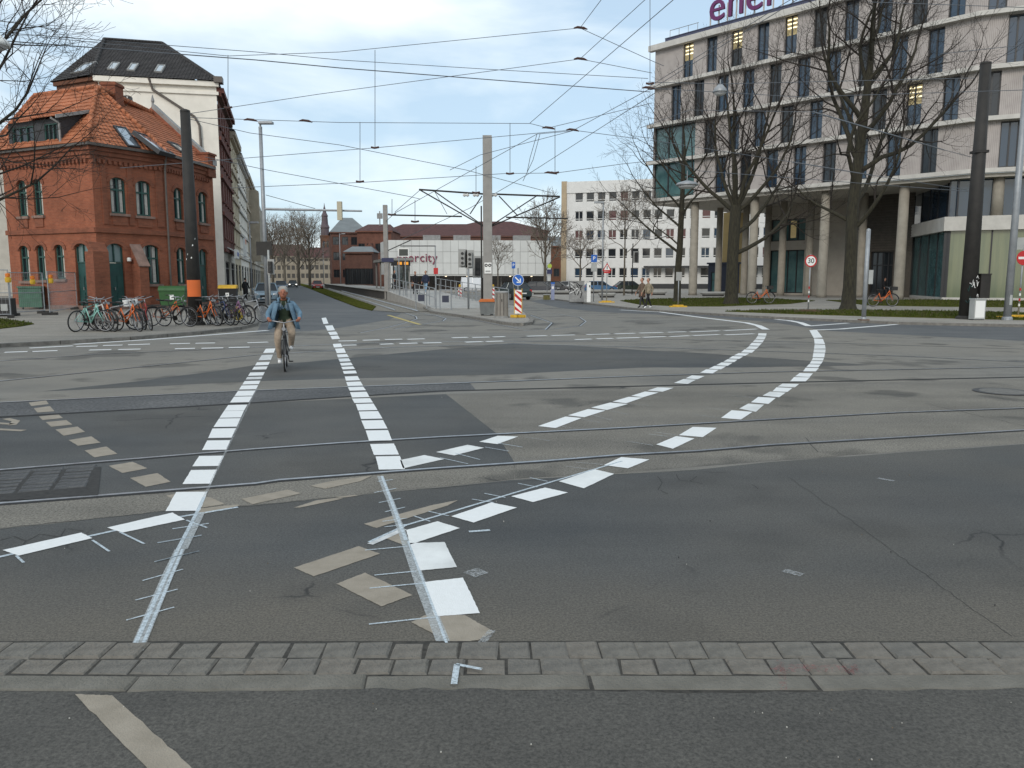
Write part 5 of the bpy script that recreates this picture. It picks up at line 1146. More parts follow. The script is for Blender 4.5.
g0 = P(371, 255, 146); build('gable', MB().extrude([(0.4, -3, 0), (0.4, -3, 5), (2.7, -3, 8.2), (5.2, -3, 5), (5.2, -3, 0)], (0, 3.3, 0)), MATS['brick_orange'], rt, F_)
build('gable_window', MB().box((2.1, -3.1, 4.6), (3.4, -3.003, 6.6)), M_glass, rt, F_)
build('roof_mast', MB().tube([(Ln * 0.55, 5, h), (Ln * 0.55, 5, h + 4)], 0.12, 5).box((Ln * 0.55 - 0.5, 4.8, h + 2.6), (Ln * 0.55 + 0.5, 5.2, h + 3.6)), M_leadgrey, rt, F_)
block('red_roofed_hall', 'long low block with maroon roof behind the panel clad hall', 372, 547, 236, 185, 16, M_brickfar, M_tiler, 3.2, (2, 5.4), 14, 6)
block('red_roofed_hall', 'taller maroon roofed block rising behind the catenary mast', 440, 548, 231, 200, 14, M_brickfar, M_tiler, 2.8, (3, 7), 9, 9)
block('brown_brick_hall', 'brown brick building between the hall and the white office', 545, 584, 246, 165, 12, M_brickb, M_greyroof, 2.2, (2.2,), 5, 1.0)
block('end_block', 'pale apartment block closing the far end of the street', 262, 300, 256, 300, 14, M_endw, M_tiler, 4.5, (2, 5, 8), 8, 1.0)
block('end_block', 'buff apartment block right of it behind the far street trees', 300, 338, 258, 290, 14, M_endw, M_tiler, 4.0, (2, 5, 8), 8, 1.0)
block('glass_pavilion', 'brick and glass pavilion at the far right end of the platform', 345, 372, 252, 132, 6, M_brickfar, M_greyroof, 1.0, (0.8,), 6, 0.6, ww=1.0, wh=2.6)
# church tower
cb = P(326.5, 280, 420); ch = root('church_tower', (cb.x, cb.y, 0), 0.3, 'slender brick church tower with copper lantern spire far down the street', 'church tower')
k = 420 / 800.0
tz = lambda y: P(326.5, y, 420).z
hw = 4.6 * k
build('tower', MB().box((-hw, -hw, 0), (hw, hw, tz(237))), M_brickb, ch, wm(ch))
build('belfry_cornice', MB().box((-hw * 1.12, -hw * 1.12, tz(237)), (hw * 1.12, hw * 1.12, tz(235.5))), M_brickb, ch, wm(ch))
build('lantern', MB().lathe([(hw * 0.9, tz(235.4)), (hw * 0.85, tz(229)), (hw * 1.0, tz(227.5)), (hw * 0.7, tz(224)), (hw * 0.62, tz(217)), (hw * 0.72, tz(216)), (hw * 0.35, tz(212)), (hw * 0.3, tz(210)), (hw * 0.1, tz(206)), (0.06, tz(203))], 10), mat('spire_copper', (0.09, 0.065, 0.075), 0.7, 0.2, 0.3), ch, wm(ch))
for s_ in (-1, 1): build('louvre', MB().box((s_ * hw * 0.4 - 0.5, -hw - 0.06, tz(252)), (s_ * hw * 0.4 + 0.5, -hw - 0.005, tz(241))), M_frame_d, ch, wm(ch))

# ================================================================== MASTS, SIGNALS AND SIGNS
M_mastd = mat('mast_dark', (0.020, 0.018, 0.016), 0.7, 0.35, 3, 0.2, 30)
M_steel = mat('galvanised', (0.27, 0.285, 0.30), 0.5, 0.15, 4, metal=0.3)
M_hbeam = mat('mast_grey', (0.255, 0.245, 0.23), 0.7, 0.12, 3)
M_wire = mat('wire_dark', (0.085, 0.095, 0.11), 0.5)
M_black = mat('black_plastic', (0.012, 0.012, 0.013), 0.5)
M_orange = mat('poster_orange', (0.62, 0.13, 0.025), 0.7, 0.08, 2)
M_sblue = mat('sign_face_blue', (0.006, 0.10, 0.42), 0.45)
M_sred = mat('sign_face_red', (0.45, 0.015, 0.015), 0.45)
M_swhite = mat('sign_face_white', (0.74, 0.74, 0.72), 0.5)
M_back = mat('sign_back', (0.30, 0.30, 0.29), 0.5, 0.1, 3)
M_yellow = mat('plastic_yellow', (0.55, 0.33, 0.02), 0.6, 0.2, 6)
M_boxgrey = mat('cabinet_grey', (0.34, 0.35, 0.34), 0.65, 0.15, 2)
def I(): return Matrix.Identity(4)
def mast(name, label, base, top, r0, r1, m, cat='mast', group=None, n=14, part='pole'):
    rt = root(name, base, 0, label, cat, group)
    o = build(part, MB().tube([base, Vector(base).lerp(top, 0.5), top], [r0, (r0 + r1) / 2, r1], n), m, rt, smooth=True)
    build('cap', MB().lathe([(r1 * 1.05, 0), (r1 * 1.0, 0.06), (r1 * 0.3, 0.1)], n, tuple(top)), m, rt)
    build('base_collar', MB().lathe([(r0 * 1.35, 0), (r0 * 1.3, 0.08), (r0 * 1.05, 0.14)], n, tuple(base)), m, rt)
    return rt
# dark mast left of the middle with orange poster
b = G(196, 325, PZ); tp = P(186, 112, b.y); ml = mast('tram_mast', 'thick dark tapered tram mast with orange poster among the parked bicycles', b, Vector((b.x, b.y, tp.z)), 0.25, 0.165, M_mastd)
zz0, zz1 = P(194, 296.5, b.y).z, P(194, 280, b.y).z
pa = [(b.x + 0.262 * math.cos(R(-72 + k * 12 - 60)), b.y + 0.262 * math.sin(R(-72 + k * 12 - 60))) for k in range(11)]
po_ = MB()
for (xa, ya), (xb, yb) in zip(pa, pa[1:]): po_.poly([(xa, ya, zz0), (xb, yb, zz0), (xb, yb, zz1), (xa, ya, zz1)])
build('poster', po_, M_orange, ml)
q = random.Random(2)
for i in range(6):
    z = q.uniform(1.3, 3.2); a = R(-90) + q.uniform(-1, 1); r_ = 0.243 - z * 0.008
    build('sticker_scrap', MB().poly([(b.x + math.cos(a + da) * (r_ + 0.008), b.y + math.sin(a + da) * (r_ + 0.008), z + dz) for da, dz in ((-.09, 0), (.09, .02), (.08, .07), (-.07, .06))]), M_swhite if i % 3 else M_boxgrey, ml)
# dark mast on the right with grey cabinet and black box
b = G(967, 319, PZ); tp = P(986, 64, b.y); mr = mast('tram_mast', 'thick dark tapered tram mast beside the small white cabinet on the right', b, Vector((b.x, b.y, tp.z)), 0.33, 0.20, M_mastd)
MRT = Vector((b.x, b.y, tp.z))
for y_ in (152,): build('bracket', MB().box((b.x - 0.255, b.y - 0.255, P(980, y_, b.y).z - 0.05), (b.x + 0.255, b.y + 0.255, P(980, y_, b.y).z + 0.05)), M_mastd, mr)
z0 = P(978, 298, b.y).z
build('control_box', MB().box((b.x + 0.32, b.y - 0.25, z0), (b.x + 0.72, b.y + 0.25, z0 + 0.95)).box((b.x + 0.30, b.y - 0.27, z0 + 0.952), (b.x + 0.74, b.y + 0.27, z0 + 1.0)), M_mastd, mr)
q = random.Random(4)
for i in range(8):
    z = q.uniform(0.5, 2.2); a = R(-100) + q.uniform(-.8, .8); pts = []
    for j in range(5): pts.append((b.x + math.cos(a + j * .12) * 0.345, b.y + math.sin(a + j * .12) * 0.345, z + q.uniform(-.15, .15)))
    build('graffiti', MB().tube(pts, 0.012, 4), M_swhite if i % 4 else M_doorg, mr)
cb_ = G(976.5, 320, PZ); cab = root('street_cabinet', cb_, 0.1, 'small white street cabinet leaning against the dark mast on the right', 'cabinet')
build('body', MB().box((-0.24, -0.16, 0.04), (0.24, 0.16, 0.82)), M_boxgrey, cab, wm(cab)); build('lid', MB().box((-0.26, -0.18, 0.822), (0.26, 0.18, 0.87)), M_boxgrey, cab, wm(cab)); build('door', MB().box((-0.2, -0.168, 0.1), (0.2, -0.161, 0.78)), M_swhite, cab, wm(cab)); build('foot', MB().box((-0.22, -0.14, 0), (0.22, 0.14, 0.04)), M_mastd, cab, wm(cab))
# light grey pole at the right edge
b = G(1007, 320, PZ); tp = P(1019.5, 165, b.y); gp_ = mast('lamp_post', 'light grey steel lamp post at the right edge', b, Vector((b.x, b.y, 9.5)), 0.15, 0.10, M_steel, 'lamp post')
build('luminaire', MB().box((b.x - 0.15, b.y - 1.3, 9.45), (b.x + 0.15, b.y, 9.6)), M_steel, gp_)
build('service_hatch', MB().box((b.x - 0.05, b.y - 0.16, 0.7), (b.x + 0.05, b.y - 0.13, 1.1)), M_boxgrey, gp_)
# plain grey post near the orange bike
b = G(863.5, 320.5, PZ); po = mast('signal_post', 'short plain grey steel post with small box in front of the largest tree', b, Vector((b.x, b.y, P(866, 231, b.y).z)), 0.085, 0.08, M_steel, 'post')
z0 = P(868, 284, b.y).z; build('push_button_box', MB().box((b.x + 0.07, b.y - 0.1, z0), (b.x + 0.24, b.y + 0.1, z0 + 0.55)), M_boxgrey, po)
build('base_plate', MB().box((b.x - 0.17, b.y - 0.17, PZ), (b.x + 0.17, b.y + 0.17, PZ + 0.05)), mat('rust', (0.12, 0.06, 0.03), 0.9, 0.4, 8), po)
# sign builder
def disc(c, r, th, y=-1): return MB().lathe([(r, 0), (r, th)], 28, c, axis='Y')
def sign_post(name, label, px, py, ptop, m=M_steel, r=0.032, band=False, lean=0.0, z=PZ):
    b = G(px, py, z); rt = root(name, b, 0, label, 'sign'); h = P(px, ptop, b.y).z
    build('post', MB().tube([b, (b.x + lean, b.y, h)], r, 8), m, rt, smooth=True)
    return rt, b, h
def plate_text(txt, size, c, parent, m, name='lettering'):
    cu = bpy.data.curves.new('t', 'FONT'); cu.body = txt; cu.size = size; cu.extrude = 0.002; cu.offset = 0.012 * size; cu.align_x = 'CENTER'; cu.align_y = 'CENTER'
    tmp = bpy.data.objects.new('tmp', cu); COL.objects.link(tmp); bpy.context.view_layer.update()
    me = bpy.data.meshes.new_from_object(tmp.evaluated_get(bpy.context.evaluated_depsgraph_get())); bpy.data.objects.remove(tmp)
    me.materials.clear(); me.materials.append(m); return put(name, me, parent, T(*c) @ Matrix.Rotation(R(90), 4, 'X'))
def ground_foot(rt, b, name='sign_foot', m=M_yellow, w_=0.42, d_=0.2):
    f = MB()
    f.box((b.x - w_, b.y - d_, PZ), (b.x + w_, b.y + d_, PZ + 0.07)); f.box((b.x - w_ * 0.6, b.y - d_ * 0.7, PZ + 0.072), (b.x + w_ * 0.6, b.y + d_ * 0.7, PZ + 0.13))
    build(name, f, m, rt)
# speed limit 30
rt, b, h = sign_post('speed_limit_sign', 'round red ringed 30 speed limit sign on a banded post', 808, 312, 254)
c = P(812, 261, b.y); build('sign_disc', disc((b.x, b.y - 0.06, c.z), 0.30, 0.012), M_sred, rt); build('sign_face', disc((b.x, b.y - 0.064, c.z), 0.235, 0.003), M_swhite, rt); plate_text('30', 0.34, (b.x, b.y - 0.066, c.z), rt, M_black)
for k in range(4): build('band', MB().lathe([(0.036, PZ + 0.5 + k * 0.22), (0.036, PZ + 0.61 + k * 0.22)], 10, (b.x, b.y, 0)), M_sred if k % 2 else M_swhite, rt)
ground_foot(rt, b, m=mat('foot_brown', (0.09, 0.06, 0.035), 0.9, 0.3, 5), w_=0.7)
# no entry sign at right edge
rt, b, h = sign_post('no_entry_sign', 'red no entry sign behind the grey post at the right edge', 1018, 318, 245)
c = P(1020, 258, b.y); build('sign_disc', disc((b.x, b.y - 0.06, c.z), 0.30, 0.012), M_sred, rt); build('sign_bar', MB().box((b.x - 0.23, b.y - 0.072, c.z - 0.05), (b.x + 0.23, b.y - 0.062, c.z + 0.05)), M_swhite, rt)
for k in range(4): build('band', MB().lathe([(0.036, PZ + 0.5 + k * 0.22), (0.036, PZ + 0.61 + k * 0.22)], 10, (b.x, b.y, 0)), M_sred if k % 2 else M_swhite, rt)
ground_foot(rt, b, w_=0.75, d_=0.3)
build('plate', MB().box((b.x - 0.3, b.y - 0.02, c.z + 0.35), (b.x + 0.35, b.y + 0.02, c.z + 0.85)), M_boxgrey, rt)
# blue arrow sign and warning beacon on the island
bb = G(518, 317.5, PZ)
rt = root('keep_right_beacon', bb, 0, 'red white striped beacon with round blue arrow sign on the island tip', 'sign')
build('post', MB().tube([bb, (bb.x, bb.y, P(517, 268, bb.y).z)], 0.03, 8), M_steel, rt)
c = P(517.3, 280, bb.y); r_ = 5.7 * bb.y / 800
build('sign_disc', disc((bb.x, bb.y - 0.07, c.z), r_, 0.012), M_swhite, rt); build('sign_face', disc((bb.x, bb.y - 0.074, c.z), r_ * 0.94, 0.003), M_sblue, rt)
ar = MB(); k = r_; yy = bb.y - 0.077
def rot2(x, z, a=-45): ca, sa_ = math.cos(R(a)), math.sin(R(a)); return (bb.x + (x * ca - z * sa_) * k, yy, c.z + (x * sa_ + z * ca) * k)
ar.poly([rot2(-0.7, -0.1), rot2(0.5, -0.1), rot2(0.5, 0.1), rot2(-0.7, 0.1)]); ar.poly([rot2(0.72, 0), rot2(0.18, 0.5), rot2(0.02, 0.42), rot2(0.45, 0)]); ar.poly([rot2(0.72, 0), rot2(0.45, 0), rot2(0.02, -0.42), rot2(0.18, -0.5)])
build('arrow', ar, M_swhite, rt)
x0, x1 = P(514.8, 300, bb.y).x, P(521.5, 300, bb.y).x; z0, z1 = P(518, 313.5, bb.y).z, P(518, 290, bb.y).z
build('beacon_panel', MB().box((x0, bb.y - 0.05, z0), (x1, bb.y + 0.01, z1)), M_swhite, rt)
hh = (z1 - z0); w_ = x1 - x0
for k in range(4):
    za = z0 + hh * (k * 0.28 - 0.08); p = [(x0, za + w_ * 0.9), (x1, za), (x1, za + hh * 0.14), (x0, za + hh * 0.14 + w_ * 0.9)]
    p = [(x, min(max(z, z0), z1)) for x, z in p]; build('stripe', MB().poly([(x, bb.y - 0.053, z) for x, z in p]), M_sred, rt)
build('beacon_frame', MB().box((x0 - 0.03, bb.y - 0.045, z0), (x0 - 0.002, bb.y + 0.02, z1 + 0.06)).box((x1 + 0.002, bb.y - 0.045, z0), (x1 + 0.03, bb.y + 0.02, z1 + 0.06)), M_yellow, rt)
f = MB()
for a in range(6): ca = a * math.pi / 3; f.box((-0.1, -0.1, 0), (0.1, 0.1, 0.10), M=T(bb.x + 0.22 * math.cos(ca), bb.y + 0.16 * math.sin(ca), PZ + 0.002 * a) @ RZ(ca))
for a in range(6): ca = a * math.pi / 3; build('foot_block', MB().box((-0.09, -0.12, 0), (0.09, 0.12, 0.11), M=T(bb.x + 0.24 * math.cos(ca), bb.y + 0.18 * math.sin(ca), PZ + 0.002 * a) @ RZ(ca)), M_yellow, rt)
# central catenary mast
mb_ = G(488, 313, PZ); YM = mb_.y; mt = P(487.5, 138, YM)
cm = root('catenary_mast', mb_, 0, 'grey steel beam mast on the traffic island carrying lattice catenary arms', 'mast')
hb = MB(); w_ = 0.215
hb.box((-w_, -0.24, 0), (w_, -0.21, mt.z)); hb.box((-w_, 0.21, 0), (w_, 0.24, mt.z)); hb.box((-0.02, -0.21, 0), (0.02, 0.21, mt.z))
for z in (2, 4, 6, 8): hb.box((-w_, -0.21, z), (-0.021, 0.21, z + 0.02)); hb.box((0.021, -0.21, z), (w_, 0.21, z + 0.02))
build('beam', hb, M_hbeam, cm, T(mb_.x, mb_.y, PZ)); build('web_shadow_pipe', MB().tube([(mb_.x - 0.3, mb_.y - 0.1, PZ), (mb_.x - 0.3, mb_.y - 0.1, 5.2)], 0.035, 6), M_mastd, cm)  # dark tube added in place of the shade along the beam's web
build('foot_plate', MB().box((mb_.x - 0.35, mb_.y - 0.35, PZ), (mb_.x + 0.35, mb_.y + 0.35, PZ + 0.05)), M_hbeam, cm)
nb = P(488, 271, YM - 0.26); build('number_plate', MB().box((nb.x - 0.17, nb.y - 0.03, nb.z - 0.12), (nb.x + 0.17, nb.y, nb.z + 0.4)), M_swhite, cm)
for dx in (-0.085, 0.085): build('digit', MB().torus((nb.x + dx, nb.y - 0.036, nb.z + 0.27), 0.055, 0.022, 12, 4), M_black, cm)
build('text_line', MB().box((nb.x - 0.12, nb.y - 0.036, nb.z - 0.05), (nb.x + 0.12, nb.y - 0.031, nb.z + 0.02)), M_back, cm)
def arm(*pp, r=0.03, name='arm', Y=None): build(name, MB().tube([P(x, y, (Y or YM)) for x, y in pp], r, 6), M_mastd, cm)
arm((419, 189.5), (484, 194), r=0.045); arm((491, 194), (560, 196.5), r=0.045)
arm((420, 190), (483, 226), r=0.035); arm((434, 191), (483, 225.5)); arm((482, 196), (470, 214)); arm((538, 195), (492, 225)); arm((560, 197), (492, 226), r=0.035); arm((499, 196), (518, 216))
arm((392, 215), (462, 216.5), r=0.04, name='steady_arm'); arm((506, 217.3), (568, 218.5), r=0.04, name='steady_arm')
for x, y in ((466, 195), (476, 195), (494, 195)): build('insulator', MB().lathe([(0.04, -0.15), (0.09, -0.08), (0.05, 0), (0.09, 0.08), (0.04, 0.15)], 8, tuple(P(x, y, YM)), axis='X'), mat('insulator_white', (0.6, 0.6, 0.58), 0.4), cm)
# platform end pole
pb_ = Vector((*G(387, 300).to_2d(), 0.8)); PLY = pb_.y
pm = root('platform_mast', (pb_.x, pb_.y, 0.7), 0, 'grey steel mast at the near end of the tram platform', 'mast')
build('pole', MB().box((pb_.x - 0.17, pb_.y - 0.17, 0.1), (pb_.x + 0.17, pb_.y + 0.17, P(387, 205, PLY).z)), M_hbeam, pm); build('foot_plate', MB().box((pb_.x - 0.26, pb_.y - 0.26, 0.05), (pb_.x + 0.26, pb_.y + 0.26, 0.098)), M_hbeam, pm)
build('bracket', MB().tube([P(387, 251, PLY), P(411, 240, PLY)], 0.04, 5), M_mastd, pm); build('bracket', MB().tube([P(401, 246, PLY), P(436, 246, PLY)], 0.03, 5), M_mastd, pm)
build('name_plate', MB().box((P(382, 260, PLY).x, PLY - 0.24, P(387, 262, PLY).z), (P(394, 260, PLY).x, PLY - 0.19, P(387, 258, PLY).z)), mat('plate_navy', (0.015, 0.02, 0.07), 0.5), pm)
# lamp mast with signal arm at left of the street
lb = G(267.5, 308, PZ); LY = lb.y; ltz = P(264.5, 128, LY).z
lm = mast('lamp_mast', 'tall grey lamp mast with a long signal arm over the street', lb, Vector((lb.x, lb.y, ltz)), 0.125, 0.10, M_steel, 'lamp mast')
hz = P(265, 122.5, LY).z
build('lamp_arm', MB().tube([(lb.x, LY, ltz), (lb.x, LY, hz - 0.05)], 0.06, 8), M_steel, lm); build('lamp_head', MB().box((lb.x - 0.06, LY - 0.2, hz - 0.08), (lb.x + 0.7, LY + 0.2, hz + 0.04)), M_steel, lm)
a0, a1 = P(264, 209, LY), P(362, 211, LY); build('signal_arm', MB().tube([a0, a1], [0.075, 0.05], 8), M_steel, lm)
s0 = P(340.5, 211, LY)
so_ = build('hanging_signal', MB().box((s0.x - 0.13, LY - 0.32, s0.z - 0.52), (s0.x + 0.13, LY - 0.08, s0.z + 0.5)), mat('signal_back_beige', (0.42, 0.38, 0.28), 0.7), lm)
for k in range(3): build('visor', MB().lathe([(0.1, 0), (0.1, 0.16)], 10, (s0.x, LY - 0.09, s0.z - 0.35 + k * 0.32), axis='Y'), M_black, so_)
tb_ = P(265.5, 248, LY); build('sign_board_back', MB().box((tb_.x - 0.45, LY - 0.24, tb_.z - 0.42), (tb_.x + 0.42, LY - 0.2, tb_.z + 0.35)), M_mastd, lm)
# traffic signals
def signal(name, label, px, py, ytop, lean=0, heads=((0, 0),), m=M_steel, z=PZ, sc=1.0, back=False):
    b = G(px, py, z); rt = root(name, b, 0, label, 'traffic signal'); h = P(px, ytop, b.y).z
    build('post', MB().tube([b, (b.x, b.y, h)], 0.055, 8), m, rt, smooth=True)
    for dx, dz in heads:
        hd = build('signal_head', MB().box((b.x + dx - 0.15 * sc, b.y - 0.28, h - dz - 1.0 * sc), (b.x + dx + 0.15 * sc, b.y - 0.06, h - dz - 0.02)), M_black if not back else M_back, rt)
        for k in range(3): build('lens', MB().lathe([(0.1 * sc, 0), (0.1 * sc, 0.03)], 12, (b.x + dx, b.y - 0.31, h - dz - 0.18 * sc - k * 0.32 * sc), axis='Y'), mat('lens_dark', (0.02, 0.02, 0.02), 0.3), hd)
        build('backboard', MB().box((b.x + dx - 0.3 * sc, b.y - 0.055, h - dz - 1.12 * sc), (b.x + dx + 0.3 * sc, b.y - 0.035, h - dz + 0.1)), M_back, hd)
    return rt, b, h
signal('traffic_signal', 'traffic signal with pale backboard left of the catenary mast', 468.5, 309, 251, heads=((0.1, 0.05), (-0.3, 0.0)), sc=0.8, back=True)
signal('traffic_signal', 'dark traffic signal half hidden beside the catenary mast', 482.5, 308, 256, heads=((-0.25, 0.1),), m=M_mastd)
signal('traffic_signal', 'traffic signal with yellow box by the left street corner', 270.5, 309, 250, heads=((0.12, 0.6),), m=M_boxgrey, sc=0.65)
signal('traffic_signal', 'dark traffic signal on black post near the walking couple', 632, 294.5, 243.5, heads=((0.35, 0.9),), m=M_mastd)
# small yellow control boxes
# plate signs on the right forecourt
rt, b, h = sign_post('parking_sign', 'blue parking sign with white supplementary plate left of the warning triangle', 593.5, 301.5, 250)
c = P(594.5, 258.5, b.y); r_ = 2.9 * b.y / 800
build('sign_face', MB().box((b.x - r_, b.y - 0.05, c.z - r_ * 1.25), (b.x + r_, b.y - 0.04, c.z + r_ * 1.25)), M_sblue, rt); plate_text('P', r_ * 1.7, (b.x, b.y - 0.053, c.z), rt, M_swhite)
build('plate', MB().box((b.x - r_, b.y - 0.05, c.z - r_ * 4.4), (b.x + r_, b.y - 0.04, c.z - r_ * 1.5)), M_boxgrey, rt)
rt, b, h = sign_post('warning_sign', 'red bordered warning triangle on a thin post', 606.5, 302.5, 262)
c = P(606, 268, b.y); k = 4.6 * b.y / 800
tri = lambda s: [(b.x - s, b.y - 0.05, c.z - s * 0.62), (b.x + s, b.y - 0.05, c.z - s * 0.62), (b.x, b.y - 0.05, c.z + s * 1.1)]
build('sign_face', MB().extrude(tri(k), (0, 0.012, 0)), M_sred, rt); build('sign_inner', MB().poly([(x, y - 0.004, z) for x, y, z in tri(k * 0.66)]), M_swhite, rt); build('pictogram', MB().box((b.x - 0.03, b.y - 0.06, c.z - k * 0.25), (b.x + 0.03, b.y - 0.0555, c.z + k * 0.4)), M_black, rt)
build('plate', MB().box((b.x - k * 0.7, b.y - 0.05, c.z - k * 1.1), (b.x + k * 0.7, b.y - 0.04, c.z - k * 0.7)), M_sred, rt)
ground_foot(rt, b, w_=0.55)
rt, b, h = sign_post('direction_sign', 'small plate on a thin post below the thin bare tree', 678, 307, 272)
build('plate', MB().box((b.x - 0.17, b.y - 0.05, h - 0.5), (b.x + 0.17, b.y - 0.04, h)), M_back, rt); ground_foot(rt, b, w_=0.5)
rt, b, h = sign_post('parking_sign', 'small blue parking sign above the round blue arrow sign', 513.5, 300, 262, z=PZ)
build('sign_face', MB().box((b.x - 0.14, b.y - 0.05, h - 0.5), (b.x + 0.14, b.y - 0.04, h)), M_sblue, rt); plate_text('P', 0.3, (b.x, b.y - 0.053, h - 0.25), rt, M_swhite)
rt, b, h = sign_post('stop_sign_post', 'small navy and lime stop sign on a pole right of the island', 547, 296, 264, z=0)
build('plate', MB().box((b.x - 0.02, b.y - 0.05, h - 1.0), (b.x + 0.5, b.y - 0.03, h - 0.55)), mat('plate_navy2', (0.02, 0.025, 0.08), 0.5), rt); build('round_plate', disc((b.x + 0.25, b.y - 0.06, h - 0.2), 0.22, 0.02), mat('lime', (0.35, 0.45, 0.05), 0.5), rt)
# lamp posts on forecourt and platform
def lamp(label, px, py, ytop, armpx, Y=None, r=0.07, z=PZ, m=M_steel):
    b = G(px, py, z); h = P(px, ytop, b.y).z; rt = mast('street_lamp', label, b, Vector((b.x, b.y, h)), r, r * 0.7, m, 'street lamp')
    ax = armpx * b.y / 800; build('lamp_arm', MB().tube([(b.x, b.y, h - 0.05), (b.x + ax, b.y, h + 0.05)], 0.04, 6), m, rt)
    build('lamp_head', MB().box((b.x + ax - 0.35, b.y - 0.12, h - 0.02), (b.x + ax + 0.3, b.y + 0.12, h + 0.12)), m, rt); return rt
lamp('tall thin street lamp in front of the white office', 602, 302, 203, -4)
lamp('slim street lamp before the far terrace houses', 252.5, 300, 223, 5, r=0.06)
lamp('slim street lamp standing at the far side of the platform', 341, 288, 234, 4, r=0.09, z=0)
lamp('slim street lamp nearest the church tower', 324, 285.5, 243, 3, r=0.1, z=0)
# hanging span-wire lamps
def hang_lamp(label, px, py, Y, r):
    c = P(px, py, Y); rt = root('hanging_lamp', c, 0, label, 'lamp')
    build('shade', MB().lathe([(r * 0.2, r * 1.0), (r * 0.3, r * 0.95), (r * 0.75, r * 0.45), (r * 1.0, 0), (r * 0.95, -0.02)], 16, tuple(c)), M_steel, rt, smooth=True)
    build('globe', MB().ball((c.x, c.y, c.z - 0.02), (r * 0.8, r * 0.8, r * 0.45)), mat('opal', (0.5, 0.5, 0.5), 0.3), rt, smooth=True); build('hook', MB().tube([c + Vector((0, 0, r)), c + Vector((0, 0, r * 1.6))], 0.03, 5), M_steel, rt)
    return c, r
hl = hang_lamp('bell shaped lamp hanging from a span wire before the office block', 720, 92, 40, 0.36)
c = P(687, 185, 44); rt = root('flat_street_lamp', c, 0, 'flat disc lamp hanging low by the thin bare tree', 'lamp')
build('shade', MB().lathe([(0.15, 0.22), (0.5, 0.12), (0.62, 0.0), (0.58, -0.03)], 18, tuple(c)), M_steel, rt, smooth=True); build('globe', MB().ball((c.x, c.y, c.z - 0.05), (0.5, 0.5, 0.16)), MATS['opal'], rt, smooth=True); build('hook', MB().tube([c + Vector((0, 0, 0.2)), c + Vector((0, 0, 0.75))], 0.025, 5), M_steel, rt)
c = P(-4, 43, 17); rt = root('hanging_lamp', c, 0, 'pale lamp cut off by the top left edge', 'lamp')
build('shade', MB().lathe([(0.06, 0.2), (0.14, 0.12), (0.26, 0.02), (0.25, -0.06)], 14, tuple(c)), M_swhite, rt, smooth=True); build('hook', MB().tube([c + Vector((0, 0, 0.2)), c + Vector((0, 0, 0.45))], 0.02, 5), M_steel, rt); build('globe', MB().ball((c.x, c.y, c.z - 0.06), (0.2, 0.2, 0.09)), MATS['opal'], rt, smooth=True)

# ------------------------------------------------------------------ overhead wires
net = root('overhead_wire_net', P(580, 59, 30), 0, 'dark web of tram contact and span wires across the sky', 'overhead wires')
def wire(pts, z, r=0.011, sag=0.0, name='wire'):
    zs = z if isinstance(z, (list, tuple)) else [z] * len(pts)
    pp = [Wz(x, y, q) for (x, y), q in zip(pts, zs)]; res = []
    for a, b in zip(pp, pp[1:]):
        n_ = 6
        for i in range(n_):
            t = i / n_; p = a.lerp(b, t); p.z -= sag * 4 * t * (1 - t); res.append(p)
    res.append(pp[-1]); build(name, MB().tube(res, [max(r * 0.8, p.length * 0.00034) for p in res], 5), M_wire, net)
wire([(-60, 28), (256, 52), (340, 60), (500, 70), (648, 78.5)], [7.6, 7.8, 7.9, 8.0, 8.2])
wire([(-60, 36), (256, 60), (340, 68), (500, 80.5), (650, 92)], [7.0, 7.0, 7.0, 7.1, 7.2], 0.016)
wire([(40, 37), (228, 56), (340, 52), (580, 28)], [8.5, 8.7, 8.8, 9])
wire([(580, 28), (604, -4), (660, -70)], 9.0); wire([(580, 28), (650, 60), (664, 66)], [9, 9.6, 9.8])
wire([(187, 114), (320, 94), (580, 59)], [8.0, 8.4, 8.8]); wire([(580, 59), (648, -3), (700, -50)], 8.8); wire([(580, 59), (652, 73)], [8.8, 9.2])
wire([(530, 123), (673, 0), (720, -40)], [7.4, 7.6, 7.7])
wire([(187, 117.5), (340, 122.5), (530, 123.5), (548, 128), (652, 103)], [8.0, 7.8, 7.6, 7.6, 8.5])
wire([(187, 118.5), (250, 133), (340, 145), (466, 170), (552, 193)], [8.0, 7.8, 7.6, 7.3, 7.2])
wire([(120, 168), (373, 148), (572, 130), (636, 138.5)], [7.4, 7.2, 7.4, 8])
wire([(205, 157), (267, 170), (407, 196), (420, 199)], [7.8, 7.8, 7.4, 7.4]); wire([(266, 195), (315, 208.5)], [10.0, 7.6])
wire([(230, 188), (360, 182.5), (506, 173.5), (556, 173), (622, 164), (660, 160)], [7, 6.8, 6.6, 6.6, 7, 7.2])
wire([(655, 86), (572, 131), (537, 134), (395, 213), (384, 223)], [6.6, 6.6, 6.6, 6.4, 6.4]); wire([(655, 93), (530, 173), (470, 208), (400, 240)], [6.0, 6.0, 5.9, 5.8])
wire([(537, 134), (530, 158), (527, 173)], 6.4); wire([(540, 134), (533, 160), (523, 181)], 6.4)
wire([(450, 170), (480, 155), (572, 131)], [6.4, 6.4, 6.6]); wire([(420, 190), (395, 212)], [6.4, 6.3]); wire([(435, 192), (447, 214)], 6.4)
wire([(648, 88), (800, 97), (1024, 90), (1080, 88)], [7.2, 7.2, 7.2, 7.2]); wire([(868, 2), (1024, 7.5), (1080, 10)], 8.5); wire([(940, 54), (1024, 45), (1080, 40)], 7.8); wire([(985, 68), (1004, 55), (1050, 25)], 10.4)
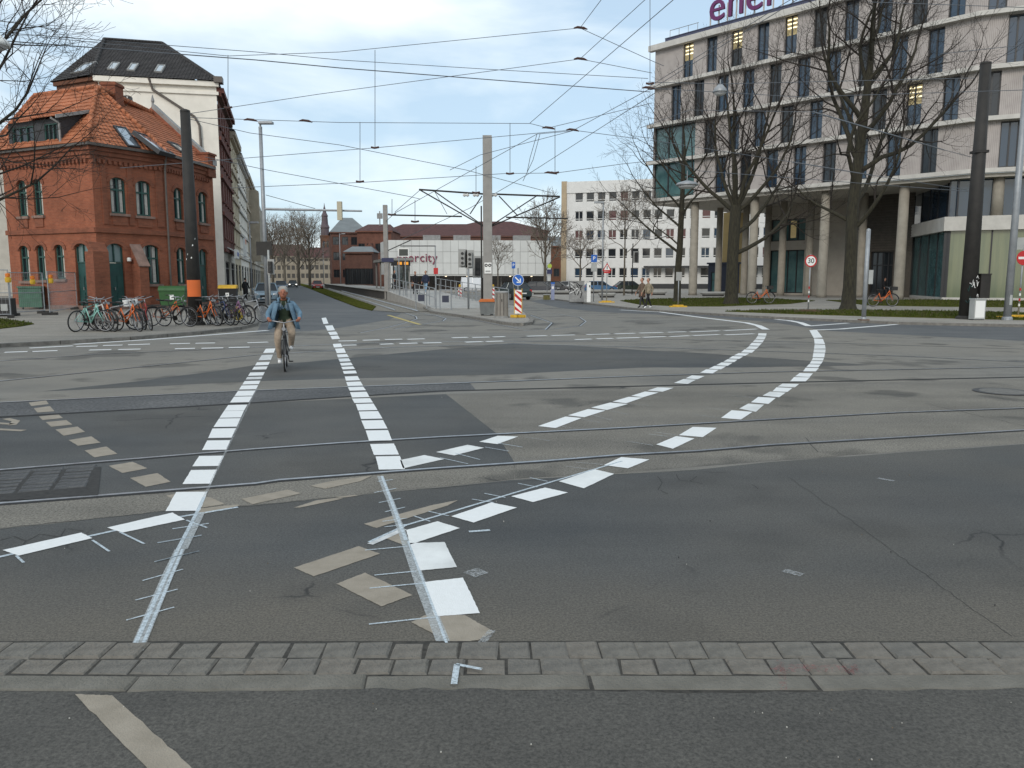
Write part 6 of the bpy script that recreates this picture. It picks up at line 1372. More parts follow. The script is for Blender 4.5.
wire([(650, 86), (770, 12), (800, -6)], [7.6, 8.2, 8.4]); wire([(650, 90), (800, -2), (830, -20)], [7.2, 7.7, 7.8])
wire([(648, 82), (720, 84), (975, 78)], [9.2, 9.3, 10.4]); wire([(640, 128), (690, 110), (813, 112), (944, 150), (975, 158)], [7.0, 7.0, 7.0, 7.2, 7.3]); wire([(650, 140), (792, 162), (870, 175), (975, 191)], [6.4, 6.4, 6.2, 5.8])
wire([(640, 150), (687, 166), (700, 171), (975, 192)], [6.6, 6.6, 6.6, 5.8], 0.009)
wire([(813, 112), (944, 150)], [7.03, 7.23], 0.03, name='insulated_rod'); wire([(792, 162), (870, 175)], [6.43, 6.23], 0.028, name='insulated_rod')
for x, y0, y1, z in ((375, 50, 148, 8.6), (360, 122, 182, 7.7), (510, 123, 174, 7.6), (555, 127, 173, 7.6), (650, -10, 84, 9), (228, 55, 108, 8.6), (392, 199, 215, 7.4), (415, 200, 222, 6.6), (476, 166, 193, 7)):
    a = Wz(x, y0, z); b = P(x, y1, a.y); build('dropper', MB().tube([a, b], a.length * 0.00035, 4), M_wire, net)
    for dx in (-4, 4): build('clamp', MB().tube([b, P(x + dx, y1 - 0.8, a.y)], a.length * 0.0012, 5), mat('clamp_rust', (0.06, 0.03, 0.025), 0.8), net)
for x, y, z in ((580, 28, 9), (580, 59, 8.8), (548, 128, 7.6), (572, 130, 7.4), (648, 88, 7.2), (550, 173, 6.6), (250, 120, 7.9), (305, 121, 7.85)):
    a = Wz(x, y, z); k = a.length * 0.0014; build('insulator', MB().tube([a + Vector((-k * 5, 0, 0)), a + Vector((-k * 2, 0, k * 0.6)), a + Vector((k * 3, 0, 0)), a + Vector((k * 6, 0, -k))], [k * 0.4, k, k, k * 0.4], 6), MATS['clamp_rust'], net)

# ================================================================== TREES (bare, early spring)
M_bark = mat('bark', (0.011, 0.009, 0.007), 0.95, 0, 9, 1.0, 14, col2=(0.048, 0.044, 0.026), detail=9, stretch=(1.6, 1.6, 0.35))
M_twig = mat('twig', (0.019, 0.014, 0.010), 0.9, 0.3, 4)
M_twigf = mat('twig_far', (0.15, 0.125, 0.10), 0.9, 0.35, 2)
class Tree:
    def __init__(s, seed, minr=0.006): s.q = random.Random(seed); s.a = MB(); s.b = MB(); s.minr = minr; s.n = 0
    def limb(s, p, d, L, r, lvl, maxl, up=0.12, wob=0.16, kids=(4, 5, 4, 4, 3), spread=(38, 62), taper=0.42, seg=0.7, first=0.3):
        q = s.q; n = max(3, min(9, int(L / seg))); pts = [Vector(p)]; d = Vector(d).normalized(); rad = [r]
        for i in range(n):
            d = (d + Vector((q.gauss(0, wob), q.gauss(0, wob), q.gauss(0, wob) + up))).normalized()
            pts.append(pts[-1] + d * (L / n)); rad.append(max(s.minr, r * (1 - (1 - taper) * (i + 1) / n)))
        (s.a if lvl <= 1 else s.b).tube(pts, rad, (12, 8, 6, 4, 3, 3, 3)[min(lvl, 6)], caps=False); s.n += 1
        if lvl >= maxl: return
        k = kids[min(lvl, len(kids) - 1)]; az = q.uniform(0, 6.28)
        for j in range(k):
            f = first + (1 - first) * (j + q.uniform(0.2, 0.9)) / k; i = min(n - 1, int(f * n)); t = f * n - i
            bp = pts[i].lerp(pts[i + 1], min(1, t)); br = rad[i]; bd = (pts[i + 1] - pts[i]).normalized()
            az += 2.4 + q.uniform(-.5, .5); an = R(q.uniform(*spread)) * (0.8 if lvl > 2 else 1)
            x = bd.orthogonal().normalized(); y = bd.cross(x); nd = bd * math.cos(an) + (x * math.cos(az) + y * math.sin(az)) * math.sin(an)
            s.limb(bp, nd, L * q.uniform(0.45, 0.72) * (1.15 - 0.35 * f), br * q.uniform(0.5, 0.66), lvl + 1, maxl, up * 0.8, wob, kids, spread, 0.4, seg * 0.8, 0.18)
        s.limb(pts[-1], d, L * 0.5, rad[-1], lvl + 1, maxl, up, wob, kids, spread, 0.35, seg * 0.8, 0.18)
def tree(name, label, base, seed, trunk, limbs, maxl=4, minr=0.007, tw=M_twig, bark=M_bark, group=None, kids=(4, 5, 4, 4, 3), up=0.10, wob=0.14):
    """trunk: list of (point, radius) above base; limbs: (height fraction index, direction, length, radius)"""
    t = Tree(seed, minr); rt = root(name, base, 0, label, 'tree', group); B = Vector(base)
    pts = [B + Vector(p) for p, r in trunk]; t.a.tube(pts, [r for p, r in trunk], 14, caps=False)
    # root flare
    for (p, d, L, r) in limbs: t.limb(B + Vector(p), d, L, r, 1, maxl, up, wob, kids)
    build('trunk', t.a, bark, rt, smooth=True); build('crown', t.b, tw, rt)
    return rt
# largest tree
tb3 = G(848, 309.5, PZ)
zt = lambda y, Y: P(848, y, Y).z
tr = [((0, 0, -0.1), 0.527), ((0, 0, 0.25), 0.391), ((0.02, 0, 1.2), 0.340), ((0.0, 0, 3), 0.315), ((-0.05, 0, 5.2), 0.306), ((0.1, 0, 7.5), 0.281), ((0.3, 0.1, 10), 0.238), ((0.5, 0.1, 12.5), 0.170), ((0.6, 0.2, 15), 0.111)]
lm_ = [((0, 0, 4.2), (0.75, -0.3, 0.615), 5.20, 0.123), ((0, 0, 4.6), (-0.75, 0.2, 0.410), 3.60, 0.098), ((0, 0, 5.6), (0.65, 0.5, 0.615), 5.60, 0.139), ((0, 0, 6.4), (-0.6, -0.4, 0.738), 5.60, 0.131), ((0.05, 0, 7.2), (0.8, -0.2, 0.492), 6.00, 0.139), ((0.1, 0, 7.8), (-0.8, 0.3, 0.615), 6.00, 0.139), ((0.1, 0, 8.6), (0.2, 0.8, 0.656), 5.20, 0.123), ((0.2, 0, 9.2), (0.75, -0.4, 0.615), 5.60, 0.131), ((0.25, 0, 9.8), (-0.65, -0.2, 0.738), 5.44, 0.131), ((0.3, 0, 10.5), (0.5, 0.5, 0.738), 4.80, 0.115), ((0.4, 0, 11.4), (-0.55, 0.3, 0.779), 4.80, 0.115), ((0.45, 0, 12.0), (0.6, -0.3, 0.738), 4.40, 0.107), ((0.5, 0, 13), (-0.3, -0.5, 0.738), 4.00, 0.090), ((0.55, 0, 14), (0.4, 0.3, 0.738), 3.60, 0.082), ((0.6, 0.2, 15), (0.0, 0.0, 1), 3.60, 0.098)]
tree('bare_tree', 'largest bare tree by the kerb with mossy trunk before the columns', tb3, 5, tr, lm_, 5, 0.0055, kids=(4, 4, 4, 3, 3))
tb2 = G(731, 304.5, PZ)
tr = [((0, 0, -0.1), 0.595), ((0, 0, 0.3), 0.442), ((0, 0, 1.2), 0.391), ((0, 0, 3), 0.365), ((0.05, 0, 5), 0.357), ((0.1, 0, 6.3), 0.340)]
lm_ = [((0.25, 0, 3.3), (0.93, -0.1, 0.180), 5.60, 0.144), ((0.3, 0, 4.6), (0.8, 0.3, 0.396), 5.95, 0.144), ((0.1, 0, 5.8), (-0.75, 0, 0.612), 5.60, 0.144), ((0.1, 0, 6.0), (-0.55, 0.3, 1.0), 5.95, 0.137), ((0.1, 0, 6.2), (-0.25, -0.3, 1.2), 6.30, 0.144), ((0.1, 0, 6.3), (0.08, 0.2, 1.2), 6.65, 0.158), ((0.15, 0, 6.3), (0.35, -0.2, 1.15), 6.30, 0.144), ((0.15, 0, 6.2), (0.6, 0.1, 1.0), 6.30, 0.144), ((0.2, 0, 5.9), (0.75, -0.3, 0.540), 5.95, 0.130), ((0.1, 0, 5.6), (0.1, 0.75, 0.648), 5.25, 0.122)]
tree('bare_tree', 'bare tree with thick trunk forking low into many upright limbs', tb2, 8, tr, lm_, 5, 0.0055, kids=(3, 4, 3, 3, 3), up=0.13, wob=0.10)
tb1 = G(677, 302, PZ)
tr = [((0, 0, -0.10), 0.36), ((0, 0, 0.30), 0.27), ((0.0, 0, 2.00), 0.24), ((0.1, 0, 4.00), 0.22), ((0.15, 0, 6.40), 0.19), ((0.2, 0, 8.80), 0.14), ((0.25, 0, 10.80), 0.09)]
lm_ = [((0, 0, 3.52), (-0.85, -0.2, 0.720), 4.68, 0.096), ((0.05, 0, 4.00), (-0.7, 0.4, 0.320), 2.88, 0.064), ((0.12, 0, 5.76), (0.5, 0.2, 1), 4.32, 0.096), ((0.1, 0, 5.28), (-0.6, 0.1, 0.560), 4.32, 0.080), ((0.15, 0, 6.56), (-0.7, -0.2, 0.560), 4.68, 0.080), ((0.15, 0, 7.20), (0.7, 0.3, 0.600), 3.96, 0.080), ((0.18, 0, 7.84), (-0.6, 0.3, 0.640), 3.96, 0.080), ((0.2, 0, 8.48), (0.5, -0.4, 0.640), 3.60, 0.072), ((0.22, 0, 9.20), (-0.5, 0, 1), 3.60, 0.072), ((0.24, 0, 9.92), (0.3, 0.4, 1), 2.88, 0.064), ((0.25, 0, 10.80), (-0.1, 0, 1), 3.24, 0.068)]
tree('bare_tree', 'slim bare tree nearest the white office beside the low flat lamp', tb1, 13, tr, lm_, 5, 0.0055, kids=(3, 3, 3, 3, 2), up=0.06)
# tree cut off by the left edge: only its branches reach into view
tbl = G(-95, 352, PZ)
tr = [((0, 0, -0.1), 0.45), ((0, 0, 0.3), 0.34), ((0, 0, 3), 0.3), ((0.1, 0, 5.5), 0.27), ((0.2, 0, 8), 0.2), ((0.3, 0, 10.5), 0.12)]
lm_ = [((0, 0, 2.6), (0.95, 0.0, 0.217), 3.29, 0.057), ((0, 0, 3.4), (0.9, 0.1, 0.341), 3.76, 0.066), ((0.1, 0, 4.4), (0.9, -0.1, 0.372), 3.76, 0.062), ((0.1, 0, 5.3), (0.85, 0.2, 0.465), 3.76, 0.066), ((0.15, 0, 6.2), (0.8, 0.0, 0.496), 3.53, 0.062), ((0.15, 0, 5), (-0.8, 0.2, 0.434), 3.14, 0.062), ((0.2, 0, 7), (0.7, 0.1, 0.558), 3.53, 0.062), ((0.2, 0, 7.8), (-0.5, 0.3, 1), 3.14, 0.054), ((0.25, 0, 8.8), (0.5, -0.1, 1), 3.14, 0.046), ((0.3, 0, 10.4), (0, 0, 1), 2.35, 0.046)]
tree('bare_tree', 'bare tree whose branches reach in from the left edge over the brick house', tbl, 21, tr, lm_, 5, 0.004, kids=(4, 4, 4, 3, 2), up=0.06)
# small trees on the forecourt and in front of the brown brick building
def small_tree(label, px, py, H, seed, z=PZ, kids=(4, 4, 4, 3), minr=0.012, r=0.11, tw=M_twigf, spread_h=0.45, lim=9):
    q = random.Random(seed); b = G(px, py, z)
    tr = [((0, 0, 0), r), ((0, 0, H * 0.3), r * 0.8), ((0, 0, H * 0.6), r * 0.55), ((0, 0, H * 0.85), r * 0.25)]
    lm_ = []
    for i in range(lim):
        a = i * 2.4 + q.uniform(-.4, .4); f = spread_h + (0.85 - spread_h) * i / (lim - 1); lm_.append(((0, 0, H * f), (math.cos(a) * 0.8, math.sin(a) * 0.8, 0.8), H * 0.36 * (1.2 - f * 0.5), r * 0.4))
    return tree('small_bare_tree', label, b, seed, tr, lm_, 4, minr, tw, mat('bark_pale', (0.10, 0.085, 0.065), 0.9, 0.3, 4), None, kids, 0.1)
small_tree('young bare tree between warning triangle and dark signal post', 624, 295.5, 9.0, 31)
small_tree('short bare tree behind the graffiti covered cabinet', 580, 297.5, 5.2, 32, lim=7)
small_tree('bushy bare tree in front of the brown brick building', 545, 291, 10.5, 33, minr=0.02, kids=(5, 5, 4, 3), r=0.22, spread_h=0.25, lim=12)
small_tree('small bare tree right of the catenary mast before the panelled hall', 498, 291, 6.0, 34, lim=7)
# street trees at the far end of the road
far = None; q = random.Random(77)
for i, (px, Y, H) in enumerate(((262, 230, 13.5), (273, 200, 14), (285, 225, 15), (299, 200, 15.0), (310, 185, 13.5))):
    b = P(px, 284, Y)
    if far is None:
        Hh = 15.0; tr = [((0, 0, 0), 0.4), ((0, 0, 4), 0.32), ((0, 0, 9), 0.2), ((0, 0, 12.5), 0.1)]; lm_ = []
        for k in range(15):
            a = k * 2.4; f = 0.24 + 0.6 * k / 14; lm_.append(((0, 0, Hh * f), (math.cos(a) * 0.75, math.sin(a) * 0.75, 0.85), Hh * 0.42 * (1.15 - f * 0.55), 0.15))
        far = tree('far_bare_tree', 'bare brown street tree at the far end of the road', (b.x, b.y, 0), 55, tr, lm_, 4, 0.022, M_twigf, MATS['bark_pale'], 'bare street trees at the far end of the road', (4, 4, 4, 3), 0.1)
        c = far
    else: c = copy_tree(far)
    c.matrix_basis = T(b.x, b.y, 0) @ RZ(q.uniform(0, 6.28)) @ Matrix.Scale(H / 15.0, 4)
    c['label'] = ('leftmost', 'second from the left', 'middle one', 'second from the right', 'rightmost')[i] + ' in the far row of bare brown street trees'

# ================================================================== TRAM PLATFORM
pf = root('tram_platform', (G(387, 300).x, G(387, 300).y, 0), 0, 'raised tram stop platform with dark edge and sloping access ramp', 'platform')
p0 = G(387, 300.2).to_2d(); pd = Vector((-0.277, 0.961)).normalized(); pn = Vector((pd.y, -pd.x)); p1 = p0 + pd * 95; r0 = G(434, 310.6).to_2d(); PWd = 4.2; PH = 0.75
M_pside = mat('platform_side', (0.055, 0.05, 0.048), 0.85, 0.3, 2); M_ptop = mat('platform_top', (0.25, 0.24, 0.22), 0.85, 0.15, 2); M_ramp = mat('ramp_concrete', (0.34, 0.33, 0.31), 0.85, 0.15, 2)
build('deck', MB().prism([p0, p1, p1 + pn * PWd, p0 + pn * PWd], 0, PH - 0.06, 0), M_pside, pf); build('deck_paving', MB().prism([p0 - pn * 0.1, p1 - pn * 0.1, p1 + pn * PWd, p0 + pn * PWd], PH - 0.06, PH), M_ptop, pf)
pm_ = MB(); a, b, c, d = p0, p0 + pn * PWd, r0 + pn * PWd, r0
V = [(*a, 0), (*b, 0), (*c, 0), (*d, 0), (*a, PH), (*b, PH), (*c, 0.12), (*d, 0.12)]
pm_.v = V; pm_.f = [(0, 3, 7, 4), (1, 5, 6, 2), (4, 7, 6, 5), (3, 2, 6, 7)]; pm_.m = [0] * 4
build('ramp', pm_, M_ramp, pf)
def railing(a, b, za, zb, n, label, side=1):
    rt = root('railing', (a.x, a.y, za), 0, label, 'railing'); h = 1.05
    for i in range(n + 1):
        p = a.lerp(b, i / n); z = za + (zb - za) * i / n; build('post', MB().tube([(p.x, p.y, z), (p.x, p.y, z + h)], 0.03, 6), M_steel, rt)
    for hz in (h, 0.55): build('rail', MB().tube([(a.x, a.y, za + hz), (b.x, b.y, zb + hz)], 0.025, 6), M_steel, rt)
    return rt
railing(p0 + pn * 0.25 - pd * 0.6, r0 + pn * 0.25 + pd * 1.0, PH - 0.02, 0.15, 11, 'steel railing along the track side of the platform ramp')
railing(p0 + pn * (PWd - 0.2) - pd * 0.6, r0 + pn * (PWd - 0.2) - pd * 1.0, PH - 0.02, 0.12, 11, 'steel railing along the far side of the platform ramp')
railing(G(452, 302.5, PZ).to_2d(), G(486, 305.5, PZ).to_2d(), PZ, PZ, 8, 'low steel railing behind the traffic signals on the island')
for px, py, lb in ((421, 308, 'small blue plate on posts at the foot of the ramp'), (445, 309.5, 'larger navy plate in a frame at the foot of the ramp')):
    b = G(px - 5, py, 0.12); rt = root('barrier_frame', b, 0, lb, 'barrier')
    for dx in (0, 0.6): build('post', MB().tube([(b.x + dx, b.y, 0.05), (b.x + dx, b.y, 1.15)], 0.03, 6), M_steel, rt)
    build('top_rail', MB().tube([(b.x, b.y, 1.15), (b.x + 0.6, b.y, 1.15)], 0.03, 6), M_steel, rt); build('plate', MB().box((b.x + 0.12, b.y - 0.03, 0.5), (b.x + 0.48, b.y + 0.0, 0.86)), mat('plate_slate', (0.03, 0.035, 0.06), 0.6), rt)
# shelter
sc_ = p0 + pd * 16 + pn * 2.6; ang = math.atan2(pd.y, pd.x)
sh = root('tram_shelter', (sc_.x, sc_.y, PH), ang, 'glass tram shelter with flat roof on the platform', 'shelter')
Ms = wm(sh); 
build('roof', MB().box((-6, -1.2, 2.7), (6, 1.2, 2.95)), M_hbeam, sh, Ms)
for x in (-5.5, -1.8, 1.8, 5.5):
    for y in (-0.9, 0.95): build('post', MB().box((x - 0.07, y - 0.07, 0), (x + 0.07, y + 0.07, 2.7)), M_hbeam, sh, Ms)
for i in range(3): build('back_pane', MB().box((-5.4 + i * 3.65, -0.93, 0.3), (-1.95 + i * 3.65, -0.91, 2.3)), M_glassg, sh, Ms)
build('bench', MB().box((-3.5, -0.7, 0.42), (3.5, -0.3, 0.5)).box((-3.3, -0.6, 0), (-3.15, -0.4, 0.418)).box((3.15, -0.6, 0), (3.3, -0.4, 0.418)), M_mastd, sh, Ms)
ds = Ms @ Vector((-5.0, 0.3, 0)); build('departure_display', MB().box((-6.3, -0.9, 2.2), (-6.1, 0.9, 2.66)), M_black, sh, Ms)
M_amber = mat('display_amber', (0.3, 0.12, 0.01), 0.5, emit=(1.0, 0.42, 0.04), estr=0.7)
for k, y in enumerate((-0.7, -0.1)): build('display_text', MB().box((-6.315, y, 2.3), (-6.305, y + 0.4, 2.56)), M_amber, sh, Ms)
# display on two poles at the ramp
b = Vector((*(p0 + pn * 2.0 - pd * 8).to_2d(), 0.5)); dp = P(403.5, 252.5, b.y); rt = root('display_board', (dp.x, b.y, 0.45), 0, 'dark white framed passenger display on a pole above the ramp', 'display')
build('pole', MB().tube([(dp.x - 0.35, b.y, 0.4), (dp.x - 0.35, b.y, dp.z)], 0.05, 8), M_steel, rt); build('pole', MB().tube([(dp.x + 0.1, b.y + 0.1, 0.4), (dp.x + 0.1, b.y + 0.1, dp.z)], 0.04, 8), M_steel, rt)
build('frame', MB().box((dp.x - 0.37, b.y - 0.1, dp.z - 0.30), (dp.x + 0.40, b.y + 0.1, dp.z + 0.30)), M_swhite, rt); build('screen', MB().box((dp.x - 0.31, b.y - 0.108, dp.z - 0.24), (dp.x + 0.34, b.y - 0.102, dp.z + 0.24)), mat('screen_dark', (0.05, 0.055, 0.05), 0.3), rt)
rt = root('red_notice', G(436, 309, 0.1), 0, 'thin pole with a small red notice at the ramp', 'sign'); b = G(436, 309, 0.1)
build('post', MB().tube([b, (b.x, b.y, P(436, 246, b.y).z)], 0.035, 6), M_steel, rt); z = P(436, 271, b.y).z; build('plate', MB().box((b.x - 0.1, b.y - 0.05, z - 0.17), (b.x + 0.14, b.y - 0.03, z + 0.17)), M_sred, rt); build('bracket_arm', MB().tube([(b.x, b.y, P(436, 246, b.y).z), (b.x - 1.9, b.y, P(436, 246, b.y).z)], 0.03, 6), M_mastd, rt)

# ================================================================== ISLAND FURNITURE
def striped(label, px, py, yt, w_=0.2):
    b = G(px, py, PZ); h = P(px, yt, b.y).z; rt = root('warning_beacon', b, 0, label, 'beacon'); z0 = PZ + 0.12; H = h - z0
    build('panel', MB().box((b.x - w_ / 2, b.y - 0.02, z0), (b.x + w_ / 2, b.y + 0.02, h)), M_swhite, rt)
    for k in range(3):
        za = z0 + H * (0.05 + k * 0.32); p = [(-w_ / 2, za + w_ * 0.8), (w_ / 2, za), (w_ / 2, za + H * 0.15), (-w_ / 2, za + H * 0.15 + w_ * 0.8)]; build('stripe', MB().poly([(b.x + x, b.y - 0.024, min(h, z)) for x, z in p]), M_sred, rt)
    build('foot', MB().box((b.x - 0.35, b.y - 0.18, PZ), (b.x + 0.35, b.y + 0.18, PZ + 0.1)), M_black, rt); build('lamp', MB().lathe([(0.08, h), (0.09, h + 0.15), (0.04, h + 0.2)], 10, (b.x, b.y, 0)), M_yellow, rt)
striped('striped warning beacon with yellow lamp behind the railings', 460, 300.5, 287, 0.26); striped('narrow striped warning beacon right behind the catenary mast', 493, 303.5, 287.5, 0.2)
b = G(487, 315.3, PZ); rt = root('salt_bin', b, 0.05, 'grey grit bin with orange lid at the foot of the catenary mast', 'bin'); M = wm(rt)
kx = 7.6 * b.y / 800
bm_ = MB(); bt = [(-kx * 0.85, -0.3), (kx * 0.85, -0.3), (kx * 0.85, 0.3), (-kx * 0.85, 0.3)]; tpp = [(-kx, -0.36), (kx, -0.36), (kx, 0.36), (-kx, 0.36)]
bm_.v = [(x, y, 0.06) for x, y in bt] + [(x, y, 0.62) for x, y in tpp]; bm_.f = [(0, 3, 2, 1), (4, 5, 6, 7), (0, 1, 5, 4), (1, 2, 6, 5), (2, 3, 7, 6), (3, 0, 4, 7)]; bm_.m = [0] * 6
build('body', bm_, mat('bin_grey', (0.14, 0.15, 0.15), 0.6, 0.2, 4), rt, M); build('lid', MB().box((-kx * 1.06, -0.4, 0.622), (kx * 1.06, 0.4, 0.68)).box((-kx * 0.9, -0.33, 0.682), (kx * 0.9, 0.33, 0.74)), mat('lid_orange', (0.50, 0.14, 0.03), 0.6, 0.15, 4), rt, M)
for s_ in (-1, 1): build('foot', MB().box((s_ * kx * 0.6 - 0.06, -0.25, 0), (s_ * kx * 0.6 + 0.06, 0.25, 0.058)), M_black, rt, M)
b = G(501.5, 317.5, PZ); rr = 7.2 * b.y / 800; hh = P(501, 291, b.y).z - PZ; rt = root('round_cabinet', b, 0, 'stone grey cylindrical cabinet on the traffic island', 'cabinet'); M = wm(rt)
build('body', MB().lathe([(rr * 0.94, 0.06), (rr * 0.94, hh * 0.93)], 24), mat('cabinet_taupe', (0.22, 0.20, 0.175), 0.7, 0.15, 3), rt, M, smooth=False); build('cap', MB().lathe([(rr * 1.0, hh * 0.931), (rr * 1.0, hh * 0.97), (rr * 0.85, hh)], 24), M_leadgrey, rt, M); build('base_ring', MB().lathe([(rr * 1.05, 0), (rr * 1.05, 0.06)], 24), M_leadgrey, rt, M)
for a in (-70, -100, -130): build('door_seam', MB().box((-0.008, -0.012, 0.1), (0.008, 0.0, hh * 0.9), M=RZ(R(a + 90)) @ T(0, -rr * 0.94, 0)), M_mastd, rt, M)
build('lock', MB().box((0.0, -0.02, hh * 0.6), (0.03, 0.0, hh * 0.7), M=T(0, -rr * 0.945, 0)), M_black, rt, M)

# ================================================================== FORECOURT FURNITURE
b = G(576.5, 302.5, PZ); wdt = 14.5 * b.y / 800; hh = P(576, 281.5, b.y).z - PZ
def speckle(name, c1, c2, c3):
    m = mat(name, c1, 0.7, 0, 2.2, col2=c2, detail=3); return m
rt = root('utility_cabinet', b, 0, 'grey utility cabinet covered in dark graffiti on the forecourt', 'cabinet'); M = wm(rt)
build('body', MB().box((-wdt / 2, -0.22, 0.05), (wdt / 2, 0.22, hh)), speckle('cabinet_tagged', (0.30, 0.30, 0.29), (0.16, 0.16, 0.16), 0), rt, M); build('lid', MB().box((-wdt / 2 - 0.03, -0.25, hh + 0.002), (wdt / 2 + 0.03, 0.25, hh + 0.05)), M_back, rt, M); build('plinth', MB().box((-wdt / 2, -0.2, 0), (wdt / 2, 0.2, 0.048)), M_mastd, rt, M)
q = random.Random(8)
for i in range(8):
    x, z = q.uniform(-0.4, 0.4) * wdt, q.uniform(0.3, 0.85) * hh; pts = [(x, -0.228, z)]
    for j in range(4): pts.append((max(-wdt * .47, min(wdt * .47, pts[-1][0] + q.uniform(-.3, .3))), -0.228, max(0.1, min(hh - 0.05, pts[-1][2] + q.uniform(-.4, .4)))))
    build('graffiti', MB().tube(pts, 0.03, 4), M_black if i % 3 else M_swhite, rt, M)
b = G(588.5, 302.5, PZ); rt = root('white_pillar', b, 0, 'narrow white service pillar beside the graffiti cabinet', 'pillar'); M = wm(rt); hh = P(588, 283.5, b.y).z
build('body', MB().box((-0.13, -0.12, 0.03), (0.13, 0.12, hh)), M_swhite, rt, M); build('cap', MB().box((-0.15, -0.14, hh + 0.002), (0.15, 0.14, hh + 0.04)), M_boxgrey, rt, M); build('slot', MB().box((0.02, -0.127, hh - 0.35), (0.1, -0.121, hh - 0.2)), M_black, rt, M)
def bench_slab(label, px, py, L, W, h=0.42, rot=0.1):
    b = G(px, py, PZ); rt = root('stone_bench', b, rot, label, 'bench', 'low stone benches on the forecourt'); M = wm(rt); n = 20
    o = [(L / 2 * math.copysign(abs(math.cos(t)) ** 0.45, math.cos(t)), W / 2 * math.copysign(abs(math.sin(t)) ** 0.6, math.sin(t))) for t in [2 * math.pi * (i + 0.5) / n for i in range(n)]]
    m_ = MB(); m_.prism([(x * 0.8, y * 0.75) for x, y in o], 0, h * 0.35); build('base', m_, M_mastd, rt, M)
    m_ = MB(); k = 0; m_.v = [(x * 0.86, y * 0.8, h * 0.352) for x, y in o] + [(x, y, h * 0.7) for x, y in o] + [(x * 0.97, y * 0.95, h) for x, y in o]
    for r_ in (0, n):
        for i in range(n): j = (i + 1) % n; m_.f.append((r_ + i, r_ + j, r_ + n + j, r_ + n + i)); m_.m.append(0)
    m_.f.append(tuple(range(2 * n, 3 * n))); m_.m.append(0); build('seat', m_, mat('bench_stone', (0.30, 0.30, 0.285), 0.7, 0.1, 2), rt, M)
bench_slab('short rounded stone bench behind the warning triangle', 607, 297.5, 1.6, 0.8); bench_slab('long low stone bench behind the parking sign post', 610, 293.2, 5.6, 0.8); bench_slab('stone bench partly behind the walking couple', 638, 293.5, 3.2, 0.9); bench_slab('rounded stone bench right of the walking couple', 658, 295, 1.8, 0.9); bench_slab('rounded stone bench between slim tree and column', 713, 296, 2.6, 1.0); bench_slab('long low stone wall bench left of the graffiti cabinet', 556, 294.4, 6.0, 0.8)
b = G(546.5, 299.8, PZ); rt = root('planter_box', b, 0, 'small mossy planter block by the far road edge', 'planter'); M = wm(rt); build('body', MB().box((-0.25, -0.25, 0), (0.25, 0.25, 0.38)), mat('moss', (0.10, 0.09, 0.03), 0.9, 0.4, 6), rt, M); build('rim', MB().box((-0.28, -0.28, 0.382), (0.28, 0.28, 0.43)), M_boxgrey, rt, M)
b = G(552.7, 299.8, PZ); rt = root('parking_ticket_machine', b, 0, 'pale blue narrow ticket machine by the far road edge', 'ticket machine'); M = wm(rt); hh = P(552, 285, b.y).z; build('body', MB().box((-0.13, -0.12, 0), (0.13, 0.12, hh)), mat('machine_blue', (0.22, 0.25, 0.38), 0.5), rt, M); build('head', MB().box((-0.15, -0.14, hh + 0.002), (0.15, 0.14, hh + 0.12)), M_sblue, rt, M); build('screen', MB().box((-0.08, -0.126, hh - 0.4), (0.08, -0.121, hh - 0.2)), M_swhite, rt, M)

# ================================================================== LEFT CORNER: FENCE, BINS
def fence_panel(label, pa, pb_, h=2.0, lampm=None):
    L_ = (pb_ - pa).length; rt = root('site_fence_panel', (pa.x, pa.y, PZ), math.atan2(pb_.y - pa.y, pb_.x - pa.x), label, 'fence'); M = wm(rt)
    for x in (0, L_): build('post', MB().tube([(x, 0, 0.05), (x, 0, h)], 0.024, 6), M_steel, rt, M)
    for z in (0.15, h * 0.52, h - 0.02): build('rail', MB().tube([(0, 0, z), (L_, 0, z)], 0.022, 6), M_steel, rt, M)
    ms = MB(); n = int(L_ / 0.13)
    for i in range(1, n): ms.tube([(i * L_ / n, 0, 0.15), (i * L_ / n, 0, h - 0.02)], 0.004, 3, caps=False)
    for i in range(1, 9): ms.tube([(0, 0.004, 0.15 + i * h / 9.6), (L_, 0.004, 0.15 + i * h / 9.6)], 0.004, 3, caps=False)
    o = build('mesh_infill', ms, M_steel, rt, M); o['kind'] = 'stuff'
    for x in (0, L_): build('foot', MB().box((x - 0.11, -0.32, 0), (x + 0.11, 0.32, 0.12)), M_mastd, rt, M)
    if lampm is not None:
        build('warning_lamp', MB().lathe([(0.1, 0), (0.12, 0.08), (0.12, 0.2), (0.05, 0.24)], 10, (lampm, -0.1, h - 0.55)), M_yellow, rt, M); build('lamp_lens', MB().lathe([(0.1, 0), (0.1, 0.14), (0.02, 0.16)], 10, (lampm, -0.1, h - 0.31)), mat('lens_amber', (0.6, 0.16, 0.01), 0.3), rt, M)
g2 = lambda x, y: G(x, y, PZ).to_2d()
fence_panel('mesh site fence panel with amber lamp at the left edge', g2(-25, 318.5), g2(11, 317.8), 2.05, 1.3); fence_panel('mesh site fence panel leaning between its neighbours before the brick wall', g2(12, 315.8), g2(45, 313.5), 1.95, 1.5); fence_panel('mesh site fence panel with amber lamp nearest the green side door', g2(50, 315), g2(77.5, 309.5), 2.0, 0.12)
b = G(33, 309, PZ); rt = root('green_container', b, 0.3, 'green site container standing behind the mesh fence', 'container'); M = wm(rt); build('body', MB().box((-0.55, -0.4, 0.1), (0.55, 0.4, 1.15)), mat('container_green', (0.05, 0.12, 0.08), 0.7, 0.25, 3), rt, M); build('lid', MB().box((-0.6, -0.45, 1.152), (0.6, 0.45, 1.25)), MATS['container_green'], rt, M)
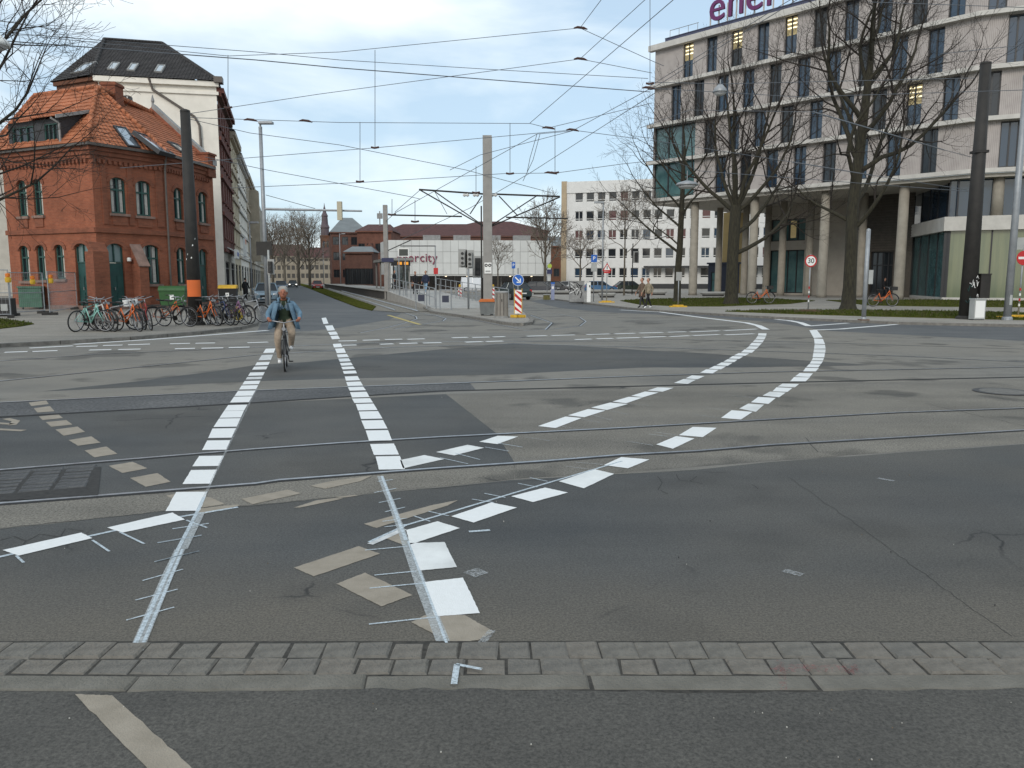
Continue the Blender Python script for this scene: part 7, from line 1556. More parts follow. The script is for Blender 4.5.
for x in (-0.4, 0.4): build('wheel', MB().lathe([(0.05, -0.03), (0.05, 0.03)], 10, (x, -0.3, 0.05), axis='X'), M_black, rt, M)
b = G(2, 316.5, PZ); rt = root('poster_box', b, 0, 'black box with a pale poster at the left edge below the fence', 'box'); M = wm(rt); build('body', MB().box((-0.6, 0.05, 0.05), (0.42, 0.4, 0.8)), M_black, rt, M); build('poster', MB().box((-0.05, 0.04, 0.25), (0.25, 0.048, 0.55)), M_boxgrey, rt, M); build('foot', MB().box((-0.5, 0.1, 0), (0.35, 0.35, 0.048)), M_mastd, rt, M)
def dumpster(label, px, py, w_, h, body, lid, rot=0.0):
    b = G(px, py, PZ); rt = root('wheeled_container', b, rot, label, 'waste container'); M = wm(rt); bm = MB(); x0, x1 = w_ / 2 * 0.9, w_ / 2
    bm.v = [(-x0, -0.42, 0.2), (x0, -0.42, 0.2), (x0, 0.42, 0.2), (-x0, 0.42, 0.2), (-x1, -0.5, h), (x1, -0.5, h), (x1, 0.5, h), (-x1, 0.5, h)]; bm.f = [(0, 3, 2, 1), (4, 5, 6, 7), (0, 1, 5, 4), (1, 2, 6, 5), (2, 3, 7, 6), (3, 0, 4, 7)]; bm.m = [0] * 6
    build('body', bm, body, rt, M); build('rim', MB().box((-x1 - 0.03, -0.53, h + 0.002), (x1 + 0.03, 0.53, h + 0.06)), body, rt, M)
    n = 8; lp = [(-x1 - 0.02, 0.53 * math.cos(math.pi * i / n), h + 0.062 + 0.22 * math.sin(math.pi * i / n)) for i in range(n + 1)]; build('lid', MB().extrude(lp, (w_ + 0.04, 0, 0)), lid, rt, M)
    for x in (-0.75, 0.75):
        for y in (-0.3, 0.3): build('wheel', MB().lathe([(0.1, -0.03), (0.1, 0.03)], 12, (x * w_ / 2, y, 0.1), axis='X'), M_black, rt, M)
    build('label_plate', MB().box((-0.1, -0.52, h * 0.55), (0.1, -0.47, h * 0.8)), M_swhite, rt, M)
M_gbin = mat('bin_green', (0.025, 0.085, 0.022), 0.55, 0.2, 3)
dumpster('green wheeled waste container beside the dark tram mast', 174, 309.5, 1.3, 1.0, M_gbin, M_gbin, 0.25); dumpster('black wheeled waste container with yellow lid on the left pavement', 229, 305.5, 1.05, 1.0, M_black, M_yellow, 0.2)

# ================================================================== BICYCLES
M_tyre = mat('tyre_rubber', (0.012, 0.012, 0.012), 0.8); M_rim = mat('rim_alloy', (0.32, 0.32, 0.33), 0.4, metal=0.7); M_sad = mat('saddle_black', (0.014, 0.013, 0.012), 0.6)
def bike_frame(m, step=False):
    mb = MB(); BB = (0, 0.06, 0.29); ST = (0, 0.20, 0.74); HT, HB_ = (0, -0.36, 0.86), (0, -0.40, 0.70)
    mb.tube([BB, ST], 0.018, 8); mb.tube([HT, HB_], 0.022, 8); mb.tube([BB, HB_], 0.022, 8)
    if step: mb.tube([(0, 0.12, 0.45), (0, -0.15, 0.52), HT], 0.018, 8)
    else: mb.tube([ST, HT], 0.018, 8)
    for s_ in (-1, 1):
        mb.tube([(s_ * 0.01, 0.06, 0.29), (s_ * 0.06, 0.5, 0.34)], 0.011, 6); mb.tube([(s_ * 0.01, 0.19, 0.70), (s_ * 0.06, 0.5, 0.34)], 0.009, 6)
    return mb.mesh('frame', m, True)
def _arc(cx, cz, r, a0, a1, n=9, x=0.0): return [(x, cx + r * math.cos(R(a0 + (a1 - a0) * i / (n - 1))), cz + r * math.sin(R(a0 + (a1 - a0) * i / (n - 1)))) for i in range(n)]
BM = {}
def bm(key, fn):
    if key not in BM: BM[key] = fn()
    return BM[key]
def wheel_mesh():
    mb = MB(); mb.torus((0, 0, 0), 0.305, 0.012, 28, 5, 'X'); mb.lathe([(0.022, -0.04), (0.022, 0.04)], 8, axis='X')
    for i in range(18):
        a = 2 * math.pi * i / 18; s_ = 1 if i % 2 else -1; mb.tube([(s_ * 0.03, 0.02 * math.cos(a + .5), 0.02 * math.sin(a + .5)), (0, 0.30 * math.cos(a), 0.30 * math.sin(a))], 0.0025, 3, caps=False)
    return mb.mesh('wheel', M_rim, True)
def make_bike(rt, m, step=False, city=False, basket=None, steer=0.0, discm=None, stand=True):
    M = wm(rt)
    put('frame', bm(('f', m.name, step), lambda: bike_frame(m, step)), rt, M)
    S = T(0, -0.38, 0) @ RZ(steer) @ T(0, 0.38, 0)
    for k, y in enumerate((0.5, -0.55)):
        W_ = M @ (S if k else Matrix.Identity(4)) @ T(0, y, 0.34)
        wo = put('wheel', bm('w', wheel_mesh), rt, W_); put('tyre', bm('t', lambda: MB().torus((0, 0, 0), 0.325, 0.02, 30, 6, 'X').mesh('tyre', M_tyre, True)), wo, W_)
        if discm and k == 0: put('wheel_disc', bm(('d', discm.name), lambda: MB().lathe([(0.27, -0.012), (0.27, 0.012)], 20, axis='X').mesh('wheel_disc', discm)), wo, W_)
    put('fork', bm(('k', m.name), lambda: MB().tube([(0, -0.36, 0.88), (0, -0.42, 0.66)], 0.02, 6).tube([(-0.05, -0.42, 0.66), (-0.055, -0.55, 0.34)], 0.012, 6).tube([(0.05, -0.42, 0.66), (0.055, -0.55, 0.34)], 0.012, 6).tube([(-0.05, -0.42, 0.66), (0.05, -0.42, 0.66)], 0.014, 6).mesh('fork', m, True)), rt, M @ S)
    hb = put('handlebar', bm('h', lambda: MB().tube([(0, -0.35, 0.86), (0, -0.33, 1.02)], 0.014, 6).tube([(-0.31, -0.20, 1.06), (-0.2, -0.30, 1.06), (0, -0.34, 1.02), (0.2, -0.30, 1.06), (0.31, -0.20, 1.06)], 0.012, 6).mesh('handlebar', M_rim, True)), rt, M @ S)
    for s_ in (-1, 1): put('grip', bm(('g', s_), lambda: MB().tube([(s_ * 0.25, -0.255, 1.06), (s_ * 0.325, -0.19, 1.06)], 0.018, 6).mesh('grip', M_sad)), hb, M @ S)
    put('saddle', bm('s', lambda: MB().tube([(0, 0.20, 0.72), (0, 0.235, 0.90)], 0.013, 6).extrude([(-0.025, 0.06, 0.92), (0.025, 0.06, 0.92), (0.03, 0.18, 0.93), (0.085, 0.28, 0.95), (0.07, 0.34, 0.95), (-0.07, 0.34, 0.95), (-0.085, 0.28, 0.95), (-0.03, 0.18, 0.93)], (0, 0, -0.045)).mesh('saddle', M_sad)), rt, M)
    put('crankset', bm('c', lambda: MB().lathe([(0.09, 0.05), (0.09, 0.056)], 16, (0, 0.06, 0.29), axis='X').tube([(0.06, 0.06, 0.29), (0.075, -0.06, 0.17)], 0.011, 5).tube([(-0.06, 0.06, 0.29), (-0.075, 0.18, 0.41)], 0.011, 5).box((0.075, -0.10, 0.155), (0.16, -0.02, 0.18)).box((-0.16, 0.14, 0.395), (-0.075, 0.22, 0.42)).mesh('crankset', M_sad)), rt, M)
    if city:
        for k, (cy, a0, a1) in enumerate(((0.5, 10, 165), (-0.55, 20, 170))): put('mudguard', bm(('m', k), lambda: MB().tube(_arc(cy, 0.34, 0.36, a0, a1), 0.02, 5).mesh('mudguard', M_sad)), rt, M @ (S if k else Matrix.Identity(4)))
        put('luggage_rack', bm('r', lambda: MB().tube([(-0.06, 0.25, 0.73), (-0.06, 0.75, 0.74)], 0.008, 5).tube([(0.06, 0.25, 0.73), (0.06, 0.75, 0.74)], 0.008, 5).tube([(-0.06, 0.75, 0.74), (0.06, 0.75, 0.74)], 0.008, 5).tube([(-0.06, 0.6, 0.74), (-0.07, 0.5, 0.34)], 0.007, 5).tube([(0.06, 0.6, 0.74), (0.07, 0.5, 0.34)], 0.007, 5).mesh('luggage_rack', M_sad)), rt, M)
        put('lamp', bm('l', lambda: MB().lathe([(0.035, 0), (0.04, -0.06)], 10, (0, -0.44, 0.9), axis='Y').mesh('lamp', M_rim)), rt, M @ S)
    if basket is not None:
        bo = MB(); y0, y1, z0 = (-0.72, -0.42, 0.88) if basket[1] == 'front' else (0.32, 0.74, 0.77)
        bo.box((-0.19, y0, z0), (0.19, y1, z0 + 0.02)); bo.box((-0.19, y0, z0 + 0.021), (-0.175, y1, z0 + 0.2)); bo.box((0.175, y0, z0 + 0.021), (0.19, y1, z0 + 0.2)); bo.box((-0.174, y0, z0 + 0.021), (0.174, y0 + 0.015, z0 + 0.2)); bo.box((-0.174, y1 - 0.015, z0 + 0.021), (0.174, y1, z0 + 0.2))
        build('crate', bo, basket[0], rt, M @ (S if basket[1] == 'front' else Matrix.Identity(4)))
    if stand: put('kickstand', bm('ks', lambda: MB().tube([(0.03, 0.12, 0.29), (0.17, 0.16, 0.01)], 0.009, 5).mesh('kickstand', M_sad)), rt, M)
def bc(n, c): return mat('bike_' + n, c, 0.35, 0.08, 3)
B_mint, B_or, B_blk, B_sil, B_red, B_pur, B_blu, B_wht = bc('mint', (0.25, 0.50, 0.44)), bc('orange', (0.62, 0.13, 0.02)), bc('black', (0.015, 0.015, 0.017)), bc('silver', (0.36, 0.37, 0.38)), bc('red', (0.30, 0.03, 0.025)), bc('purple', (0.22, 0.10, 0.20)), bc('navy', (0.03, 0.05, 0.12)), bc('white', (0.62, 0.62, 0.60))
B_yel = bc('yellow', (0.50, 0.36, 0.03))
GB_ = 'bicycles parked on the left pavement'; pass
bikes = [(88, 331, 165, B_mint, dict(), 'mint green bicycle at the left end of the parked row'), (94, 331.5, 60, B_mint, dict(step=True, steer=0.4), 'second mint green bicycle, next to a white one'),
    (101, 331, 55, B_wht, dict(city=True, steer=0.3), 'white city bicycle beside the mint green pair'), (107, 331, 50, B_or, dict(step=True, city=True), 'orange bicycle behind a dark front wheel left of the green door'),
    (118, 330.5, 120, B_sil, dict(city=True), 'silver bicycle in the middle of the left bunch'), (129, 331, 65, B_or, dict(step=True, city=True, steer=-0.3), 'orange bicycle with large pale front wheel in front of the buttress'),
    (140, 329, 40, B_blk, dict(city=True, basket=(M_swhite, 'back')), 'black bicycle carrying a white crate'), (148, 329.5, 35, B_red, dict(), 'dark red bicycle at the right end of the left bunch'),
    (166, 325.5, 140, B_or, dict(step=True, city=True, steer=0.3), 'orange bicycle in front of the green container'), (177, 326.5, 75, B_blk, dict(city=True), 'black city bicycle seen side on left of the dark mast'),
    (207, 325.5, 60, B_or, dict(step=True, city=True), 'orange bicycle touching the dark mast on its right side'), (214, 325, 40, B_blk, dict(city=True), 'black bicycle right beside the orange one at the dark mast'), (221, 325, 55, B_blu, dict(city=True), 'navy bicycle in the tangled row right of the dark mast'), (227, 324.7, 50, B_blk, dict(), 'black bicycle immediately left of the purple one'), (233, 324.5, 70, B_pur, dict(step=True), 'purple bicycle near the right end of the parked row'), (240, 323.5, 60, B_blk, dict(city=True), 'black bicycle between the purple and the yellow disc one'),
    (250, 322.3, 80, B_sil, dict(discm=B_yel, city=True), 'silver bicycle with yellow wheel disc ending the parked row')]
for i, (px, py, a, m, kw, lb) in enumerate(bikes):
    b = G(px, py, PZ); rt = root('bicycle', b, R(a), lb, 'bicycle', GB_); rt.matrix_basis = T(b.x, b.y, PZ) @ RZ(R(a)) @ Matrix.Rotation(R(-7), 4, 'Y'); make_bike(rt, m, **kw)
for px, py, a, lb in ((760, 303.5, 88, 'orange rental bicycle on the lawn beside the forked tree'), (882, 306.5, 90, 'orange rental bicycle behind the plain grey post')):
    b = G(px, py, PZ + 0.03); rt = root('bicycle', b, R(a), lb, 'bicycle', 'orange rental bicycles on the right lawns', scale=1.08); make_bike(rt, B_or, step=True, city=True, basket=(M_sad, 'front'))

# ================================================================== PEOPLE
M_skin = mat('skin', (0.42, 0.22, 0.15), 0.6, 0.08, 10); M_eye = mat('eye_dark', (0.02, 0.015, 0.012), 0.3); M_lip = mat('lip', (0.26, 0.09, 0.07), 0.5)
def skin_body(verts, edges, cols, mats_, extra=None, sub=1):
    """verts {name: (x,y,z,r)}; one continuous skinned surface, each face takes the colour of its nearest bone"""
    names = list(verts); me = bpy.data.meshes.new('sk'); me.from_pydata([verts[n][:3] for n in names], [(names.index(a), names.index(b)) for a, b, c in edges], [])
    o = bpy.data.objects.new('sk', me); COL.objects.link(o)
    md = o.modifiers.new('s', 'SKIN'); md.use_smooth_shade = True; md.branch_smoothing = 0.6
    for i, n in enumerate(names):
        r_ = verts[n][3]; sv = me.skin_vertices[0].data[i]; sv.radius = r_ if isinstance(r_, tuple) else (r_, r_); sv.use_root = (i == 0)
    ms = o.modifiers.new('u', 'SUBSURF'); ms.levels = sub; ms.render_levels = sub
    bpy.context.view_layer.update(); ev = bpy.data.meshes.new_from_object(o.evaluated_get(bpy.context.evaluated_depsgraph_get()))
    mb = MB(); mb.v = [tuple(v.co) for v in ev.vertices]
    segs = [(Vector(verts[a][:3]), Vector(verts[b][:3]), c) for a, b, c in edges]
    for p in ev.polygons:
        c = Vector(p.center); best = min(segs, key=lambda s_: (c - (s_[0] + (s_[1] - s_[0]) * max(0, min(1, (c - s_[0]).dot(s_[1] - s_[0]) / max(1e-9, (s_[1] - s_[0]).length_squared))))).length)
        mb.f.append(tuple(p.vertices)); mb.m.append(best[2])
    bpy.data.objects.remove(o); bpy.data.meshes.remove(me)
    if extra: extra(mb)
    return mb
def head(mb, c, sk, eye, lip, s=1.0, pitch=0.0):
    x, y, z = c; mb.ball((x, y, z), (0.078 * s, 0.098 * s, 0.118 * s), 14, 10, sk); mb.ball((x, y - 0.03 * s, z - 0.06 * s), (0.06 * s, 0.065 * s, 0.06 * s), 10, 7, sk)
    mb.tube([(x, y - 0.09 * s, z + 0.02 * s), (x, y - 0.122 * s, z - 0.025 * s), (x, y - 0.095 * s, z - 0.035 * s)], [0.010 * s, 0.017 * s, 0.012 * s], 6, sk)
    for k in (-1, 1):
        mb.ball((x + k * 0.032 * s, y - 0.088 * s, z + 0.012 * s), 0.011 * s, 6, 4, eye); mb.ball((x + k * 0.079 * s, y + 0.005 * s, z - 0.005 * s), (0.012 * s, 0.022 * s, 0.034 * s), 6, 5, sk)
    mb.ball((x, y - 0.092 * s, z - 0.062 * s), (0.026 * s, 0.008 * s, 0.007 * s), 6, 4, lip)
def coat(c0, c1, r0, r1, n=16, flare=0.0, gap=0):
    """open-bottomed garment shell lofted between two heights; r = (x, y) radii; gap = half angle left open in front"""
    mb = MB(); rows = 5; k = 0
    for j in range(rows):
        f = j / (rows - 1); cx, cy, cz = [a + (b - a) * f for a, b in zip(c0, c1)]; rx, ry = r0[0] + (r1[0] - r0[0]) * f, r0[1] + (r1[1] - r0[1]) * f
        for i in range(n + 1):
            t = R(-90 + gap + (360 - 2 * gap) * i / n); mb.v.append((cx + rx * math.cos(t), cy + ry * math.sin(t), cz))
    for j in range(rows - 1):
        for i in range(n): a = j * (n + 1) + i; mb.f.append((a, a + 1, a + n + 2, a + n + 1)); mb.m.append(0)
    return mb
def solid(o, t=0.014): md = o.modifiers.new('thickness', 'SOLIDIFY'); md.thickness = t; md.offset = 1
def walker(label, loc, rz, top, legs, shoes, skirt=None, hair=(0.05, 0.03, 0.02), hatm=None, stride=0.22, sc=1.0, bag=None, cap=True):
    rt = root('person', loc, rz, label, 'person', scale=sc); M = wm(rt); s_ = stride
    V_ = {'pel': (0, 0, .96, .125), 'waist': (0, 0, 1.12, .125), 'chest': (0, -.01, 1.32, (.15, .12)), 'neck': (0, 0, 1.47, .055), 'hd': (0, -.015, 1.58, .07)}
    E_ = [('pel', 'waist', 0), ('waist', 'chest', 0), ('chest', 'neck', 0), ('neck', 'hd', 2)]
    for k, n in ((-1, 'l'), (1, 'r')):
        d = k * s_
        V_.update({'sh' + n: (k * .17, 0, 1.40, .07), 'el' + n: (k * .23, d * .45 + .03, 1.14, .052), 'wr' + n: (k * .22, d * .7 - .10, .92, .036), 'ha' + n: (k * .215, d * .75 - .13, .83, .034),
            'hp' + n: (k * .085, 0, .90, .095), 'kn' + n: (k * .09, -d * .6 - .03, .50, .066), 'an' + n: (k * .09, -d * 1.1 + .05, .10, .046), 'to' + n: (k * .10, -d * 1.1 - .12, .045, .04)})
        E_ += [('chest', 'sh' + n, 0), ('sh' + n, 'el' + n, 0), ('el' + n, 'wr' + n, 0), ('wr' + n, 'ha' + n, 2), ('pel', 'hp' + n, 1), ('hp' + n, 'kn' + n, 1), ('kn' + n, 'an' + n, 1), ('an' + n, 'to' + n, 3)]
    def ex(mb):
        head(mb, (0, -.03, 1.64), 2, 4, 5)
        for k in (-1, 1):
            d = k * s_; hx, hy, hz = k * .215, d * .75 - .13, .83
            for j in range(4): mb.tube([(hx, hy - .025 + j * .017, hz - .02), (hx + k * .004, hy - .03 + j * .017, hz - .07), (hx - k * .01, hy - .028 + j * .017, hz - .105 + abs(j - 1.3) * .008)], [.009, .008, .006], 5, 2)
            mb.tube([(hx - k * .01, hy - .03, hz + .005), (hx - k * .02, hy - .055, hz - .04)], [.01, .007], 5, 2)
    build('body', skin_body(V_, E_, None, None, ex), [top, legs, M_skin, shoes, M_eye, M_lip], rt, M, smooth=True)
    if skirt: o = build('coat', coat((0, 0, 1.40), (0, 0, skirt), (.185, .14), (.215, .19), gap=4), top, rt, M, smooth=True); solid(o)
    hm = hatm or mat('hair_%d' % int(hair[0] * 1000), hair, 0.8, 0.3, 20)
    build('hair' if not hatm else 'hat', MB().ball((0, 0.008, 1.675), (0.088, 0.105, 0.10), 12, 8), hm, rt, M, smooth=True)
    if bag: build('bag', MB().box((-0.30, -.16, .62), (-0.22, .16, .92)).tube([(-.26, -.1, .92), (-.24, 0, 1.1), (-.26, .1, .92)], .01, 5), bag, rt, M)
    return rt
C_ = lambda n, c: mat('cloth_' + n, c, 0.9, 0.28, 7, 0.8, 11)
c_brown, c_tan, c_black, c_navy, c_jean, c_char = C_('brown', (0.13, 0.09, 0.065)), C_('tan', (0.24, 0.20, 0.14)), C_('black', (0.012, 0.012, 0.014)), C_('navy', (0.02, 0.028, 0.06)), C_('lightjean', (0.20, 0.32, 0.45)), C_('charcoal', (0.035, 0.035, 0.04))
sh_w, sh_b = C_('shoe_white', (0.65, 0.65, 0.65)), C_('shoe_black', (0.012, 0.012, 0.012))
walker('pedestrian in a long brown coat walking beside a companion', G(641.8, 308, PZ), R(-60), c_brown, c_char, sh_b, 0.62, (0.10, 0.05, 0.03), stride=0.24, sc=0.97)
walker('pedestrian in tan jacket, black trousers and white shoes', G(648, 308.3, PZ), R(-55), c_tan, c_black, sh_w, 0.86, (0.16, 0.09, 0.05), stride=0.28, sc=0.96)
def onramp(px, Y): p = P(px, 295, Y); f = (Y - r0.y) / (p0.y - r0.y); return (p.x, Y, 0.12 + (PH - 0.12) * max(0, min(1, f)))
walker('dark dressed pedestrian carrying a brown bag on the platform ramp', onramp(415.5, 60), R(20), c_black, c_charcoal if False else c_char, sh_b, 0.8, (0.03, 0.02, 0.015), bag=mat('bag_brown', (0.30, 0.15, 0.09), 0.8), sc=0.98)
walker('pedestrian in navy jacket and light blue jeans on the platform ramp', onramp(426, 60.5), R(-15), c_navy, c_jean, sh_w, 0.85, (0.12, 0.08, 0.05), sc=1.0)
walker('pedestrian in a long black coat on the left pavement', G(246, 300, PZ), R(160), c_black, c_black, sh_b, 0.45, (0.02, 0.015, 0.012), sc=0.98)
walker('dark figure in front of the office entrance', G(884, 297.5, PZ), R(10), c_black, c_char, sh_b, 0.8, (0.05, 0.03, 0.02), sc=0.98)
pw = p0 + pd * 7 + pn * 1.6; walker('person in dark clothes waiting on the tram platform', (pw.x, pw.y, PH), R(60), c_black, c_char, sh_b, 0.8, (0.04, 0.03, 0.02), stride=0.05)

# cyclist riding towards the camera
cyb = G(284.5, 373.5); CS = 0.895; CRZ = 0.24; CDX, CDY = cyb.x - 0.82 * math.sin(0.24), cyb.y + 0.82 * math.cos(0.24)
cbk = root('bicycle', (CDX, CDY, 0.0), CRZ, 'black bicycle ridden towards the camera', 'bicycle', scale=CS)
make_bike(cbk, B_blk, city=True, stand=False)
cy = root('person', (CDX, CDY, 0.0), CRZ, 'cyclist in open denim jacket, beige trousers and grey cap', 'person', scale=CS); M = wm(cy)
V_ = {'pel': (0, .25, 1.02, (.135, .12)), 'waist': (0, .19, 1.16, .125), 'chest': (0, .06, 1.36, (.16, .12)), 'neck': (0, -.01, 1.50, .055), 'hd': (0, -.04, 1.60, .07),
    'shl': (-.18, .03, 1.44, .075), 'ell': (-.34, .02, 1.20, .060), 'wrl': (-.325, -.15, 1.10, .042), 'hal': (-.30, -.20, 1.085, .036), 'shr': (.18, .03, 1.44, .075), 'elr': (.34, .02, 1.20, .060), 'wrr': (.325, -.15, 1.10, .042), 'har': (.30, -.20, 1.085, .036),
    'hpl': (-.10, .22, .99, .105), 'knl': (-.15, -.10, .66, .082), 'anl': (-.125, .10, .24, .058), 'hel': (-.12, .15, .17, .045), 'tol': (-.125, -.07, .15, .042), 'hpr': (.10, .22, .99, .105), 'knr': (.16, -.22, .80, .085), 'anr': (.125, .04, .50, .058), 'her': (.12, .10, .44, .045), 'tor': (.125, -.11, .46, .042)}
E_ = [('pel', 'waist', 0), ('waist', 'chest', 0), ('chest', 'neck', 0), ('neck', 'hd', 2), ('chest', 'shl', 3), ('shl', 'ell', 3), ('ell', 'wrl', 3), ('wrl', 'hal', 2), ('chest', 'shr', 3), ('shr', 'elr', 3), ('elr', 'wrr', 3), ('wrr', 'har', 2), ('pel', 'hpl', 1), ('hpl', 'knl', 1), ('knl', 'anl', 1), ('anl', 'hel', 4), ('hel', 'tol', 4), ('pel', 'hpr', 1), ('hpr', 'knr', 1), ('knr', 'anr', 1), ('anr', 'her', 4), ('her', 'tor', 4)]
def ex(mb):
    head(mb, (0, -.06, 1.66), 2, 5, 6, 1.08)
    for k in (-1, 1):
        for j in range(4):
            x, y = k * (.265 + j * .017), -.238 + j * .016; mb.tube([(x, y + .02, 1.085), (x - k * .004, y - .022, 1.082), (x, y - .026, 1.052), (x + k * .004, y - .002, 1.036)], [.0095, .0092, .0085, .007], 6, 2)
        mb.tube([(k * .262, -.215, 1.075), (k * .245, -.232, 1.052), (k * .25, -.24, 1.04)], [.011, .009, .008], 6, 2)
M_denim = C_('denim', (0.105, 0.18, 0.25)); c_green = C_('green', (0.026, 0.042, 0.024)); c_beige = C_('beige', (0.30, 0.235, 0.175)); M_face = mat('skin_ruddy', (0.306, 0.116, 0.068), 0.6, 0.12, 12)
build('body', skin_body(V_, E_, None, None, ex, 2), [c_green, c_beige, M_face, M_denim, sh_w, M_eye, M_lip], cy, M, smooth=True)
j = coat((0, .05, 1.47), (0, .20, .90), (.20, .145), (.30, .22), 20, gap=48); jo = build('jacket', j, M_denim, cy, M, smooth=True); solid(jo, 0.018)
for k in (-1, 1):   # flaring front flaps
    f = MB(); g = [[(k * .10, -.105, 1.44), (k * .17, -.095, 1.43), (k * .21, -.02, 1.42)], [(k * .14, -.10, 1.25), (k * .21, -.08, 1.25), (k * .24, .02, 1.25)], [(k * .20, -.08, 1.06), (k * .27, -.04, 1.05), (k * .29, .06, 1.06)], [(k * .25, -.06, .88), (k * .34, .0, .86), (k * .33, .1, .89)]]
    f.v = [p for r_ in g for p in r_]
    for a in range(3):
        for b in range(2): q_ = a * 3 + b; f.f.append((q_, q_ + 1, q_ + 4, q_ + 3)); f.m.append(0)
    solid(build('jacket_flap', f, M_denim, cy, M, smooth=True), 0.02)
build('collar', MB().tube([(-.10, -.085, 1.46), (-.11, .02, 1.52), (0, .075, 1.54), (.11, .02, 1.52), (.10, -.085, 1.46)], [.02, .032, .034, .032, .02], 8), M_denim, cy, M, smooth=True)
build('drawstring', MB().tube([(-.045, -.115, 1.47), (-.06, -.135, 1.36)], .004, 5).tube([(.045, -.115, 1.47), (.06, -.135, 1.33)], .004, 5), M_boxgrey, cy, M)
build('cap', MB().lathe([(.098, 1.685), (.102, 1.71), (.098, 1.75), (.075, 1.785), (.03, 1.80)], 16, (0, -.045, 0)).lathe([(.103, 1.672), (.106, 1.70)], 16, (0, -.045, 0)), C_('capgrey', (0.26, 0.25, 0.23)), cy, M, smooth=True)
build('beard', MB().ball((0, -.095, 1.585), (.07, .065, .065), 10, 7), mat('beard_rust', (0.20, 0.075, 0.04), 0.9, 0.3, 30), cy, M, smooth=True)

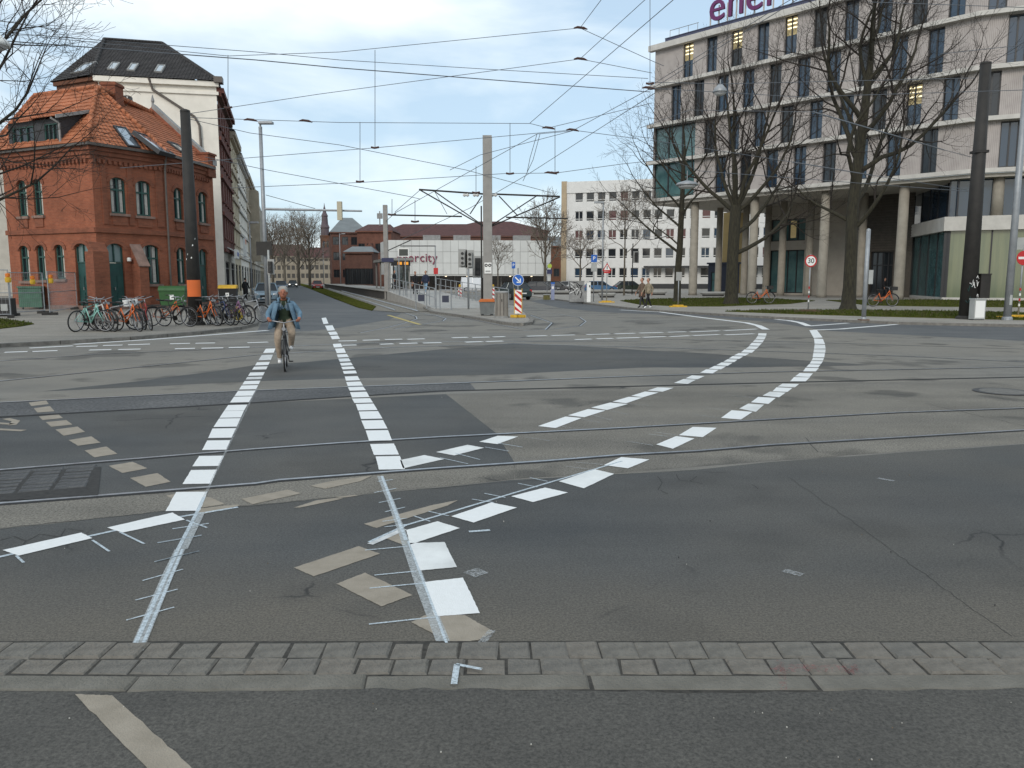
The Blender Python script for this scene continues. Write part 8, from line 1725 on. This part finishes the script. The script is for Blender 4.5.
# ================================================================== CARS
def car(label, px, py, rot, col, z=0.0, sc=1.0, van=False, lights=False):
    b = G(px, py, z); rt = root('parked_car' if not van else 'van', b, rot, label, 'car' if not van else 'van', scale=sc); M = wm(rt)
    m = mat('carpaint_%02x%02x%02x' % tuple(int(c * 255) for c in col), col, 0.25, 0.03, 1, spec=0.7, metal=0.25)
    rt_z = 1.95 if van else 1.45
    st = [(-2.1, .68, .30, .60), (-2.0, .80, .24, .72), (-1.3, .86, .2, .84 if not van else 1.0), (-.9, .87, .2, .90), (.5, .87, .2, .93), (1.5, .86, .2, .95), (2.0, .80, .24, .92), (2.1, .72, .32, .74)]
    bd = MB(); n = 6
    for y, w_, zl, zb in st: bd.v += [(-w_ * .92, y, zl), (-w_, y, zl + .18), (-w_ * .95, y, zb), (w_ * .95, y, zb), (w_, y, zl + .18), (w_ * .92, y, zl)]
    for i in range(len(st) - 1):
        for q_ in range(n): a = i * n + q_; b2 = i * n + (q_ + 1) % n; bd.f.append((a, b2, b2 + n, a + n)); bd.m.append(0)
    bd.f += [tuple(range(n - 1, -1, -1)), tuple((len(st) - 1) * n + i for i in range(n))]; bd.m += [0, 0]
    build('body', bd, m, rt, M)
    y0, y1, y2, y3 = (-1.05, -.3, 1.25, 1.85) if not van else (-1.5, -1.0, 1.9, 2.0)
    lo = [(-.80, y0, .88), (.80, y0, .88), (.80, y3, .92), (-.80, y3, .92)]; hi = [(-.60, y1, rt_z - .05), (.60, y1, rt_z - .05), (.60, y2, rt_z - .05), (-.60, y2, rt_z - .05)]
    g = MB(); g.v = lo + hi; g.f = [(0, 1, 5, 4), (1, 2, 6, 5), (2, 3, 7, 6), (3, 0, 4, 7), (4, 5, 6, 7)]; g.m = [0] * 5
    build('windows', g, mat('car_glass', (0.02, 0.025, 0.03), 0.25, spec=0.25) if not van else m, rt, M)
    if van: build('windscreen', MB().poly([(-.68, y0 + .04, 1.15), (.68, y0 + .04, 1.15), (.60, y1 - .05, rt_z - .15), (-.60, y1 - .05, rt_z - .15)]), M_glass, rt, M @ T(0, -.06, 0))
    ro = MB().prism([(-.61, y1 - .03), (.61, y1 - .03), (.61, y2 + .04), (-.61, y2 + .04)], rt_z - .048, rt_z); build('roof', ro, m, rt, M)
    for a, b2 in zip(lo, hi): build('pillar', MB().tube([a, b2], .035, 5), m, rt, M)
    for s_ in (-1, 1): build('pillar', MB().tube([(s_ * .81, .45, .9), (s_ * .605, .45, rt_z - .05)], .035, 5), m, rt, M)
    for s_ in (-1, 1):
        for y in (-1.32, 1.32):
            w_ = build('wheel', MB().lathe([(.31, -.1), (.33, -.06), (.33, .06), (.31, .1)], 18, (s_ * .78, y, .33), axis='X'), M_tyre, rt, M); build('rim', MB().lathe([(.2, 0), (.2, .02), (.05, .03)] if s_ > 0 else [(.05, -.03), (.2, -.02), (.2, 0)], 14, (s_ * .885, y, .33), axis='X'), M_rim, w_, M)
        build('headlight', MB().ball((s_ * .62, -2.03, .62), (.17, .09, .09), 8, 6), mat('headlight_on', (0.8, 0.8, 0.75), 0.2, emit=(1, 0.95, 0.85), estr=3.0) if lights else mat('headlight', (0.5, 0.5, 0.5), 0.15), rt, M)
        build('tail_light', MB().box((s_ * .66 - .1, 2.03, .66), (s_ * .66 + .1, 2.09, .86)), M_sred, rt, M)
        build('mirror', MB().box((s_ * .92 - .06, -.85, .92), (s_ * .92 + .06, -.75, 1.04)), m, rt, M)
    build('grille', MB().box((-.4, -2.125, .42), (.4, -2.09, .58)), M_black, rt, M); build('number_plate', MB().box((-.26, -2.135, .34), (.26, -2.127, .43)), M_swhite, rt, M); build('number_plate', MB().box((-.26, 2.11, .5), (.26, 2.118, .6)), M_swhite, rt, M)
    return rt
car('light blue car driving towards the camera behind the cyclist', 267, 302.5, .27, (0.22, 0.30, 0.36), lights=False)
car('dark car far down the street with headlights on', 293, 287.5, .27, (0.03, 0.035, 0.04), lights=True); car('red car far down the street by the grass strip', 317.5, 289.2, .27, (0.35, 0.03, 0.02)); car('blue grey car far down the street behind the light blue one', 281, 291, .27, (0.10, 0.14, 0.2))
car('dark green car turning behind the traffic island', 513, 299.5, R(205), (0.03, 0.05, 0.05)); car('dark car parked behind the stone wall bench', 541, 293.8, R(80), (0.02, 0.022, 0.03)); car('black car parked nearest the brown brick building', 557, 293.2, R(75), (0.015, 0.015, 0.018))
car('white delivery van in front of the panelled hall', 476, 292, R(95), (0.62, 0.63, 0.64), van=True)
car('blue car parked in front of the white office', 600, 292.6, R(95), (0.05, 0.13, 0.25)); car('dark green car parked under the young bare tree', 630, 292.3, R(100), (0.03, 0.04, 0.03)); car('silver car parked left of the white office corner', 572, 292.2, R(85), (0.42, 0.43, 0.44))
